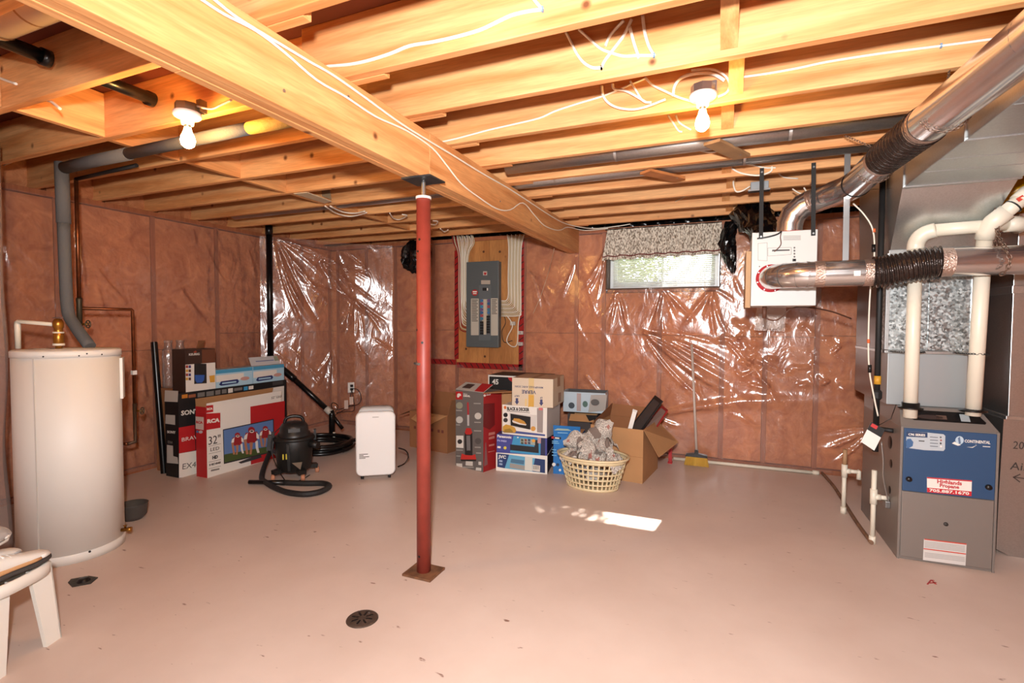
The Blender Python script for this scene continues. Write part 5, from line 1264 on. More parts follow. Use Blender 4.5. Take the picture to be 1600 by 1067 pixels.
VE.Rt.shape('brown_tape', vr([(664, 182), (664, 90), (690, 82), (692, 174)]), K((150, 110, 78))); VE.Rt.shape('brown_tape', vr([(672, 335), (674, 245), (700, 236), (698, 325)]), K((150, 110, 78)))
VE.T.rect('brown_tape', 0.16, 0.0, 0.21, 0.40, K((150, 112, 80)))

# ---- boxes between the stack and the basket
BX = Carton('blue_box', 'bright blue appliance box with its top flap folded forward', (-1.352, 4.16, 0), R(7), 0.235, 0.30, 0.345, (BLUE, BLUE, M_CARD, BLUE, M_CARD))
xq = lambda l: BX.F.q(l, z6)
BX.flap('top_flap', [(0, -0.001, 0.345), (0.235, -0.001, 0.345), (0.235, -0.012, 0.43), (0, -0.012, 0.43)], BLUE)
BX.F.shape('black_strip', xq([(606, 692), (606, 668), (700, 678), (700, 700)]), BLK); BX.F.shape('red_strip', xq([(606, 690), (606, 668), (632, 670), (632, 693)]), RED_, h=0.0008)
BX.F.shape('white_print', xq([(640, 690), (642, 678), (684, 683), (684, 694)]), WHT, h=0.0008)
BX.F.shape('silver_print', xq([(634, 606), (668, 588), (770, 594), (804, 612)]), K((150, 170, 160)), h=0.014); BX.F.shape('white_print', xq([(668, 634), (672, 626), (768, 630), (772, 638)]), K((130, 180, 214)), h=0.014)
for y_, w_ in ((712, 60), (730, 70), (795, 40), (820, 52), (850, 44)): BX.F.shape('small_print', xq([(612, y_ + 8), (612, y_), (612 + w_, y_ + 4), (612 + w_, y_ + 12)]), K((120, 180, 216)))
BX.F.shape('product_print', xq(circ(630, 945, 18, 10)), WHT); BX.F.shape('product_print', xq(circ(668, 948, 16, 10)), K((30, 50, 80))); BX.F.shape('product_print', xq(circ(690, 1000, 12, 10)), WHT)
DB = Carton('cardboard_box', 'dark open box with a brown flap behind the blue box', (-1.335, 4.53, 0), R(2), 0.275, 0.26, 0.47, (), bare=True)
DB.walls(K((60, 50, 48)), M_CARD); DB.flap('front_flap', [(0.03, -0.001, 0.47), (0.26, -0.001, 0.47), (0.26, -0.07, 0.42), (0.03, -0.07, 0.42)], M_CARD)
DB.flap('black_flap', [(0.18, -0.03, 0.475), (0.275, -0.01, 0.475), (0.275, -0.08, 0.40), (0.24, -0.08, 0.40)], BLK)
LB = Carton('appliance_box', 'pale blue-grey appliance box lying open on top of the dark box', (-1.40, 4.60, 0.476), R(6), 0.40, 0.24, 0.19, (), bare=True)
LB.walls(K((180, 196, 206)), K((60, 58, 58))); LB.flap('left_flap', [(0.0, 0.0, 0.19), (0.0, 0.2, 0.19), (-0.10, 0.2, 0.14), (-0.10, 0.0, 0.14)], LBLUE)
LB.flap('front_flap', [(0.24, -0.002, 0.005), (0.40, -0.002, 0.03), (0.42, -0.05, 0.185), (0.27, -0.05, 0.175)], K((176, 170, 164)))
LB.F.shape('product_print', LB.F.ell(0.31, 0.11, 0.04, 0.03), K((80, 76, 74)), h=0.056)
LB.F.rect('grey_band', 0.13, 0.01, 0.17, 0.18, K((170, 150, 146))); LB.F.shape('product_print', LB.F.ell(0.08, 0.06, 0.03, 0.03), K((50, 60, 70))); LB.F.shape('product_print', LB.F.ell(0.21, 0.08, 0.025, 0.03), K((70, 100, 90)))

# ---- big brown box with framed pictures in it
BG = Carton('cardboard_box', 'large open brown cardboard box holding picture frames beside the basket', (-1.041, 4.238, 0), math.atan2(-0.053, 0.453), 0.456, 0.52, 0.446, (), bare=True)
BG.walls(M_CARD, M_CARD2); w, d, h = BG.w, BG.d, BG.h
BG.flap('right_flap', [(w, 0.02, h), (w, d - 0.04, h), (w + 0.20, d - 0.10, h - 0.16), (w + 0.12, 0.05, h - 0.22)], M_CARD)
BG.flap('left_flap', [(0, 0.02, h), (0, d, h), (0.02, d, h + 0.12), (0.01, 0.10, h + 0.03)], M_CARD2)
BG.flap('rear_flap', [(0, d, h), (w, d, h), (w - 0.02, d + 0.02, h + 0.10), (0.02, d + 0.02, h + 0.11)], M_CARD2)
BG.F.rect('crease', 0.0, 0.215, w, 0.218, M_CARD2)
def in_box(name, label, cat, pts, m, t=0.012, cm=None):
    p = [Vector(a) for a in pts]; n = (p[1] - p[0]).cross(p[2] - p[0]).normalized(); c = sum(p, Vector()) / 4
    r_ = thing(name, label, cat, tuple(c)); mb = MB()
    part(r_, 'panel', MB().poly([c + (q_ - c) * 0.88 for q_ in p], n, t * 0.6), m)
    for i in range(4): part(r_, 'rail', MB().hexa([p[i], p[(i + 1) % 4], c + (p[(i + 1) % 4] - c) * 0.86, c + (p[i] - c) * 0.86] + [v + n * t for v in (p[i], p[(i + 1) % 4], c + (p[(i + 1) % 4] - c) * 0.86, c + (p[i] - c) * 0.86)]), cm or BLK)
    return r_
def BW(x, y, z): return BG.M @ Vector((x, y, z))
in_box('picture_frame', 'black picture frame leaning out of the big brown box', 'frame', [BW(0.20, 0.30, 0.30), BW(0.34, 0.14, 0.30), BW(0.56, 0.24, 0.66), BW(0.46, 0.40, 0.68)], K((70, 66, 66)))
in_box('picture_frame', 'red-edged frame behind the black one in the big brown box', 'frame', [BW(0.30, 0.42, 0.32), BW(0.43, 0.30, 0.30), BW(0.57, 0.40, 0.56), BW(0.50, 0.50, 0.58)], K((150, 120, 110)), cm=K((160, 40, 38)))
wsx = thing('white_stick', 'white plastic strip sticking up from the big brown box', 'stick', tuple(BW(0.30, 0.08, 0.20)))
part(wsx, 'strip', MB().bar(BW(0.27, 0.06, 0.20), BW(0.36, 0.09, 0.585), 0.035, 0.008, up=(0, 1, 0)), M_WHITE)
part(wsx, 'end_cap', MB().bar(BW(0.357, 0.089, 0.575), BW(0.362, 0.091, 0.592), 0.039, 0.012, up=(0, 1, 0)), K((210, 206, 200)))
rs = thing('red_stand', 'small red metal stand leg behind the big brown box', 'stand', (-0.44, 4.93, 0))
part(rs, 'leg', MB().box((-0.455, 4.92, 0), (-0.425, 4.94, 0.20)), RED_); part(rs, 'foot', MB().box((-0.46, 4.90, 0), (-0.42, 4.96, 0.012)), RED_)
part(rs, 'shelf', MB().box((-0.47, 4.905, 0.20), (-0.41, 4.955, 0.215)), RED_)

# ---- laundry basket and newspapers
bcx, bcy, bh = -0.955, 3.965, 0.265
bask = thing('laundry_basket', 'cream plastic laundry basket full of crumpled newspaper', 'basket', (bcx, bcy, 0), R(-4))
M_BASK = mat('basket_cream', (222, 204, 164), 0.45)
def ov(a, t): 
    rx = 0.205 + 0.075 * t; ry = 0.145 + 0.055 * t; return Vector((rx * math.cos(a), ry * math.sin(a), bh * t))
def band(t0, t1, th):
    n = 60; mb = MB(); vs = []; fs = []
    for k in range(n):
        a = 6.2832 * k / n; nrm = Vector((math.cos(a), math.sin(a), 0))
        vs += [ov(a, t0), ov(a, t1), ov(a, t1) + nrm * th, ov(a, t0) + nrm * th]
    for k in range(n):
        k2 = (k + 1) % n
        for j in range(4): fs.append((k * 4 + j, k * 4 + (j + 1) % 4, k2 * 4 + (j + 1) % 4, k2 * 4 + j))
    return mb.add(vs, fs, 0, True)
part(bask, 'rim', band(0.93, 1.0, 0.018), M_BASK, world=False)
for t0, t1 in ((0.66, 0.71), (0.50, 0.55), (0.34, 0.39), (0.18, 0.23)):
    part(bask, 'hoop', band(t0, t1, 0.005), M_BASK, world=False)
part(bask, 'base', band(0.0, 0.08, 0.006).add([ov(6.2832 * k / 40, 0.01) for k in range(40)], [tuple(range(40))]), M_BASK, world=False)
part(bask, 'upper_band', band(0.83, 0.94, 0.005), M_BASK, world=False)
for k in range(38):
    a = 6.2832 * k / 38; tn = Vector((-math.sin(a), math.cos(a), 0))
    p0, p1 = ov(a, 0.05), ov(a, 0.9); part(bask, 'rib', MB().bar(p0, p1, 0.012, 0.005, up=(math.cos(a), math.sin(a), 0.2)), M_BASK, world=False)
def newsprint():
    m, nt, b = nodes_of('newsprint'); L = nt.links
    tc = nt.nodes.new('ShaderNodeTexCoord'); mp = nt.nodes.new('ShaderNodeMapping'); L.new(tc.outputs['UV'], mp.inputs['Vector'])
    mp.inputs['Scale'].default_value = (30, 120, 1)
    n = nt.nodes.new('ShaderNodeTexNoise'); n.inputs['Scale'].default_value = 1.0; n.inputs['Detail'].default_value = 2; L.new(mp.outputs[0], n.inputs['Vector'])
    r = nt.nodes.new('ShaderNodeValToRGB'); r.color_ramp.elements[0].position = 0.44; r.color_ramp.elements[1].position = 0.58
    r.color_ramp.elements[0].color = lin((104, 96, 92)); r.color_ramp.elements[1].color = lin((234, 226, 214)); L.new(n.outputs['Fac'], r.inputs['Fac'])
    v = nt.nodes.new('ShaderNodeTexVoronoi'); v.inputs['Scale'].default_value = 4.5; v.distance = 'CHEBYCHEV'; L.new(tc.outputs['UV'], v.inputs['Vector'])
    sp = nt.nodes.new('ShaderNodeSeparateColor'); L.new(v.outputs['Color'], sp.inputs[0])
    r2 = nt.nodes.new('ShaderNodeValToRGB'); r2.color_ramp.interpolation = 'CONSTANT'
    e = r2.color_ramp.elements; e[0].color = (0, 0, 0, 1); e[1].position = 0.80; e[1].color = (1, 1, 1, 1); L.new(sp.outputs[0], r2.inputs['Fac'])
    r3 = nt.nodes.new('ShaderNodeValToRGB'); r3.color_ramp.interpolation = 'CONSTANT'; e = r3.color_ramp.elements
    e[0].color = lin((120, 106, 98)); e[1].position = 0.45; e[1].color = lin((160, 110, 100)); q_ = e.new(0.75); q_.color = lin((90, 80, 66)); L.new(sp.outputs[1], r3.inputs['Fac'])
    mx = nt.nodes.new('ShaderNodeMix'); mx.data_type = 'RGBA'; L.new(r2.outputs['Color'], mx.inputs['Factor']); L.new(r.outputs['Color'], mx.inputs[6]); L.new(r3.outputs['Color'], mx.inputs[7])
    L.new(mx.outputs[2], b.inputs['Base Color']); b.inputs['Roughness'].default_value = 0.9; return m
M_NEWS = newsprint()
def news(label, c, rx, ry, rz, seed, up=0.0, group='newspapers in the basket'):
    """one crumpled sheet: a grid folded into a loose ball"""
    g = np.random.RandomState(seed); n = 26; me = bpy.data.meshes.new('newspaper'); V = []; UV = []
    ph = g.uniform(0, 6.28, 12)
    for j in range(n + 1):
        for i in range(n + 1):
            u, v = i / n, j / n; x, y = (u - 0.5) * 2, (v - 0.5) * 2
            r_ = math.hypot(x, y); bump = 0.65 * abs(math.sin(2.6 * x + 1.7 * y + ph[0])) + 0.45 * abs(math.sin(4.1 * y - 2.3 * x + ph[1])) + 0.28 * abs(math.sin(6.7 * x + 5.1 * y + ph[2])) + 0.15 * abs(math.sin(11 * y - 9 * x + ph[3]))
            fall = max(0.0, 1 - 0.50 * r_ * r_)
            X = rx * x * (0.72 + 0.18 * math.sin(3 * y + ph[4])); Y = ry * y * (0.72 + 0.18 * math.sin(3 * x + ph[5])); Z = rz * (0.85 * fall + 0.38 * bump - 0.45)
            if up: Z += up * max(0, x * math.cos(ph[6]) + y * math.sin(ph[6]) - 0.35) ** 1.5
            V.append((X, Y, Z)); UV.append((u, v))
    F = [(j * (n + 1) + i, j * (n + 1) + i + 1, (j + 1) * (n + 1) + i + 1, (j + 1) * (n + 1) + i) for j in range(n) for i in range(n)]
    me.from_pydata(V, [], F); ul = me.uv_layers.new(name='UVMap')
    for lp in me.loops: ul.data[lp.index].uv = UV[lp.vertex_index]
    me.materials.append(M_NEWS); me.update()
    o = bpy.data.objects.new('newspaper', me); COL.objects.link(o); o.location = c; o.rotation_euler = (g.uniform(-0.2, 0.2), g.uniform(-0.2, 0.2), g.uniform(0, 6.28))
    return tag(o, label, 'newspaper', group)
NLS = ['crumpled newspaper at the left end of the laundry basket', 'crumpled newspaper at the right end of the laundry basket', 'crumpled newspaper in the middle of the basket heap', 'crumpled newspaper high on the left of the basket heap', 'crumpled newspaper high on the right of the basket heap', 'crumpled newspaper at the front rim of the basket', 'flattened newspaper seen through the basket holes']
for k, (dx, dy, z, rx, ry, rz) in enumerate(((-0.13, -0.03, 0.20, 0.15, 0.14, 0.12), (0.13, -0.02, 0.20, 0.15, 0.14, 0.13), (0.0, 0.0, 0.22, 0.17, 0.15, 0.15), (-0.07, 0.05, 0.29, 0.15, 0.12, 0.13), (0.09, 0.03, 0.29, 0.14, 0.12, 0.13), (0.02, -0.06, 0.25, 0.14, 0.11, 0.14), (0.0, 0.0, 0.10, 0.18, 0.12, 0.09))):
    news(NLS[k], (bcx + dx, bcy + dy, z), rx, ry, rz, 40 + k)
def twist(label, p0, p1, w, seed):
    g = np.random.RandomState(seed); p0, p1 = Vector(p0), Vector(p1); d = p1 - p0; sd_ = d.cross(Vector((0, 1, 0))).normalized(); nn = sd_.cross(d).normalized()
    n, m_ = 14, 16; V = []; UV = []
    for j in range(n + 1):
        t = j / n; ww = w * (0.35 + 1.2 * math.sin(math.pi * min(1, t * 0.75 + 0.2)) * (1 - 0.8 * max(0, t - 0.75) * 4))
        for i in range(m_ + 1):
            a = (i / m_ - 0.5) * 4.2; k = 1 + 0.3 * math.sin(a * 3 + t * 9 + seed)
            p = p0 + d * t + sd_ * ww * math.sin(a) * k * 0.6 + nn * ww * (1 - math.cos(a)) * 0.35 * k; V.append(tuple(p)); UV.append((i / m_ * 0.7, t * 0.8))
    F = [(j * (m_ + 1) + i, j * (m_ + 1) + i + 1, (j + 1) * (m_ + 1) + i + 1, (j + 1) * (m_ + 1) + i) for j in range(n) for i in range(m_)]
    me = bpy.data.meshes.new('newspaper'); me.from_pydata(V, [], F); ul = me.uv_layers.new(name='UVMap')
    for lp in me.loops: ul.data[lp.index].uv = UV[lp.vertex_index]
    me.materials.append(M_NEWS); me.update(); o = bpy.data.objects.new('newspaper', me); COL.objects.link(o)
    return tag(o, label, 'newspaper', 'newspapers in the basket')
twist('twisted newspaper point rising above the basket heap', (bcx - 0.02, bcy + 0.02, 0.36), S(955, 658, y=3.98), 0.085, 3)
twist('rolled newspaper end hanging over the basket beside the blue box', (bcx - 0.05, bcy + 0.03, 0.36), S(880, 692, y=3.95), 0.075, 8)

# ---- broom
br = thing('broom', 'broom with white handle and yellow bristles leaning on the plastic wall', 'broom', (-0.206, 4.93, 0))
hb = Vector((-0.206, 4.93, 0.115)); ht = Vector((-0.272, 5.045, 1.125))
part(br, 'handle', MB().tube([hb, ht], 0.0115, 10), mat('broom_handle', (206, 190, 178), 0.4))
part(br, 'cap', MB().prism([(-0.305, 0.085), (-0.107, 0.085), (-0.115, 0.105), (-0.19, 0.118), (-0.192, 0.15), (-0.222, 0.15), (-0.224, 0.118), (-0.297, 0.105)], 4.905, 4.955, 'y'), M_BLACK)
random.seed(12)
bl_ = MB()
for i in range(70):
    x = -0.295 + 0.178 * i / 69; 
    for j in range(3):
        y = 4.915 + 0.015 * j; bl_.bar((x, y, 0.09), (x + (x + 0.206) * 0.16 + random.uniform(-0.004, 0.004), y - 0.008 + random.uniform(-0.01, 0.01), random.uniform(0.0, 0.006)), 0.003, 0.003)
bo_ = part(br, 'bristles', bl_, mat('bristle_yellow', (204, 160, 64), 0.8)); bo_['kind'] = 'stuff'
# =================================================================== RIGHT SIDE: VENTILATOR, DUCTS, FURNACE
M_FLEX = mat('flex_film', (58, 48, 44), 0.18, 0.55, bump=0.9, bscale=26)
M_COLLAR = mat('collar_red', (178, 44, 52), 0.5)
HR = Carton('ventilator', 'white box-shaped heat recovery ventilator hung from the joists', (0.165, 3.60, 1.437), 0.0, 0.362, 0.36, 0.470, (), cat='ventilator', bare=True)
MB().bbox((0, 0, 0), (0.362, 0.36, 0.470), 0.004).build('casing', mat('vent_white', (206, 206, 203), 0.5), HR.root)
MB().bbox((-0.004, -0.002, 0.0), (0.016, 0.0, 0.47), 0.0009).build('door_edge', mat('vent_grey', (206, 206, 204), 0.5), HR.root)
MB().bbox((-0.035, 0.05, -0.01), (-0.004, 0.34, 0.36), 0.002).build('side_board', mat('board_tan', (186, 150, 112), 0.7), HR.root)
z8 = (1130, 240, 3.81)
hq = lambda l: HR.F.q(l, z8)
INKG = K((96, 96, 96))
def outline(face, pts, m, w=0.0016):
    P = pts + [pts[0]]; mb = MB()
    for i in range(len(pts)): mb.bar(face.p(*P[i], 0.0005), face.p(*P[i + 1], 0.0005), w, 0.0008, up=face.w)
    return mb.build('outline_print', m, face.root)
outline(HR.F, hq([(207, 635), (207, 535), (262, 530), (262, 638)]), INKG)
outline(HR.F, hq([(266, 610), (266, 562), (405, 558), (405, 600)]), INKG)
HR.F.shape('diagram_print', hq([(290, 582), (292, 572), (396, 570), (396, 578)]), DK)
for i in range(5): HR.F.shape('small_print', hq([(358, 492 + i * 6), (358, 489 + i * 6), (462, 487 + i * 6), (462, 490 + i * 6)]), K((150, 150, 148)))
for i in range(5): HR.F.shape('symbol_print', hq(circ(424, 560 + i * 18, 6, 8)), INKG)
HR.F.shape('label_print', hq([(412, 642), (412, 626), (434, 626), (434, 642)]), DK)
for p in hq([(216, 672)]): HR.F.shape('screw', HR.F.ell(p[0], p[1], 0.004, 0.004, 8), DK)
cc = Vector((0.275, 3.60, 1.612))
def ringlathe(c, r0, r1, y0, y1): return MB().lathe([(r0, y0), (r1, y0), (r1, y1), (r0, y1), (r0, y0)], c, 28, axis='y')
MBo = ringlathe((cc.x, cc.y, cc.z), 0.055, 0.088, -0.012, 0.0); part(HR.root, 'front_collar', MBo, M_COLLAR)
for k in range(8):
    a = 6.2832 * k / 8 + 0.3; part(HR.root, 'rivet', MB().disc((cc.x + 0.081 * math.cos(a), 3.587, cc.z + 0.081 * math.sin(a)), 0.0035, (0, -1, 0), 8, t=0.002), M_STEEL)
part(HR.root, 'top_collar', MB().lathe([(0.06, 1.907), (0.095, 1.907), (0.095, 1.918), (0.06, 1.918)], (0.385, 3.74, 0), 28), M_COLLAR)
part(HR.root, 'control_cable', MB().tube(smooth_path([(0.19, 3.59, 1.868), (0.24, 3.585, 1.872), (0.30, 3.585, 1.886), (0.328, 3.59, 1.905)], 4), 0.005, 6), M_BLACK)
part(HR.root, 'control_cable', MB().tube(smooth_path([(0.328, 3.592, 1.905), (0.322, 3.592, 1.87), (0.325, 3.592, 1.82), (0.29, 3.592, 1.78)], 4), 0.003, 6), mat('wire_brown', (96, 60, 44), 0.6))
part(HR.root, 'drain_nipple', MB().tube([(0.25, 3.72, 1.437), (0.25, 3.72, 1.36)], 0.014, 10), mat('wire_brown', (96, 60, 44), 0.6))
for i, (a, b) in enumerate((((0.205, 3.545, 2.30), (0.212, 3.596, 1.865)), ((0.487, 3.545, 2.30), (0.502, 3.596, 1.868)))):
    part(HR.root, 'hanger_strap', MB().bar(a, b, 0.024, 0.004, up=(0, 1, 0)), mat('strap_black', (20, 20, 21), 0.75))
    for p in (Vector(a).lerp(Vector(b), 0.06), Vector(a).lerp(Vector(b), 0.97)): part(HR.root, 'strap_bolt', MB().disc(p - Vector((0, 0.006, 0)), 0.006, (0, -1, 0), 8, t=0.004), M_STEEL)

def ring_on(root, name, p, d, r, w, m): 
    p = Vector(p); d = Vector(d).normalized(); return part(root, name, MB().tube([p - d * w / 2, p + d * w / 2], r, 28, cap=False), m)
# front supply duct
fd = thing('round_duct', 'horizontal round metal duct running from the ventilator front past the furnace', 'duct', (0.6, 3.34, 1.6))
RD = 0.0735
el = [(0.275, 3.588, 1.612), (0.277, 3.52, 1.611), (0.295, 3.455, 1.610), (0.335, 3.395, 1.609), (0.395, 3.355, 1.608), (0.45, 3.348, 1.608)]
part(fd, 'elbow', MB().tube(el, RD, 28, cap=False), M_DUCT)
for i in (2, 3, 4): ring_on(fd, 'elbow_seam', el[i], Vector(el[i + 1]) - Vector(el[i - 1]), RD + 0.002, 0.008, M_DUCT)
part(fd, 'pipe', MB().tube([(0.45, 3.348, 1.608), (0.755, 3.338, 1.608)], RD, 32, cap=False), M_DUCT)
ring_on(fd, 'crimp_band', (0.445, 3.348, 1.608), (1, 0, 0), RD + 0.003, 0.012, M_DUCT)
ring_on(fd, 'foil_tape', (0.50, 3.3465, 1.608), (1, 0, 0), RD + 0.001, 0.05, M_FOIL); ring_on(fd, 'foil_tape', (0.735, 3.3385, 1.608), (1, 0, 0), RD + 0.0012, 0.05, M_FOIL)
part(fd, 'bar_code_label', MB().bar((0.655, 3.267, 1.600), (0.685, 3.266, 1.600), 0.002, 0.028), M_WHITE)
fp = []; fr = []
for k in range(61):
    t = k / 60; fp.append(Vector((0.755 + 0.285 * t, 3.338 - 0.025 * t, 1.608 + 0.040 * (3 * t * t - 2 * t ** 3)))); fr.append(RD + 0.006 + (0.006 if (k % 4) < 2 else -0.004) + 0.003 * math.sin(k * 1.7))
part(fd, 'flexible_sleeve', MB().tube(fp, fr, 28, cap=False), M_FLEX)
part(fd, 'pipe', MB().tube([(1.035, 3.313, 1.648), (2.42, 3.30, 1.650)], RD, 32, cap=False), M_DUCT)
ring_on(fd, 'foil_tape', (1.06, 3.313, 1.648), (1, 0, 0), RD + 0.0015, 0.06, M_FOIL)
part(fd, 'hanger_strap', MB().bar((0.637, 3.42, 2.30), (0.642, 3.415, 1.60), 0.030, 0.002, up=(0, 1, 0)), M_STEEL)

# exhaust duct over the top
ed = thing('round_duct', 'shiny round duct rising from the ventilator top and running along the ceiling', 'duct', (0.65, 3.0, 2.1))
el2 = [(0.385, 3.74, 1.915), (0.387, 3.738, 1.975), (0.408, 3.728, 2.035), (0.455, 3.71, 2.078), (0.50, 3.695, 2.096)]
part(ed, 'elbow', MB().tube(el2, 0.078, 28, cap=False), M_DUCT)
for i in (1, 2, 3): ring_on(ed, 'elbow_seam', el2[i], Vector(el2[i + 1]) - Vector(el2[i - 1]), 0.080, 0.007, M_DUCT)
part(ed, 'pipe', MB().tube([(0.49, 3.70, 2.093), (0.625, 3.57, 2.115)], 0.074, 28, cap=False), M_DUCT)
ring_on(ed, 'foil_tape', (0.515, 3.675, 2.098), (0.135, -0.13, 0.022), 0.0765, 0.05, M_FOIL)
part(ed, 'elbow', MB().tube([(0.60, 3.595, 2.112), (0.645, 3.53, 2.115), (0.668, 3.42, 2.112), (0.672, 3.35, 2.108)], 0.077, 28, cap=False), M_DUCT)
part(ed, 'pipe', MB().tube([(0.672, 3.36, 2.108), (0.676, 2.84, 2.095)], 0.073, 32, cap=False), M_DUCT)
ring_on(ed, 'foil_tape', (0.676, 2.86, 2.096), (0.004, -0.52, 0), 0.0745, 0.05, M_FOIL)
fp = []; fr = []
for k in range(49):
    t = k / 48; fp.append(Vector((0.676 + 0.035 * t, 2.84 - 0.40 * t, 2.095))); fr.append(0.074 + (0.005 if (k % 4) < 2 else -0.003))
part(ed, 'flexible_sleeve', MB().tube(fp, fr, 28, cap=False), M_FLEX)
part(ed, 'pipe', MB().tube([(0.709, 2.46, 2.095), (0.760, 1.78, 2.092)], 0.074, 32, cap=False), M_DUCT)
ring_on(ed, 'foil_tape', (0.711, 2.43, 2.095), (0.05, -0.67, 0), 0.0755, 0.045, M_FOIL)
part(ed, 'end_elbow', MB().tube(smooth_path([(0.760, 1.80, 2.092), (0.768, 1.66, 2.10), (0.772, 1.56, 2.16), (0.773, 1.53, 2.30), (0.773, 1.53, 2.50)], 4), 0.075, 24, cap=False), M_DUCT)
def chain(root, name, pts, r=0.0055, m=None):
    P = smooth_path(pts, 4); L = 0; out = MB(); acc = 0; step = r * 2.6; k = 0
    for i in range(len(P) - 1):
        seg = (P[i + 1] - P[i]); l = seg.length; d = seg.normalized()
        while acc < l:
            c = P[i] + d * acc; a = d.orthogonal().normalized(); b = d.cross(a)
            if k % 2: a, b = b, a
            loop = [c + d * math.cos(6.2832 * j / 8) * r * 1.7 + a * math.sin(6.2832 * j / 8) * r for j in range(9)]
            out.tube(loop, r * 0.32, 4, cap=False); acc += step; k += 1
        acc -= l
    o = part(root, name, out, m or mat('chain_steel', (132, 110, 96), 0.4, 0.8)); o['kind'] = 'stuff'; return o
def loop_pts(c, d, r, a0, a1, n=9):
    c = Vector(c); d = Vector(d).normalized(); s_ = d.cross(Vector((0, 0, 1))).normalized(); u_ = s_.cross(d)
    return [c + s_ * math.cos(R(a0 + (a1 - a0) * k / n)) * r + u_ * math.sin(R(a0 + (a1 - a0) * k / n)) * r for k in range(n + 1)]
chain(ed, 'hanger_chain', [S(1483, 112, y=2.42), S(1480, 128, y=2.35), S(1471, 145, y=2.30)] + [p for p in loop_pts((0.721, 2.29, 2.095), (0.05, -0.67, 0), 0.081, 150, 330)], 0.005)
chain(ed, 'hanger_chain', [(0.56, 3.05, 2.28)] + loop_pts((0.676, 3.0, 2.10), (0.0, -1, 0), 0.08, 150, 330), 0.005)

# ---- supply trunk, transition, plenum
tr = thing('supply_trunk', 'large rectangular sheet-metal trunk duct under the joists at the right', 'duct', (1.09, 1.5, 2.05))
part(tr, 'trunk', MB().bbox((0.868, -0.3, 2.05), (1.34, 3.30, 2.275), 0.003), M_SHEET)
for y in (0.9, 1.75, 2.55, 3.285): part(tr, 'joint_flange', MB().bbox((0.862, y - 0.012, 2.044), (1.346, y + 0.012, 2.278), 0.002), M_SHEET)
for y in (1.2, 1.45, 2.0, 2.2, 2.8, 3.0): part(tr, 'crease', MB().bar((0.872, y, 2.049), (1.336, y + 0.012, 2.049), 0.005, 0.003), M_SHEET)
part(tr, 'angle_bracket', MB().bar((0.865, 1.93, 2.04), (0.865, 1.93, 2.12), 0.03, 0.004, up=(1, 0, 0)), M_STEEL)
tt = MB().hexa([(0.885, 3.552, 1.740), (1.268, 3.552, 1.740), (1.268, 4.25, 1.740), (0.885, 4.25, 1.740), (0.868, 3.30, 2.05), (1.34, 3.30, 2.05), (1.34, 4.25, 2.27), (0.868, 4.25, 2.27)])
tt.hexa([(0.868, 3.30, 2.05), (1.34, 3.30, 2.05), (1.34, 3.302, 2.05), (0.868, 3.302, 2.05), (0.868, 3.30, 2.275), (1.34, 3.30, 2.275), (1.34, 4.25, 2.275), (0.868, 4.25, 2.275)])
part(tr, 'sloped_transition', tt, M_SHEET)
part(tr, 'drip_flange', MB().bbox((0.878, 3.538, 1.728), (1.275, 3.553, 1.752), 0.002), M_SHEET)

fu = Carton('furnace', 'grey gas furnace with blue upper door and propane company sign', (0.93, 3.423, 0), 0.0, 0.427, 0.80, 0.755, (), cat='furnace', bare=True)
M_FG = mat('furnace_grey', (136, 128, 122), 0.4, 0.35); M_FBLUE = mat('furnace_blue', (44, 74, 110), 0.42)
FR = fu.root
MB().bbox((0, 0.004, 0), (0.427, 0.80, 0.752), 0.003).build('cabinet', M_FG, FR)
MB().hexa([(0.0, 0.0, 0.752), (0.427, 0.0, 0.752), (0.427, 0.80, 0.752), (0.0, 0.80, 0.752), (0.012, 0.085, 0.852), (0.375, 0.085, 0.852), (0.427, 0.80, 0.852), (0.0, 0.80, 0.852)]).build('top_cover', M_FG, FR)
z7 = (1280, 630, 3.809)
uq = lambda l: fu.F.q(l, z7)
def panel(name, pts, m, t): return fu.F.shape(name, pts, m, 0.004, t)
bp_ = uq([(488, 515), (1035, 575), (1055, 182), (498, 142)])
door = MB().bbox((0.013, -0.010, 0.392), (0.413, 0.0, 0.745), 0.003).build('upper_door', M_FBLUE, FR)
low = MB().bbox((0.013, -0.008, 0.018), (0.413, 0.0, 0.388), 0.003).build('lower_door', M_FG, FR)
for x in (0.0, 0.416): MB().bbox((x, -0.004, 0.0), (x + 0.011, 0.004, 0.752), 0.001).build('corner_post', M_FG, FR)
H = 0.0102
fu.F.o = fu.F.o + Vector((0, 0, 0))
fu.F.shape('control_label', uq([(515, 262), (515, 166), (640, 172), (735, 182), (746, 192), (744, 270), (735, 281), (620, 276)]), K((176, 184, 190)), H)
fu.F.shape('label_tab', uq([(515, 196), (515, 166), (640, 173), (640, 202)]), K((36, 56, 92)), H + 0.0008)
fu.F.fit(z7, 'C96 SERIES', 526, 188, 626, 194, 13, WHT, bold=0.003, h=H + 0.0016)
fu.F.shape('swirl_print', uq([(516, 262), (512, 230), (520, 210), (540, 208), (556, 228), (552, 252), (530, 264)]), K((60, 96, 140)), H + 0.0008)
for i, y in enumerate((196, 214, 232, 250)): fu.F.shape('indicator', uq(circ(718 + 2 * (i % 2), y + 4, 6, 8)), (K((90, 96, 100)), K((150, 90, 90)), DK, WHT)[i], H + 0.0008); fu.F.shape('small_print', uq([(655, y + 4), (655, y), (702, y + 3), (702, y + 7)]), K((90, 96, 104)), H + 0.0008)
fu.F.shape('small_print', uq([(588, 224), (588, 218), (622, 220), (622, 226)]), DK, H + 0.0008)
fu.F.shape('sail_logo', uq(circ(830, 218, 25)), K((176, 196, 210)), H); fu.F.shape('sail_logo', uq([(785, 236), (800, 226), (838, 246), (820, 250)]), WHT, H + 0.0008)
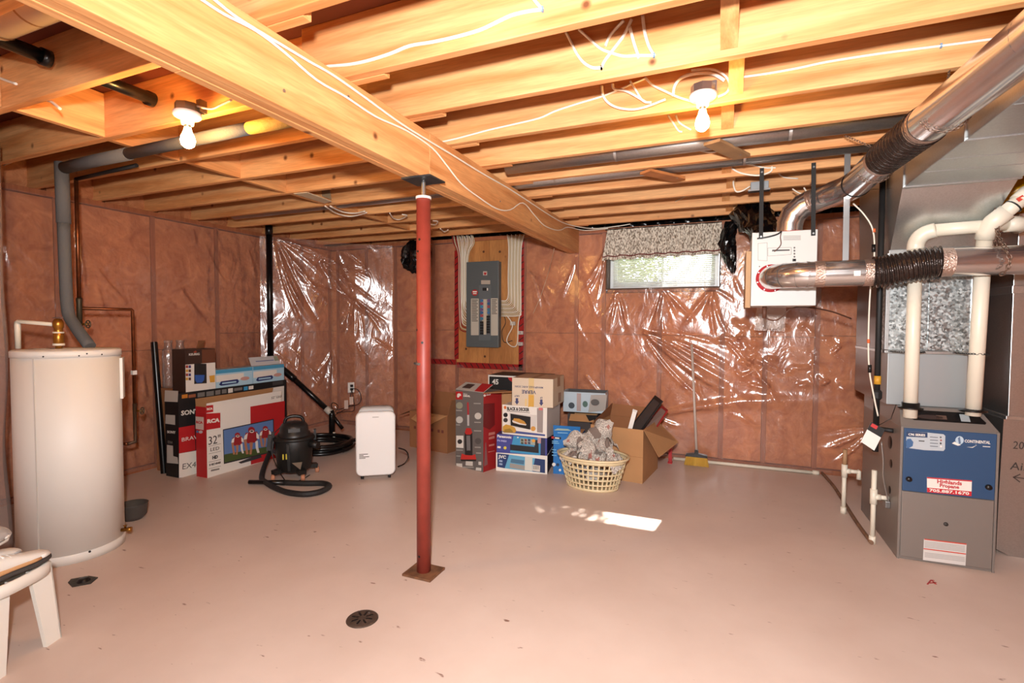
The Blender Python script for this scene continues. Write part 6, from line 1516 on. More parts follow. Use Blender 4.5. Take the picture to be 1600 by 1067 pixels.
fu.F.shape('sail_logo', uq([(826, 240), (820, 205), (832, 196), (838, 236)]), K((90, 110, 140)), H + 0.0008)
fu.F.fit(z7, 'CONTINENTAL', 860, 230, 1012, 240, 17, WHT, bold=0.002, h=H)
fu.F.shape('swoosh_print', uq([(872, 258), (905, 258), (930, 248), (920, 240), (932, 247), (908, 262)]), WHT, H); fu.F.shape('small_print', uq([(968, 256), (968, 252), (1012, 255), (1012, 259)]), WHT, H)
sgn = fu.F.shape('company_sign', uq([(637, 525), (637, 436), (903, 456), (900, 549)]), WHT, H, 0.0015)
fu.F.shape('sign_band', uq([(637, 525), (637, 498), (901, 521), (900, 549)]), K((190, 34, 44)), H + 0.0015); fu.F.shape('sign_band', uq([(637, 443), (637, 436), (903, 456), (903, 463)]), K((190, 34, 44)), H + 0.0015)
SR = K((186, 36, 46)); tl = math.atan2(-0.0, 1)
fu.F.fit(z7, 'Highlands', 697, 471, 843, 484, 22, SR, bold=0.003, h=H + 0.0016)
fu.F.fit(z7, 'Propane', 712, 494, 827, 505, 20, SR, bold=0.003, h=H + 0.0016)
fu.F.fit(z7, '705.887.1670', 650, 520, 886, 541, 17, WHT, bold=0.003, h=H + 0.0024)
for (x, y) in ((530, 448), (1002, 496)):
    p = uq([(x, y)])[0]; MB().lathe([(0, -0.024), (0.012, -0.024), (0.015, -0.012), (0.015, -0.009)], (p[0], 0, p[1]), 16, axis='y').build('latch_knob', M_BLACK, FR)
p = uq([(750, 716)])[0]; MB().lathe([(0, -0.016), (0.009, -0.016), (0.011, -0.008)], (p[0], 0, p[1]), 16, axis='y').build('sight_glass', K((50, 46, 44)), FR)
fu.F.shape('warning_label', uq([(614, 928), (620, 803), (873, 832), (866, 962)]), K((206, 202, 198)), 0.0082)
for l in ([(622, 808), (622, 802), (872, 831), (872, 838)], [(618, 864), (618, 858), (868, 890), (868, 896)]): fu.F.shape('red_rule', uq(l), K((196, 74, 58)), 0.009)
for i in range(9):
    y = 818 + i * 8 + (26 if i > 4 else 0); fu.F.shape('small_print', uq([(624, y + 2), (624, y - 1), (862, y + 28), (862, y + 31)]), K((160, 156, 152)), 0.009)
# vent window on the sloped top
slope = Face(FR, (0.012, 0.0, 0.752), (1, 0, 0), (0, 0.085, 0.10)); 
slope.shape('vent_window', [(0.055, 0.045), (0.365, 0.045), (0.372, 0.055), (0.340, 0.112), (0.05, 0.112), (0.04, 0.10), (0.045, 0.052)], M_BLACK, 0.0005, 0.001)
slope.rect('blower_print', 0.16, 0.06, 0.205, 0.085, K((90, 70, 60)), 0.0016); slope.rect('pipe_glimpse', 0.265, 0.055, 0.305, 0.10, K((150, 160, 165)), 0.0016); slope.shape('dark_hose', slope.ell(0.13, 0.07, 0.06, 0.014), K((54, 40, 36)), 0.0016)
for (y, z, r) in ((0.185, 0.62, 0.035), (0.155, 0.50, 0.022), (0.165, 0.34, 0.02), (0.60, 0.58, 0.012)):
    MB().lathe([(0, -0.003), (r, -0.003), (r + 0.004, 0.0)], (0.0, y, z), 20, axis='x').build('side_knockout', M_BLACK, FR)
# cooling coil case and plenum sit on the furnace
cl = thing('plenum', 'spangled galvanised plenum box standing on the furnace', 'duct', (1.076, 3.9, 0.853))
part(cl, 'coil_case', MB().bbox((0.893, 3.56, 0.853), (1.262, 4.25, 1.155), 0.003), mat('coil_grey', (168, 174, 176), 0.4, 0.6))
part(cl, 'plenum', MB().bbox((0.885, 3.552, 1.172), (1.268, 4.25, 1.738), 0.003), M_SPANGLE)
part(cl, 'seam_flange', MB().bbox((0.872, 3.540, 1.155), (1.290, 4.25, 1.172), 0.002), M_SHEET)
for x in (0.878, 1.268): part(cl, 'corner_edge', MB().bbox((x - 0.006, 3.545, 1.175), (x + 0.012, 3.56, 1.735), 0.001), M_SHEET)
for pts in ([(0.897, 1.172), (0.935, 1.30), (0.935, 1.36), (0.897, 1.40)],): pass
part(cl, 'patch_plate', MB().box((1.075, 3.546, 1.19), (1.175, 3.552, 1.62)), M_SPANGLE)
M_DBRN = mat('side_reflection_tint', (120, 104, 96), 0.32, 0.9)  # brown reflection of the wall put into the plenum's left side colour
part(cl, 'side_reflection_tint', MB().bbox((0.876, 3.75, 0.856), (0.884, 4.25, 1.735), 0.001), M_DBRN)
# intake and exhaust plastic pipes
def pvc(label, name, pts, r=0.034):
    t = thing('vent_pipe', label, 'pipe', tuple(pts[0])); return t
v1 = thing('vent_pipe', 'left white plastic furnace vent pipe with elbow, turning right at its top', 'pipe', (0.976, 3.445, 0.84))
part(v1, 'pipe', MB().tube([(0.976, 3.445, 0.80), (0.976, 3.445, 1.755)], 0.033, 20), M_PVC)
part(v1, 'collar', MB().lathe([(0.034, 0.852), (0.058, 0.852), (0.058, 0.858), (0.042, 0.862), (0.042, 0.885), (0.034, 0.885)], (0.976, 3.445, 0), 20), M_BLACK)
part(v1, 'elbow', MB().tube(smooth_path([(0.976, 3.445, 1.735), (0.976, 3.445, 1.765), (0.985, 3.432, 1.798), (1.01, 3.42, 1.822), (1.05, 3.405, 1.833)], 3), 0.040, 20), M_PVC)
part(v1, 'cross_pipe', MB().tube([(1.04, 3.405, 1.832), (1.36, 3.425, 1.846)], 0.033, 20), M_PVC)
part(v1, 'end_elbow', MB().tube([(1.345, 3.424, 1.846), (1.39, 3.43, 1.847), (1.42, 3.46, 1.847), (1.43, 3.51, 1.847)], 0.040, 18), M_PVC)
v2 = thing('vent_pipe', 'right white plastic furnace vent pipe with angled elbow', 'pipe', (1.262, 3.46, 0.84))
part(v2, 'pipe', MB().tube([(1.262, 3.475, 0.83), (1.262, 3.42, 1.80)], 0.034, 20), M_PVC)
part(v2, 'collar', MB().lathe([(0.034, 0.852), (0.060, 0.852), (0.060, 0.858), (0.040, 0.862), (0.034, 0.866)], (1.262, 3.475, 0), 20), M_BLACK)
part(v2, 'elbow', MB().tube([(1.262, 3.42, 1.775), (1.262, 3.405, 1.815), (1.275, 3.37, 1.855), (1.32, 3.345, 1.90)], 0.042, 20), M_PVC)
part(v2, 'angled_pipe', MB().tube([(1.30, 3.352, 1.882), (1.385, 3.35, 1.965)], 0.035, 20), M_PVC)
part(v2, 'end_elbow', MB().tube([(1.365, 3.35, 1.945), (1.40, 3.352, 1.985), (1.425, 3.38, 2.0), (1.44, 3.46, 2.0)], 0.042, 20), M_PVC)
part(v2, 'primer_mark', MB().bar((1.345, 3.314, 1.945), (1.368, 3.312, 1.962), 0.004, 0.02), K((196, 60, 40)))
for q in (1.345, 1.39): part(v2, 'strap', MB().tube(loop_pts((q, 3.351, q * 0.98 + 0.605), (0.7, 0, 0.7), 0.037, 0, 360, 16), 0.004, 5), M_BLACK)
ch = thing('hanging_chain', 'rusty chain looped round the horizontal duct at the right', 'chain', (1.40, 3.36, 1.7))
chain(ch, 'links', [S(1557, 300, y=3.42), S(1556, 330, y=3.40), S(1557, 352, y=3.36), S(1562, 372, y=3.28), S(1572, 390, y=3.21), S(1578, 405, y=3.20), S(1574, 420, y=3.215), S(1563, 430, y=3.25)], 0.009)
chain(ch, 'rear_links', [S(1552, 315, y=3.44), S(1553, 350, y=3.44), S(1555, 384, y=3.44)], 0.008)
c2 = thing('strap_chain', 'thin dark chain tying the vent pipes to the plenum', 'chain', (1.1, 3.46, 1.165))
chain(c2, 'links', [(0.895, 3.53, 1.166), (0.935, 3.47, 1.166), (0.976, 3.462, 1.166), (1.02, 3.475, 1.166), (1.06, 3.53, 1.166)], 0.005, M_BLACKR)
chain(c2, 'rear_links', [(1.19, 3.53, 1.166), (1.22, 3.44, 1.166), (1.262, 3.425, 1.166), (1.305, 3.44, 1.166), (1.33, 3.53, 1.166)], 0.005, M_BLACKR)

# ---- gas line, wires, tag
gp = thing('gas_pipe', 'black iron gas pipe with yellow tag running down beside the furnace', 'pipe', (0.868, 3.60, 0.60))
part(gp, 'riser', MB().tube([(0.850, 3.60, 2.28), (0.856, 3.60, 0.66)], 0.0155, 12), M_BLACKR)
for z in (0.90, 0.66): part(gp, 'union', MB().tube([(0.856, 3.60, z + 0.03), (0.856, 3.60, z + 0.018), (0.856, 3.60, z - 0.018), (0.856, 3.60, z - 0.03)], [0.017, 0.026, 0.026, 0.017], 8, smooth=False), M_BLACKR)
part(gp, 'branch', MB().tube([(0.856, 3.60, 0.70), (0.90, 3.57, 0.70), (0.929, 3.55, 0.70)], 0.013, 10), M_BLACKR)
part(gp, 'drip_leg', MB().tube([(0.856, 3.60, 0.66), (0.856, 3.60, 0.56)], 0.0155, 12), M_BLACKR)
part(gp, 'yellow_tag', MB().tube([(0.856, 3.60, 1.015), (0.856, 3.60, 0.965)], 0.0185, 10), K((206, 150, 40)))
tg = [S(1345, 690, y=3.50), S(1366, 704, y=3.50), S(1383, 671, y=3.50), S(1361, 659, y=3.50)]
tgT = thing('warning_tag', 'white card tag with a black heading hanging beside the furnace', 'tag', tuple(tg[0]))
part(tgT, 'card', MB().poly(tg, (0, -1, 0), 0.001), M_WHITE)
def mix(a, b, t): return a.lerp(b, t)
part(tgT, 'black_heading', MB().poly([mix(tg[0], tg[3], 0.62) - Vector((0, 0.001, 0)), mix(tg[1], tg[2], 0.62) - Vector((0, 0.001, 0)), tg[2] - Vector((0, 0.001, 0)), tg[3] - Vector((0, 0.001, 0))], (0, -1, 0), 0.0008), BLK)
part(tgT, 'red_label', MB().poly([mix(mix(tg[0], tg[3], 0.82), mix(tg[1], tg[2], 0.82), 0.08) - Vector((0, 0.002, 0)), mix(mix(tg[0], tg[3], 0.82), mix(tg[1], tg[2], 0.82), 0.5) - Vector((0, 0.002, 0)), mix(tg[3], tg[2], 0.5) - Vector((0, 0.002, 0.004)), mix(tg[3], tg[2], 0.08) - Vector((0, 0.002, 0.004))], (0, -1, 0), 0.0006), K((190, 50, 50)))
part(tgT, 'tie', MB().tube([tg[3].lerp(tg[2], 0.5), S(1392, 654, y=3.48), (0.93, 3.52, 0.86)], 0.002, 5), M_BLACK)
gw = thing('control_wire', 'thin white control wire with orange ties beside the gas pipe', 'cable', (0.80, 3.62, 0.7))
part(gw, 'wire', MB().tube(smooth_path([S(1333, 318, y=3.55), S(1350, 335, y=3.55), S(1364, 360, y=3.55), S(1366, 400, y=3.55), S(1360, 450, y=3.55), S(1357, 520, y=3.55), S(1358, 575, y=3.55), S(1366, 622, y=3.56), S(1372, 650, y=3.56)], 4), 0.0045, 6), M_CABLE)
for q in ((1366, 360), (1357, 533)): part(gw, 'orange_tie', MB().tube([S(q[0], q[1] - 3, y=3.549), S(q[0], q[1] + 3, y=3.549)], 0.008, 8), K((210, 100, 50)))
for q in ((1365, 388), (1359, 576)): part(gw, 'black_clip', MB().tube([S(q[0], q[1] - 6, y=3.549), S(q[0], q[1] + 6, y=3.549)], 0.010, 8), M_BLACK)
gw2 = thing('sensor_cable', 'grey armoured sensor cable drooping down the furnace side', 'cable', (0.90, 3.55, 0.3))
part(gw2, 'wire', MB().tube(smooth_path([S(1377, 690, y=3.55), S(1380, 720, y=3.55), S(1380, 745, y=3.56), S(1386, 775, y=3.58), S(1391, 790, y=3.58)], 4), 0.005, 6), mat('armour', (150, 140, 134), 0.4, 0.6))
part(gw2, 'switch_box', MB().bbox((0.905, 3.56, 0.235), (0.93, 3.62, 0.275), 0.003), M_STEEL)

# ---- condensate drains
def condensate(label, x, y, ztop, ztee, armdir, armlen, ground=True):
    t = thing('condensate_pipe', label, 'pipe', (x, y, 0), 0, 'condensate drain pipes')
    part(t, 'pipe', MB().tube([(x, y, 0.03), (x, y, ztop)], 0.0135, 12), M_PVC)
    part(t, 'foot_elbow', MB().tube([(x, y, 0.0), (x, y, 0.045)], 0.018, 12), M_PVC)
    tee = part(t, 'tee', MB().tube([(x, y, ztee - 0.045), (x, y, ztee + 0.045)], 0.019, 12).tube([(x, y, ztee), (x + armdir[0] * 0.035, y + armdir[1] * 0.035, ztee)], 0.018, 12), M_PVC)
    part(t, 'arm', MB().tube([(x + armdir[0] * 0.02, y + armdir[1] * 0.02, ztee), (x + armdir[0] * armlen, y + armdir[1] * armlen, ztee)], 0.0135, 12), M_PVC)
    return t
c1 = condensate('near white condensate drain pipe tapping the furnace side', 0.855, 3.60, 0.445, 0.285, (1, 0), 0.074)
c3 = condensate('far white condensate drain pipe next to the plastic wall', 0.800, 4.10, 0.30, 0.30, (1, 0), 0.085)
part(c3, 'upper_sleeve', MB().tube([(0.80, 4.10, 0.33), (0.80, 4.10, 0.45)], 0.014, 12), mat('sleeve_beige', (170, 132, 96), 0.6))
part(c3, 'arm_elbow', MB().tube([(0.875, 4.10, 0.305), (0.885, 4.10, 0.30), (0.885, 4.10, 0.25)], 0.015, 10), M_PVC)
fpipe = thing('floor_hose', 'brown stained drain hose lying along the floor beside the furnace', 'hose', (0.85, 4.3, 0))
part(fpipe, 'hose', MB().tube(smooth_path([S(1283, 737, z=0.012), S(1303, 760, z=0.012), S(1322, 790, z=0.012), S(1340, 818, z=0.012), S(1362, 848, z=0.012)], 4), 0.012, 8), mat('hose_brown', (120, 88, 66), 0.7, var=0.3, vscale=30))
part(fpipe, 'end_cuff', MB().tube([S(1283, 737, z=0.016), S(1278, 734, z=0.018)], 0.018, 10), M_PVC)
wp = thing('floor_pipe', 'white plastic pipe lying along the base of the back wall', 'pipe', (0.1, 5.05, 0))
part(wp, 'pipe', MB().tube([(-0.42, 5.05, 0.016), (0.765, 5.065, 0.016)], 0.0145, 12), M_PVC)
part(wp, 'coupling', MB().tube([(0.75, 5.065, 0.018), (0.80, 5.066, 0.018)], 0.019, 12), M_PVC)

# ---- return drop
rt = Carton('return_duct', 'tall galvanised return-air drop with marker writing right of the furnace', (1.506, 3.717, 0.0), 0.0, 0.70, 0.60, 1.72, (), cat='duct', bare=True)
MB().bbox((0, 0, 0.80), (0.70, 0.6, 1.72), 0.003).build('upper_drop', M_DULL, rt.root)
MB().bbox((-0.012, -0.01, 0.785), (0.712, 0.61, 0.805), 0.003).build('joint_flange', M_SHEET, rt.root)
MB().bbox((-0.006, -0.006, 1.50), (0.706, 0.606, 1.545), 0.003).build('joint_band', M_SHEET, rt.root)
pr = [(0.03, 0.0), (0.68, 0.0), (0.73, 0.03), (0.73, 0.785), (-0.02, 0.785), (-0.028, 0.35), (-0.03, 0.03)]
MB().prism(pr, -0.006, 0.62, 'y').build('filter_boot', M_DULL, rt.root)
MK = K((62, 56, 52))
fw = Face(rt.root, (0, -0.006, 0), (1, 0, 0), (0, 0, 1))
fw.text('20', 0.085, 0.022, 0.62, MK, sx=0.8, shear=0.1); fw.text('Air', 0.085, 0.015, 0.50, MK, sx=1.0, shear=0.1)
fw.shapes('arrow', [([(0.03, 0.455), (0.16, 0.45), (0.16, 0.455), (0.03, 0.46)], 0, 0.0), ([(0.03, 0.455), (0.06, 0.43), (0.064, 0.434), (0.036, 0.458)], 0, 0.0), ([(0.03, 0.458), (0.06, 0.48), (0.064, 0.476), (0.036, 0.455)], 0, 0.0)], [MK])
rl = thing('return_plenum', 'sheet-metal return plenum coloured with a brown reflection, between furnace and return drop', 'duct', (1.39, 4.2, 0.0))
part(rl, 'panel', MB().bbox((1.30, 4.27, 0.0), (1.468, 4.60, 1.70), 0.004), mat('return_reflection_tint', (96, 78, 68), 0.45, 0.7))  # galvanised panel with a brown reflection put into its base colour
part(rl, 'paper', MB().poly([(1.38, 4.265, 0.33), (1.465, 4.265, 0.30), (1.465, 4.262, 0.42), (1.40, 4.262, 0.46)], (0, -1, 0), 0.001), K((206, 210, 220)))
sx_ = thing('duct_sleeve', 'small galvanised duct box above the return drop at the right edge', 'duct', (1.58, 3.85, 1.722))
part(sx_, 'box', MB().bbox((1.52, 3.72, 1.722), (2.0, 4.1, 1.95), 0.003), M_SHEET); part(sx_, 'lip', MB().bbox((1.515, 3.715, 1.87), (2.005, 4.105, 1.88), 0.002), M_SHEET)
yt = MB(); vs = []; fs = []
nu, nv = 26, 20
for j in range(nv + 1):
    for i in range(nu + 1):
        u, v = i / nu, j / nv; x = 1.42 + 0.85 * u; z = 1.955 + 0.30 * v + 0.05 * u
        y = 3.84 + 0.035 * math.sin(9 * u + 5 * v) + 0.03 * math.sin(17 * u - 11 * v) + 0.10 * v * math.sin(3 * u); vs.append((x, y, z + 0.02 * math.sin(13 * u)))
for j in range(nv):
    for i in range(nu): k = j * (nu + 1) + i; fs.append((k, k + 1, k + nu + 2, k + nu + 1))
yo = MB().add(vs, fs, 0, True).build('yellow_tarp', mat('tarp_yellow', (206, 158, 20), 0.35)); tag(yo, 'crumpled yellow plastic sheet tucked behind the trunk duct', 'tarp')

# ---- black plastic duct wraps at the back wall
def crumple_tube(name, label, pts, rs, m, seed):
    g = random.Random(seed); P = smooth_path(pts, 5); n = 22; vs = []; fs = []
    for i, p in enumerate(P):
        t = (P[min(i + 1, len(P) - 1)] - P[max(i - 1, 0)]).normalized(); a = t.orthogonal().normalized(); b = t.cross(a); q = i / (len(P) - 1) * (len(rs) - 1); k = min(int(q), len(rs) - 2); r = rs[k] + (rs[k + 1] - rs[k]) * (q - k)
        for j in range(n):
            th = 6.2832 * j / n; rr = r * (1 + 0.12 * math.sin(5 * th + i) + 0.10 * g.uniform(-1, 1)); vs.append(p + a * rr * math.cos(th) + b * rr * math.sin(th))
    for i in range(len(P) - 1):
        for j in range(n): fs.append((i * n + j, i * n + (j + 1) % n, (i + 1) * n + (j + 1) % n, (i + 1) * n + j))
    fs.append(tuple(range(n))); e = (len(P) - 1) * n; fs.append(tuple(range(e, e + n)))
    o = MB().add(vs, fs, 0, False).build(name, m); return tag(o, label, 'duct')
crumple_tube('wrapped_duct', 'black plastic-wrapped duct behind the white ventilator', [(0.20, 5.10, 2.36), (0.20, 4.85, 2.28), (0.24, 4.55, 2.15), (0.28, 4.25, 1.98), (0.30, 4.02, 1.80)], [0.16, 0.15, 0.12, 0.09, 0.08], M_BPOLY, 3)
crumple_tube('wrapped_duct', 'small black plastic flap hanging left of the ventilator', [(0.05, 5.02, 2.24), (0.02, 4.98, 2.05), (0.05, 4.96, 1.90), (0.075, 4.95, 1.78)], [0.05, 0.07, 0.05, 0.012], M_BPOLY, 8)
crumple_tube('wrapped_duct', 'round black plastic-wrapped duct end high on the wall left of the breaker panel', [(-3.37, 5.088, 2.10), (-3.37, 5.04, 2.10), (-3.37, 4.97, 2.10), (-3.38, 4.95, 2.10)], [0.17, 0.175, 0.15, 0.05], M_BPOLY, 5)
ppq = [S(1180, 513, y=4.9), S(1224, 515, y=4.9), S(1226, 493, y=4.9), S(1186, 490, y=4.9)]
dp = thing('document_pouch', 'clear pouch of papers fixed to the wall below the ventilator', 'pouch', tuple(ppq[0]))
part(dp, 'pouch', MB().poly([S(1178, 516, y=4.9), S(1226, 518, y=4.9), S(1229, 470, y=4.9), S(1184, 470, y=4.9)], (0, -1, 0), 0.004), poly_material('pouch_poly', haze=0.25, bscale=25, bstr=0.4))
part(dp, 'paper', MB().poly([p + Vector((0, 0.012, 0)) for p in ppq], (0, -1, 0), 0.003), K((200, 200, 206)))
wv = thing('drain_wire', 'thin brown drain tube looping from the ventilator to the furnace', 'tube', tuple(S(1237, 481, y=3.75)))
part(wv, 'tube', MB().tube(smooth_path([(0.25, 3.72, 1.36), S(1214, 500, y=3.75), S(1237, 482, y=3.78), S(1262, 480, y=3.85), S(1300, 487, y=4.0), S(1330, 498, y=4.1)], 5), 0.005, 6), mat('wire_brown', (96, 60, 44), 0.6))
# =================================================================== BREAKER PANEL
bo = thing('panel_board', 'plywood backing board behind the breaker panel', 'board', (-2.44, 5.11, 0.83))
part(bo, 'sheet', MB().bbox((-2.845, 5.100, 0.845), (-2.43, 5.122, 2.243), 0.002), M_PLY); part(bo, 'sheet', MB().bbox((-2.427, 5.100, 0.845), (-2.035, 5.122, 2.243), 0.002), M_PLY)
for x, z in ((-2.50, 2.12), (-2.30, 2.11), (-2.72, 1.02), (-2.48, 0.94)): part(bo, 'knot', MB().disc((x, 5.1005, z), 0.014, (0, -1, 0), 10, t=0.001), K((84, 48, 26)))
EP = Carton('breaker_panel', 'grey metal electrical breaker panel on the plywood board', (-2.672, 5.018, 1.052), 0.0, 0.392, 0.082, 0.945, (), cat='breaker panel', bare=True)
M_EPG = mat('panel_grey', (92, 100, 102), 0.45, 0.2)
MB().bbox((0, 0.012, 0), (0.392, 0.082, 0.945), 0.004).build('enclosure', M_EPG, EP.root); MB().bbox((-0.004, 0, -0.004), (0.396, 0.012, 0.949), 0.003).build('cover', M_EPG, EP.root)
zp = (660, 340, 4.27)
eq = lambda l: EP.F.q(l, zp)
def rect_(a, b, c, d): return [(a, d), (a, b), (c, b), (c, d)]
EP.F.shape('breaker_door', eq(rect_(378, 452, 456, 818)), mat('panel_grey2', (104, 112, 116), 0.4, 0.2), 0.0, 0.004)
EP.F.shape('red_emblem', eq(rect_(405, 358, 432, 385)), K((196, 180, 170)), 0.0, 0.001); EP.F.shape('emblem_mark', eq([(410, 372), (414, 364), (424, 368), (430, 362), (426, 378), (416, 384)]), RED_, 0.001)
EP.F.shape('name_plate', eq(rect_(392, 418, 452, 444)), K((176, 166, 152)))
EP.F.shape('danger_sticker', eq(circ(350, 500, 21)), RED_); EP.F.shape('sticker_text', eq(rect_(336, 490, 364, 498)), WHT, 0.001); EP.F.shape('sticker_text', eq(rect_(338, 503, 362, 510)), WHT, 0.001)
for (a, b, c, d) in ((324, 540, 376, 784), (457, 538, 504, 786)):
    EP.F.shape('circuit_directory', eq(rect_(a, b, c, d)), K((186, 180, 166)))
    for i in range(13 if a < 400 else 9): EP.F.shape('directory_line', eq(rect_(a + 6, b + 8 + i * 11.5, c - 6 - (i * 7) % 14, b + 13 + i * 11.5)), K((74, 70, 64)), 0.001)
EP.F.shape('main_switch', eq(rect_(404, 468, 442, 488)), BLK, 0.004, 0.006); EP.F.shape('switch_toggle', eq(rect_(433, 470, 441, 487)), WHT, 0.010, 0.004)
EP.F.shape('index_strip', eq(rect_(400, 544, 436, 700)), K((170, 160, 140)), 0.004); EP.F.shape('centre_strip', eq(rect_(410, 545, 428, 780)), K((196, 184, 164)), 0.006)
cols = [(60, 110, 160), (150, 60, 90), (60, 130, 170), (110, 80, 130), (50, 90, 140), (160, 70, 80), (60, 120, 150)]
for i in range(7): EP.F.shape('breaker_tag', eq(rect_(388, 546 + i * 20, 408, 562 + i * 20)), K(cols[i]), 0.006)
for i in range(5): EP.F.shape('breaker', eq(rect_(388, 692 + i * 18, 409, 708 + i * 18)), BLK, 0.004, 0.010)
for i in range(7): EP.F.shape('breaker', eq(rect_(431, 654 + i * 17, 453, 669 + i * 17)), BLK, 0.004, 0.010)
for i in range(5): EP.F.shape('breaker_tag', eq(rect_(434, 546 + i * 20, 452, 562 + i * 20)), K(cols[(i + 3) % 7]), 0.006)

random.seed(77)
cbl = thing('panel_cables', 'bundle of white cables dropping into the left side of the breaker panel', 'cables', (-2.80, 5.08, 2.2))
for i in range(14):
    tx = 198 + i * 10.5; bend = 238 + i * 5.2; sy = 250 + (i % 4) * 10; ey = 765 - i * 13
    P = [S(660 + tx / 4.27, 340 + (112 + (i % 3) * 6) / 4.27, y=5.085 - 0.006 * (i % 3)), S(660 + (tx + 10) / 4.27, 340 + 170 / 4.27, y=5.08 - 0.008 * (i % 3)), S(660 + bend / 4.27, 340 + sy / 4.27, y=5.078 - 0.008 * (i % 3)), S(660 + (bend + 1) / 4.27, 340 + 480 / 4.27, y=5.078 - 0.008 * (i % 3)), S(660 + (bend - 4 + (12 if i < 5 else 0)) / 4.27, 340 + (ey - 70) / 4.27, y=5.078), S(660 + (bend + 20) / 4.27, 340 + (ey - 15) / 4.27, y=5.07), S(660 + 318 / 4.27, 340 + ey / 4.27, y=5.06)]
    part(cbl, 'cable', MB().tube(smooth_path(P, 4), 0.0062, 6), (M_CABLE, M_CABLE2, M_CABLE)[i % 3] if i not in (0, 2) else mat('cable_red', (150, 40, 40), 0.5))
cbr = thing('panel_cables', 'bundle of white cables dropping into the right side of the breaker panel', 'cables', (-2.15, 5.08, 2.2))
for i in range(13):
    tx = 566 + i * 9.4; bend = 572 + i * 7.0; ey = 548 + i * 8.5
    P = [S(660 + tx / 4.27, 340 + (112 + (i % 3) * 5) / 4.27, y=5.085 - 0.006 * (i % 3)), S(660 + (bend + 4) / 4.27, 340 + 200 / 4.27, y=5.08 - 0.008 * (i % 3)), S(660 + bend / 4.27, 340 + 400 / 4.27, y=5.078 - 0.008 * (i % 3)), S(660 + (bend + 1) / 4.27, 340 + (ey - 35) / 4.27, y=5.078), S(660 + (bend - 12) / 4.27, 340 + (ey + 4) / 4.27, y=5.07), S(660 + 527 / 4.27, 340 + (ey + 6) / 4.27, y=5.06)]
    part(cbr, 'cable', MB().tube(smooth_path(P, 4), 0.0062, 6), (M_CABLE, M_CABLE2, M_CABLE2)[i % 3])
part(cbr, 'loop_cable', MB().tube(smooth_path([S(660 + a / 4.27, 340 + b / 4.27, y=5.07) for a, b in ((560, 650), (590, 690), (600, 730), (570, 790), (565, 830), (600, 860), (632, 840), (640, 700), (660, 620))], 5), 0.006, 6), M_CABLE)
part(cbr, 'loop_cable', MB().tube(smooth_path([S(660 + a / 4.27, 340 + b / 4.27, y=5.08) for a, b in ((540, 640), (555, 700), (530, 760), (545, 830), (600, 820))], 5), 0.004, 6), M_BLACKR)
for (a, b, w_, h_) in ((604, 706, 34, 24), (657, 768, 32, 30), (655, 842, 32, 28)):
    c0 = S(660 + a / 4.27, 340 + b / 4.27, y=5.085); jbx = thing('terminal_block', {604: 'grey terminal block among the loose wires right of the panel', 657: 'upper white cable connector on the red tape', }.get(a, 'lower white cable connector on the red tape'), 'connector', tuple(c0))
    s_ = w_ / 4.27 * 0.0073; part(jbx, 'block', MB().bbox((c0.x - s_ / 2, 5.07, c0.z - s_ * 0.35), (c0.x + s_ / 2, 5.098, c0.z + s_ * 0.35), 0.003), K((186, 180, 172))); part(jbx, 'screw', MB().disc((c0.x, 5.07, c0.z), 0.006, (0, -1, 0), 8, t=0.002), M_STEEL)
M_TAPE = mat('red_tape', (150, 30, 30), 0.35)
def tape(label, x0, z0, x1, z1, y=5.094):
    t = thing('sheathing_tape', label, 'tape', ((x0 + x1) / 2, y, min(z0, z1)), 0, 'red tape round the plywood board')
    part(t, 'strip', MB().box((min(x0, x1), y, min(z0, z1)), (max(x0, x1), y + 0.004, max(z0, z1))), M_TAPE)
    hor = abs(x1 - x0) > abs(z1 - z0); L = max(abs(x1 - x0), abs(z1 - z0)); n = int(L / 0.075)
    for k in range(n):
        s_ = 0.03 + k * 0.075
        if hor: a, b = (min(x0, x1) + s_, max(z0, z1) - 0.006), (min(x0, x1) + s_ + 0.035, min(z0, z1) + 0.008)
        else: a, b = (min(x0, x1) + 0.006, min(z0, z1) + s_), (max(x0, x1) - 0.006, min(z0, z1) + s_ + 0.035)
        part(t, 'slash_print', MB().bar((a[0], y - 0.0004, a[1]), (b[0], y - 0.0004, b[1]), 0.010, 0.0008, up=(0, 1, 0)), K((40, 20, 20)))
tape('left vertical strip of red tape along the plywood board', -2.87, 0.90, -2.815, 2.15)
tape('right vertical strip of red tape along the plywood board', -2.065, 0.80, -2.005, 2.23)
tape('bottom strip of red tape under the breaker panel', -2.84, 0.80, -2.02, 0.865)
tape('short red tape strip at the left of the plywood board', -3.17, 0.835, -2.84, 0.895, 5.075)

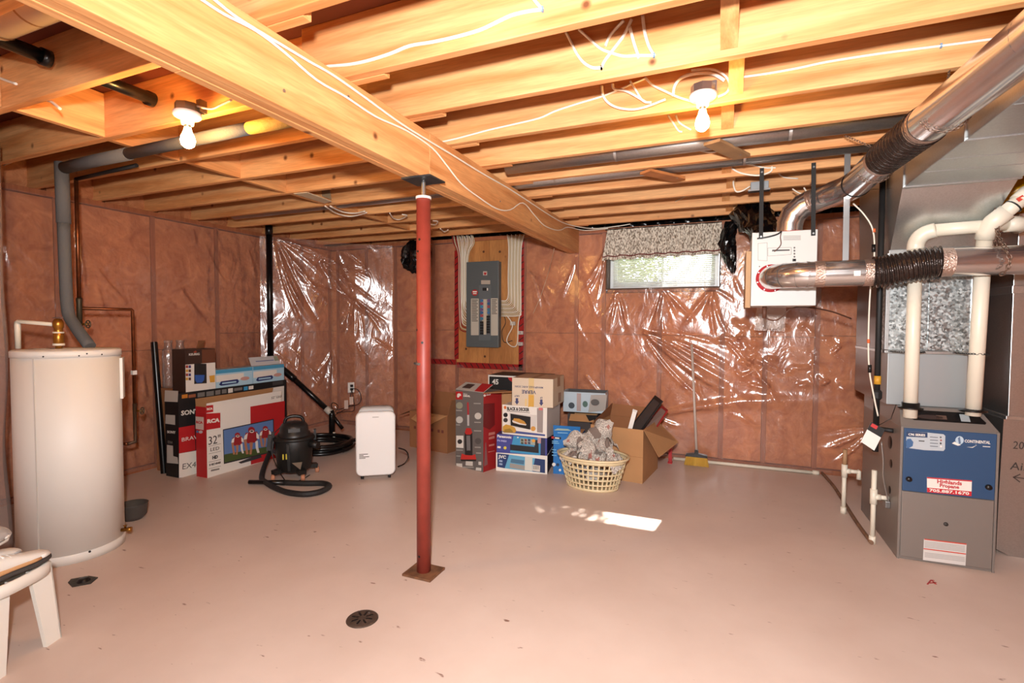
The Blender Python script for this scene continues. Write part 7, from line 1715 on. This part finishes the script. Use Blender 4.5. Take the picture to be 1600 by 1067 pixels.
# =================================================================== CEILING: LAMPS, PIPES, CABLES
def lamp(label, c, jy, m_box, power):
    """porcelain lampholder on an octagon box with a bare bulb; c = centre under the box"""
    t = thing('ceiling_lamp', label, 'lamp', tuple(c), 0, 'bare bulb lamps'); x, y, z = c
    part(t, 'octagon_box', MB().lathe([(0, z + 0.045), (0.05, z + 0.045), (0.05, z + 0.006), (0, z + 0.006)], (x, y, 0), 8, smooth=False), m_box)
    part(t, 'bracket', MB().box((x + 0.03, y + 0.02, z + 0.015), (x + 0.055, jy, z + 0.07)), m_box)
    part(t, 'lampholder', MB().lathe([(0, z + 0.008), (0.056, z + 0.008), (0.058, z - 0.006), (0.05, z - 0.014), (0.028, z - 0.022), (0.024, z - 0.045), (0.0, z - 0.045)], (x, y, 0), 28), mat('porcelain', (236, 232, 224), 0.3))
    part(t, 'bulb_base', MB().lathe([(0.0135, z - 0.045), (0.0135, z - 0.060), (0, z - 0.060)], (x, y, 0), 14), M_STEEL)
    gn = 'bulb_glow_%d' % int(power); m = bpy.data.materials.get(gn)
    if m is None:
        m = bpy.data.materials.new(gn); m.use_nodes = True; nt = m.node_tree; nt.nodes.clear(); o_ = nt.nodes.new('ShaderNodeOutputMaterial'); e_ = nt.nodes.new('ShaderNodeEmission')
        e_.inputs['Color'].default_value = (1.0, 0.52, 0.14, 1); e_.inputs['Strength'].default_value = power; nt.links.new(e_.outputs[0], o_.inputs[0])
    part(t, 'bulb', MB().lathe([(0.0, z - 0.058), (0.0135, z - 0.058), (0.016, z - 0.072), (0.026, z - 0.095), (0.030, z - 0.115), (0.026, z - 0.135), (0.014, z - 0.146), (0, z - 0.149)], (x, y, 0), 20), m)
    return t
M_OLD = mat('old_box', (120, 104, 80), 0.6, 0.5)
lamp('bare yellow bulb in a white porcelain holder left of the main beam', (-2.245, 1.545, 2.248), 1.60, M_OLD, 420.0)
lamp('bare bulb on a silver octagon box at the right-hand joists', (-0.10, 2.345, 2.300), 2.405, M_STEEL, 200.0)

# black drain pipe through the left joists, tan flexible vent, ducts in the joist bays
bp2 = thing('joist_pipe', 'black drain pipe passing through the joists at the upper left', 'pipe', (-2.58, 0.9, 2.39))
part(bp2, 'pipe', MB().tube([(-2.60, -0.6, 2.40), (-2.575, 1.20, 2.392)], 0.027, 16), M_ABS); part(bp2, 'pipe', MB().tube([(-2.575, 1.25, 2.392), (-2.56, 1.60, 2.388)], 0.027, 16), M_ABS)
for y in (1.19, 1.595): part(bp2, 'coupling', MB().tube([(-2.575, y - 0.025, 2.391), (-2.575, y + 0.008, 2.391)], 0.034, 16), M_ABS)
fv = thing('flexible_vent', 'tan flexible vent duct between the joists at the top left corner', 'duct', (-2.4, 1.0, 2.44))
part(fv, 'duct', MB().tube([(-3.0, 1.02, 2.45), (-2.45, 1.02, 2.445), (-1.95, 1.02, 2.44), (-1.56, 1.02, 2.44)], 0.068, 22), mat('vent_tan', (196, 176, 148), 0.5))
for x in (-2.52, -2.30): ring_on(fv, 'clamp', (x, 1.02, 2.445), (1, 0, 0), 0.070, 0.012, mat('clamp_tan', (150, 110, 70), 0.5))
def bay_duct(label, x0, x1, y, z, r, joints):
    t = thing('bay_duct', label, 'duct', ((x0 + x1) / 2, y, z), 0, 'round ducts in the joist bays')
    part(t, 'pipe', MB().tube([(x0, y, z), (x1, y, z)], r, 24), M_DULL)
    for x in joints: ring_on(t, 'crimp_joint', (x, y, z), (1, 0, 0), r + 0.002, 0.015, M_DULL)
bay_duct('dull metal duct in the joist bay nearest the right-hand lamp', -1.30, 0.83, 2.99, 2.330, 0.055, (-0.6, 0.3))
bay_duct('dull metal duct crossing above the beam in the far joist bay', -4.30, 0.80, 3.40, 2.345, 0.055, (-3.2, -2.0, -1.1, 0.1))
bx1 = thing('brace_board', 'short grey board nailed flat across two joists under the duct', 'board', tuple(S(1135, 232, z=2.28)))
part(bx1, 'board', MB().bar(S(1112, 222, z=2.272), S(1160, 245, z=2.272), 0.09, 0.016), mat('old_wood', (150, 116, 80), 0.8, var=0.2)); part(bx1, 'nail', MB().disc(S(1157, 242, z=2.263), 0.005, (0, 0, -1), 6, t=0.002), M_STEEL)
bx2 = thing('brace_board', 'short brown board nailed across two far joists', 'board', tuple(S(1030, 272, z=2.28)))
part(bx2, 'board', MB().bar(S(1008, 268, z=2.272), S(1062, 280, z=2.272), 0.09, 0.016), mat('old_wood2', (176, 112, 62), 0.8, var=0.2)); part(bx2, 'nail', MB().disc(S(1058, 278, z=2.263), 0.005, (0, 0, -1), 6, t=0.002), M_STEEL)
pb = thing('pale_panel', 'pale scrap of panelling pushed up between the left joists', 'panel', tuple(S(500, 305, z=2.3)))
part(pb, 'sheet', MB().poly([S(459, 303, z=2.28), S(480, 301, z=2.28), S(518, 315, z=2.28), S(508, 318, z=2.28)], (0, 0, 1), 0.006), K((206, 190, 160))); part(pb, 'upright', MB().poly([S(484, 300, y=3.20), S(518, 312, y=3.20), S(516, 297, y=3.20), S(505, 296, y=3.20)], (0, -1, 0), 0.006), K((150, 128, 98)))
jbx = thing('junction_box', 'small grey transformer box fixed to a joist above the ventilator', 'box', tuple(S(1186, 292, y=3.95)))
c0 = S(1186, 290, y=3.98); part(jbx, 'case', MB().bbox((c0.x - 0.055, 3.955, c0.z - 0.028), (c0.x + 0.06, 4.01, c0.z + 0.025), 0.004), K((150, 156, 160))); part(jbx, 'base', MB().box((c0.x - 0.07, 3.95, c0.z - 0.04), (c0.x + 0.07, 4.01, c0.z - 0.028)), M_STEEL)
part(jbx, 'lead', MB().tube(smooth_path([S(1172, 291, y=3.95), S(1160, 298, y=3.95), S(1150, 299, y=3.95), S(1146, 288, y=3.95), S(1147, 278, y=3.95)], 4), 0.006, 6), M_CABLE)

def cable(label, pts, r=0.005, m=None, k=4, flat=1.0, clips=()):
    P = smooth_path(pts, k); t = thing('electrical_cable', label, 'cable', tuple(P[0])); part(t, 'sheath', MB().tube(P, r, 7, flat=flat), m or M_CABLE)
    for c in clips: part(t, 'staple', MB().bar(Vector(c) + Vector((0, -0.002, -0.008)), Vector(c) + Vector((0, -0.002, 0.008)), 0.006, 0.010, up=(0, 1, 0)), mat('staple_blue', (110, 140, 170), 0.5))
    return t
BXF = -1.390
on_beam = lambda l: [S(a, b, x=BXF) for a, b in l]
cable('upper white cable stapled along the beam side', on_beam([(330, -5), (363, 22), (400, 46), (450, 76), (485, 97), (520, 117), (570, 152), (625, 192), (665, 217), (710, 244), (752, 270), (794, 294), (825, 314), (865, 340), (889, 351)]) + [S(925, 357, y=5.05), S(960, 354, y=5.05), S(985, 350, y=5.05)], 0.005)
cable('lower white cable sagging along the beam side', on_beam([(309, -5), (350, 22), (400, 48), (445, 82), (495, 125), (540, 151), (587, 182), (635, 204), (675, 231), (697, 257), (720, 286), (745, 306), (776, 326), (797, 328), (817, 317), (835, 336), (850, 352), (867, 359), (877, 359), (888, 355)]) + [S(915, 360, y=5.05), S(950, 357, y=5.05)], 0.0046)
cable('thin pull string hanging from the beam end to the wall', [S(866, 388, x=-1.45), S(857, 425, y=5.03), S(845, 462, y=5.05), S(833, 490, y=5.06)], 0.002, M_CABLE2)
yj = lambda n: 0.83 + 0.404 * n - 0.038 - 0.006
cable('thick white cable running along the nearest right-hand joist', [S(a, b, y=yj(2)) for a, b in ((509, 104), (545, 101), (575, 95), (610, 84), (640, 72), (675, 66), (712, 58), (750, 47), (780, 33), (800, 24), (825, 18), (848, 15))], 0.009, flat=0.6, clips=[S(848, 15, y=yj(2))])
cable('white cable rising from the staple on the nearest joist', [S(848, 15, y=yj(2)), S(838, 4, y=yj(2)), S(828, -10, y=yj(2))], 0.006)
J2 = yj(3)
hang = [([(884, 50), (893, 68), (901, 84), (912, 98), (926, 106), (940, 106)], 'leftmost white cable looping below the second joist'),
        ([(904, 46), (920, 60), (938, 76), (956, 83), (975, 88), (995, 87), (1022, 87)], 'white cable sloping across the loops below the second joist'),
        ([(987, 30), (975, 55), (958, 78), (945, 95), (940, 106)], 'white cable slanting down to the left staple on the joist'),
        ([(975, 32), (962, 45), (952, 58), (946, 72)], 'short white cable above the crossing loops'),
        ([(984, 42), (990, 66), (998, 90)], 'thin brown-white cable between the staples'),
        ([(1004, 24), (1007, 48), (1014, 72), (1023, 87)], 'rightmost white cable dropping to the right staple')]
for pts, lb in hang: cable(lb, [S(a, b, y=J2 - (0.012 if i == 0 else 0)) for i, (a, b) in enumerate(pts)], 0.0078, flat=0.6, clips=[S(*pts[-1], y=J2)] if pts[-1] in ((940, 106), (1022, 87)) else ())
J3 = yj(4)
cable('white cable running along the third right-hand joist', [S(a, b, y=J3) for a, b in ((690, 222), (712, 217), (735, 211), (765, 203), (800, 195), (842, 185), (867, 174), (900, 163), (937, 152), (960, 143), (1010, 122))], 0.007, flat=0.6)
loops3 = [([(940, 134), (942, 148), (950, 160), (965, 168), (987, 171), (1005, 168), (1017, 164), (1040, 155)], 'white cable bowing below the second joist near the lamp'),
          ([(957, 131), (960, 139), (975, 141), (990, 148), (1010, 160)], 'white cable with a kink left of the lamp'),
          ([(985, 127), (993, 140), (1005, 158), (1018, 160)], 'short white cable ending at a staple left of the lamp'),
          ([(1008, 121), (1020, 133), (1040, 143), (1060, 152), (1080, 158)], 'white cable entering the lamp box from the left'),
          ([(1080, 110), (1110, 108), (1130, 116), (1140, 130), (1136, 144), (1122, 151)], 'white cable looping over the lamp box'),
          ([(1052, 150), (1054, 135), (1064, 122), (1085, 115), (1112, 115), (1132, 126)], 'second white cable loop around the lamp box')]
for pts, lb in loops3: cable(lb, [S(a, b, y=J3 - 0.02) for a, b in pts], 0.0076, flat=0.65)
cable('white cable stapled along the right end of the third joist', [S(a, b, y=J3) for a, b in ((1150, 122), (1200, 115), (1250, 106), (1292, 97), (1375, 84), (1470, 72), (1560, 60))], 0.0075, flat=0.6, clips=[S(1470, 72, y=J3)])
J4 = yj(5)
for pts, lb in (([(1044, 180), (1052, 192), (1060, 204), (1066, 206)], 'white cable tail below the lamp joist'), ([(1056, 180), (1062, 192), (1080, 203)], 'second white cable tail below the lamp joist')): cable(lb, [S(a, b, y=J4) for a, b in pts], 0.005)
J5 = yj(6)
for pts, lb in (([(1076, 226), (1090, 234), (1110, 238), (1122, 236)], 'white cable loop hanging under the bay duct'), ([(1084, 225), (1098, 232), (1112, 231)], 'small white cable loop under the bay duct')): cable(lb, [S(a, b, y=J5) for a, b in pts], 0.005)
cable('pair of cables draped above the ventilator straps', [S(a, b, y=yj(7)) for a, b in ((1137, 254), (1145, 264), (1160, 271), (1185, 274), (1204, 268), (1206, 260))], 0.006)
cable('dark-edged cable under the far bay duct', [S(a, b, y=yj(7)) for a, b in ((1150, 258), (1170, 257), (1195, 262), (1212, 262))], 0.005)
for pts, lb in (([(1216, 270), (1225, 277), (1247, 279)], 'white cable stub right of the transformer box'), ([(1238, 295), (1250, 302), (1266, 304)], 'white cable stub above the ventilator elbow'), ([(1256, 293), (1261, 300), (1268, 303)], 'short white cable end beside the right strap')): cable(lb, [S(a, b, y=yj(8)) for a, b in pts], 0.005)
for pts, lb in (([(1055, 315), (1075, 305), (1092, 292)], 'clear cable staple tail on a far joist'), ([(1096, 298), (1100, 290), (1106, 284)], 'second clear staple tail on a far joist')): cable(lb, [S(a, b, y=yj(9)) for a, b in pts], 0.003, M_CABLE2)
cable('white cable along the black sheet above the window', [S(a, b, y=5.06) for a, b in ((972, 343), (985, 343), (1000, 336), (1008, 331))], 0.006)
# left bay cables
yl = lambda n: 0.83 + 0.404 * n + 0.002 - 0.006
cable('white cable crossing the partition top at the left edge', [S(a, b, y=1.72) for a, b in ((6, 258), (40, 244), (75, 226), (96, 216), (84, 200))], 0.005)
cable('bare cable end poking through the lit left joist', [S(a, b, y=1.30) for a, b in ((70, 155), (82, 160), (94, 170))], 0.006)
cable('cable end on the dark joist at the left edge', [S(a, b, y=yl(1)) for a, b in ((-5, 120), (10, 126), (25, 131))], 0.006)
cable('white cable from the left lamp box toward the beam', [(-2.20, 1.56, 2.285), S(330, 170, y=1.58), S(345, 164, y=1.58), S(362, 156, y=1.58)], 0.005)
for pts, lb in (([(508, 322), (525, 333), (545, 338), (560, 336), (573, 332)], 'white cable pair looping under the far left bay duct'), ([(516, 322), (535, 331), (555, 333), (570, 330)], 'second looping white cable under the far left bay duct')): cable(lb, [S(a, b, z=2.275) for a, b in pts], 0.006)
for pts, lb in (([(609, 333), (615, 341), (624, 343), (636, 337), (628, 335)], 'small white cable loop left of the post top'), ([(671, 350), (680, 351), (684, 346), (676, 345)], 'small cable loop right of the post top'), ([(688, 357), (694, 362), (700, 359)], 'cable tails at the top of the plywood board')): cable(lb, [S(a, b, z=2.275) for a, b in pts], 0.005)

# red crayon mark and litter on the floor
mk = MB()
for l in ([(1449, 913), (1455, 906), (1460, 907)], [(1455, 906), (1463, 913)], [(1452, 911), (1463, 910)]):
    for a, b in zip(l[:-1], l[1:]): mk.bar(S(*a, z=0.0006), S(*b, z=0.0006), 0.007, 0.001)
mo = mk.build('floor_mark', K((176, 50, 50))); tag(mo, 'small red crayon mark on the floor in front of the furnace', 'mark')
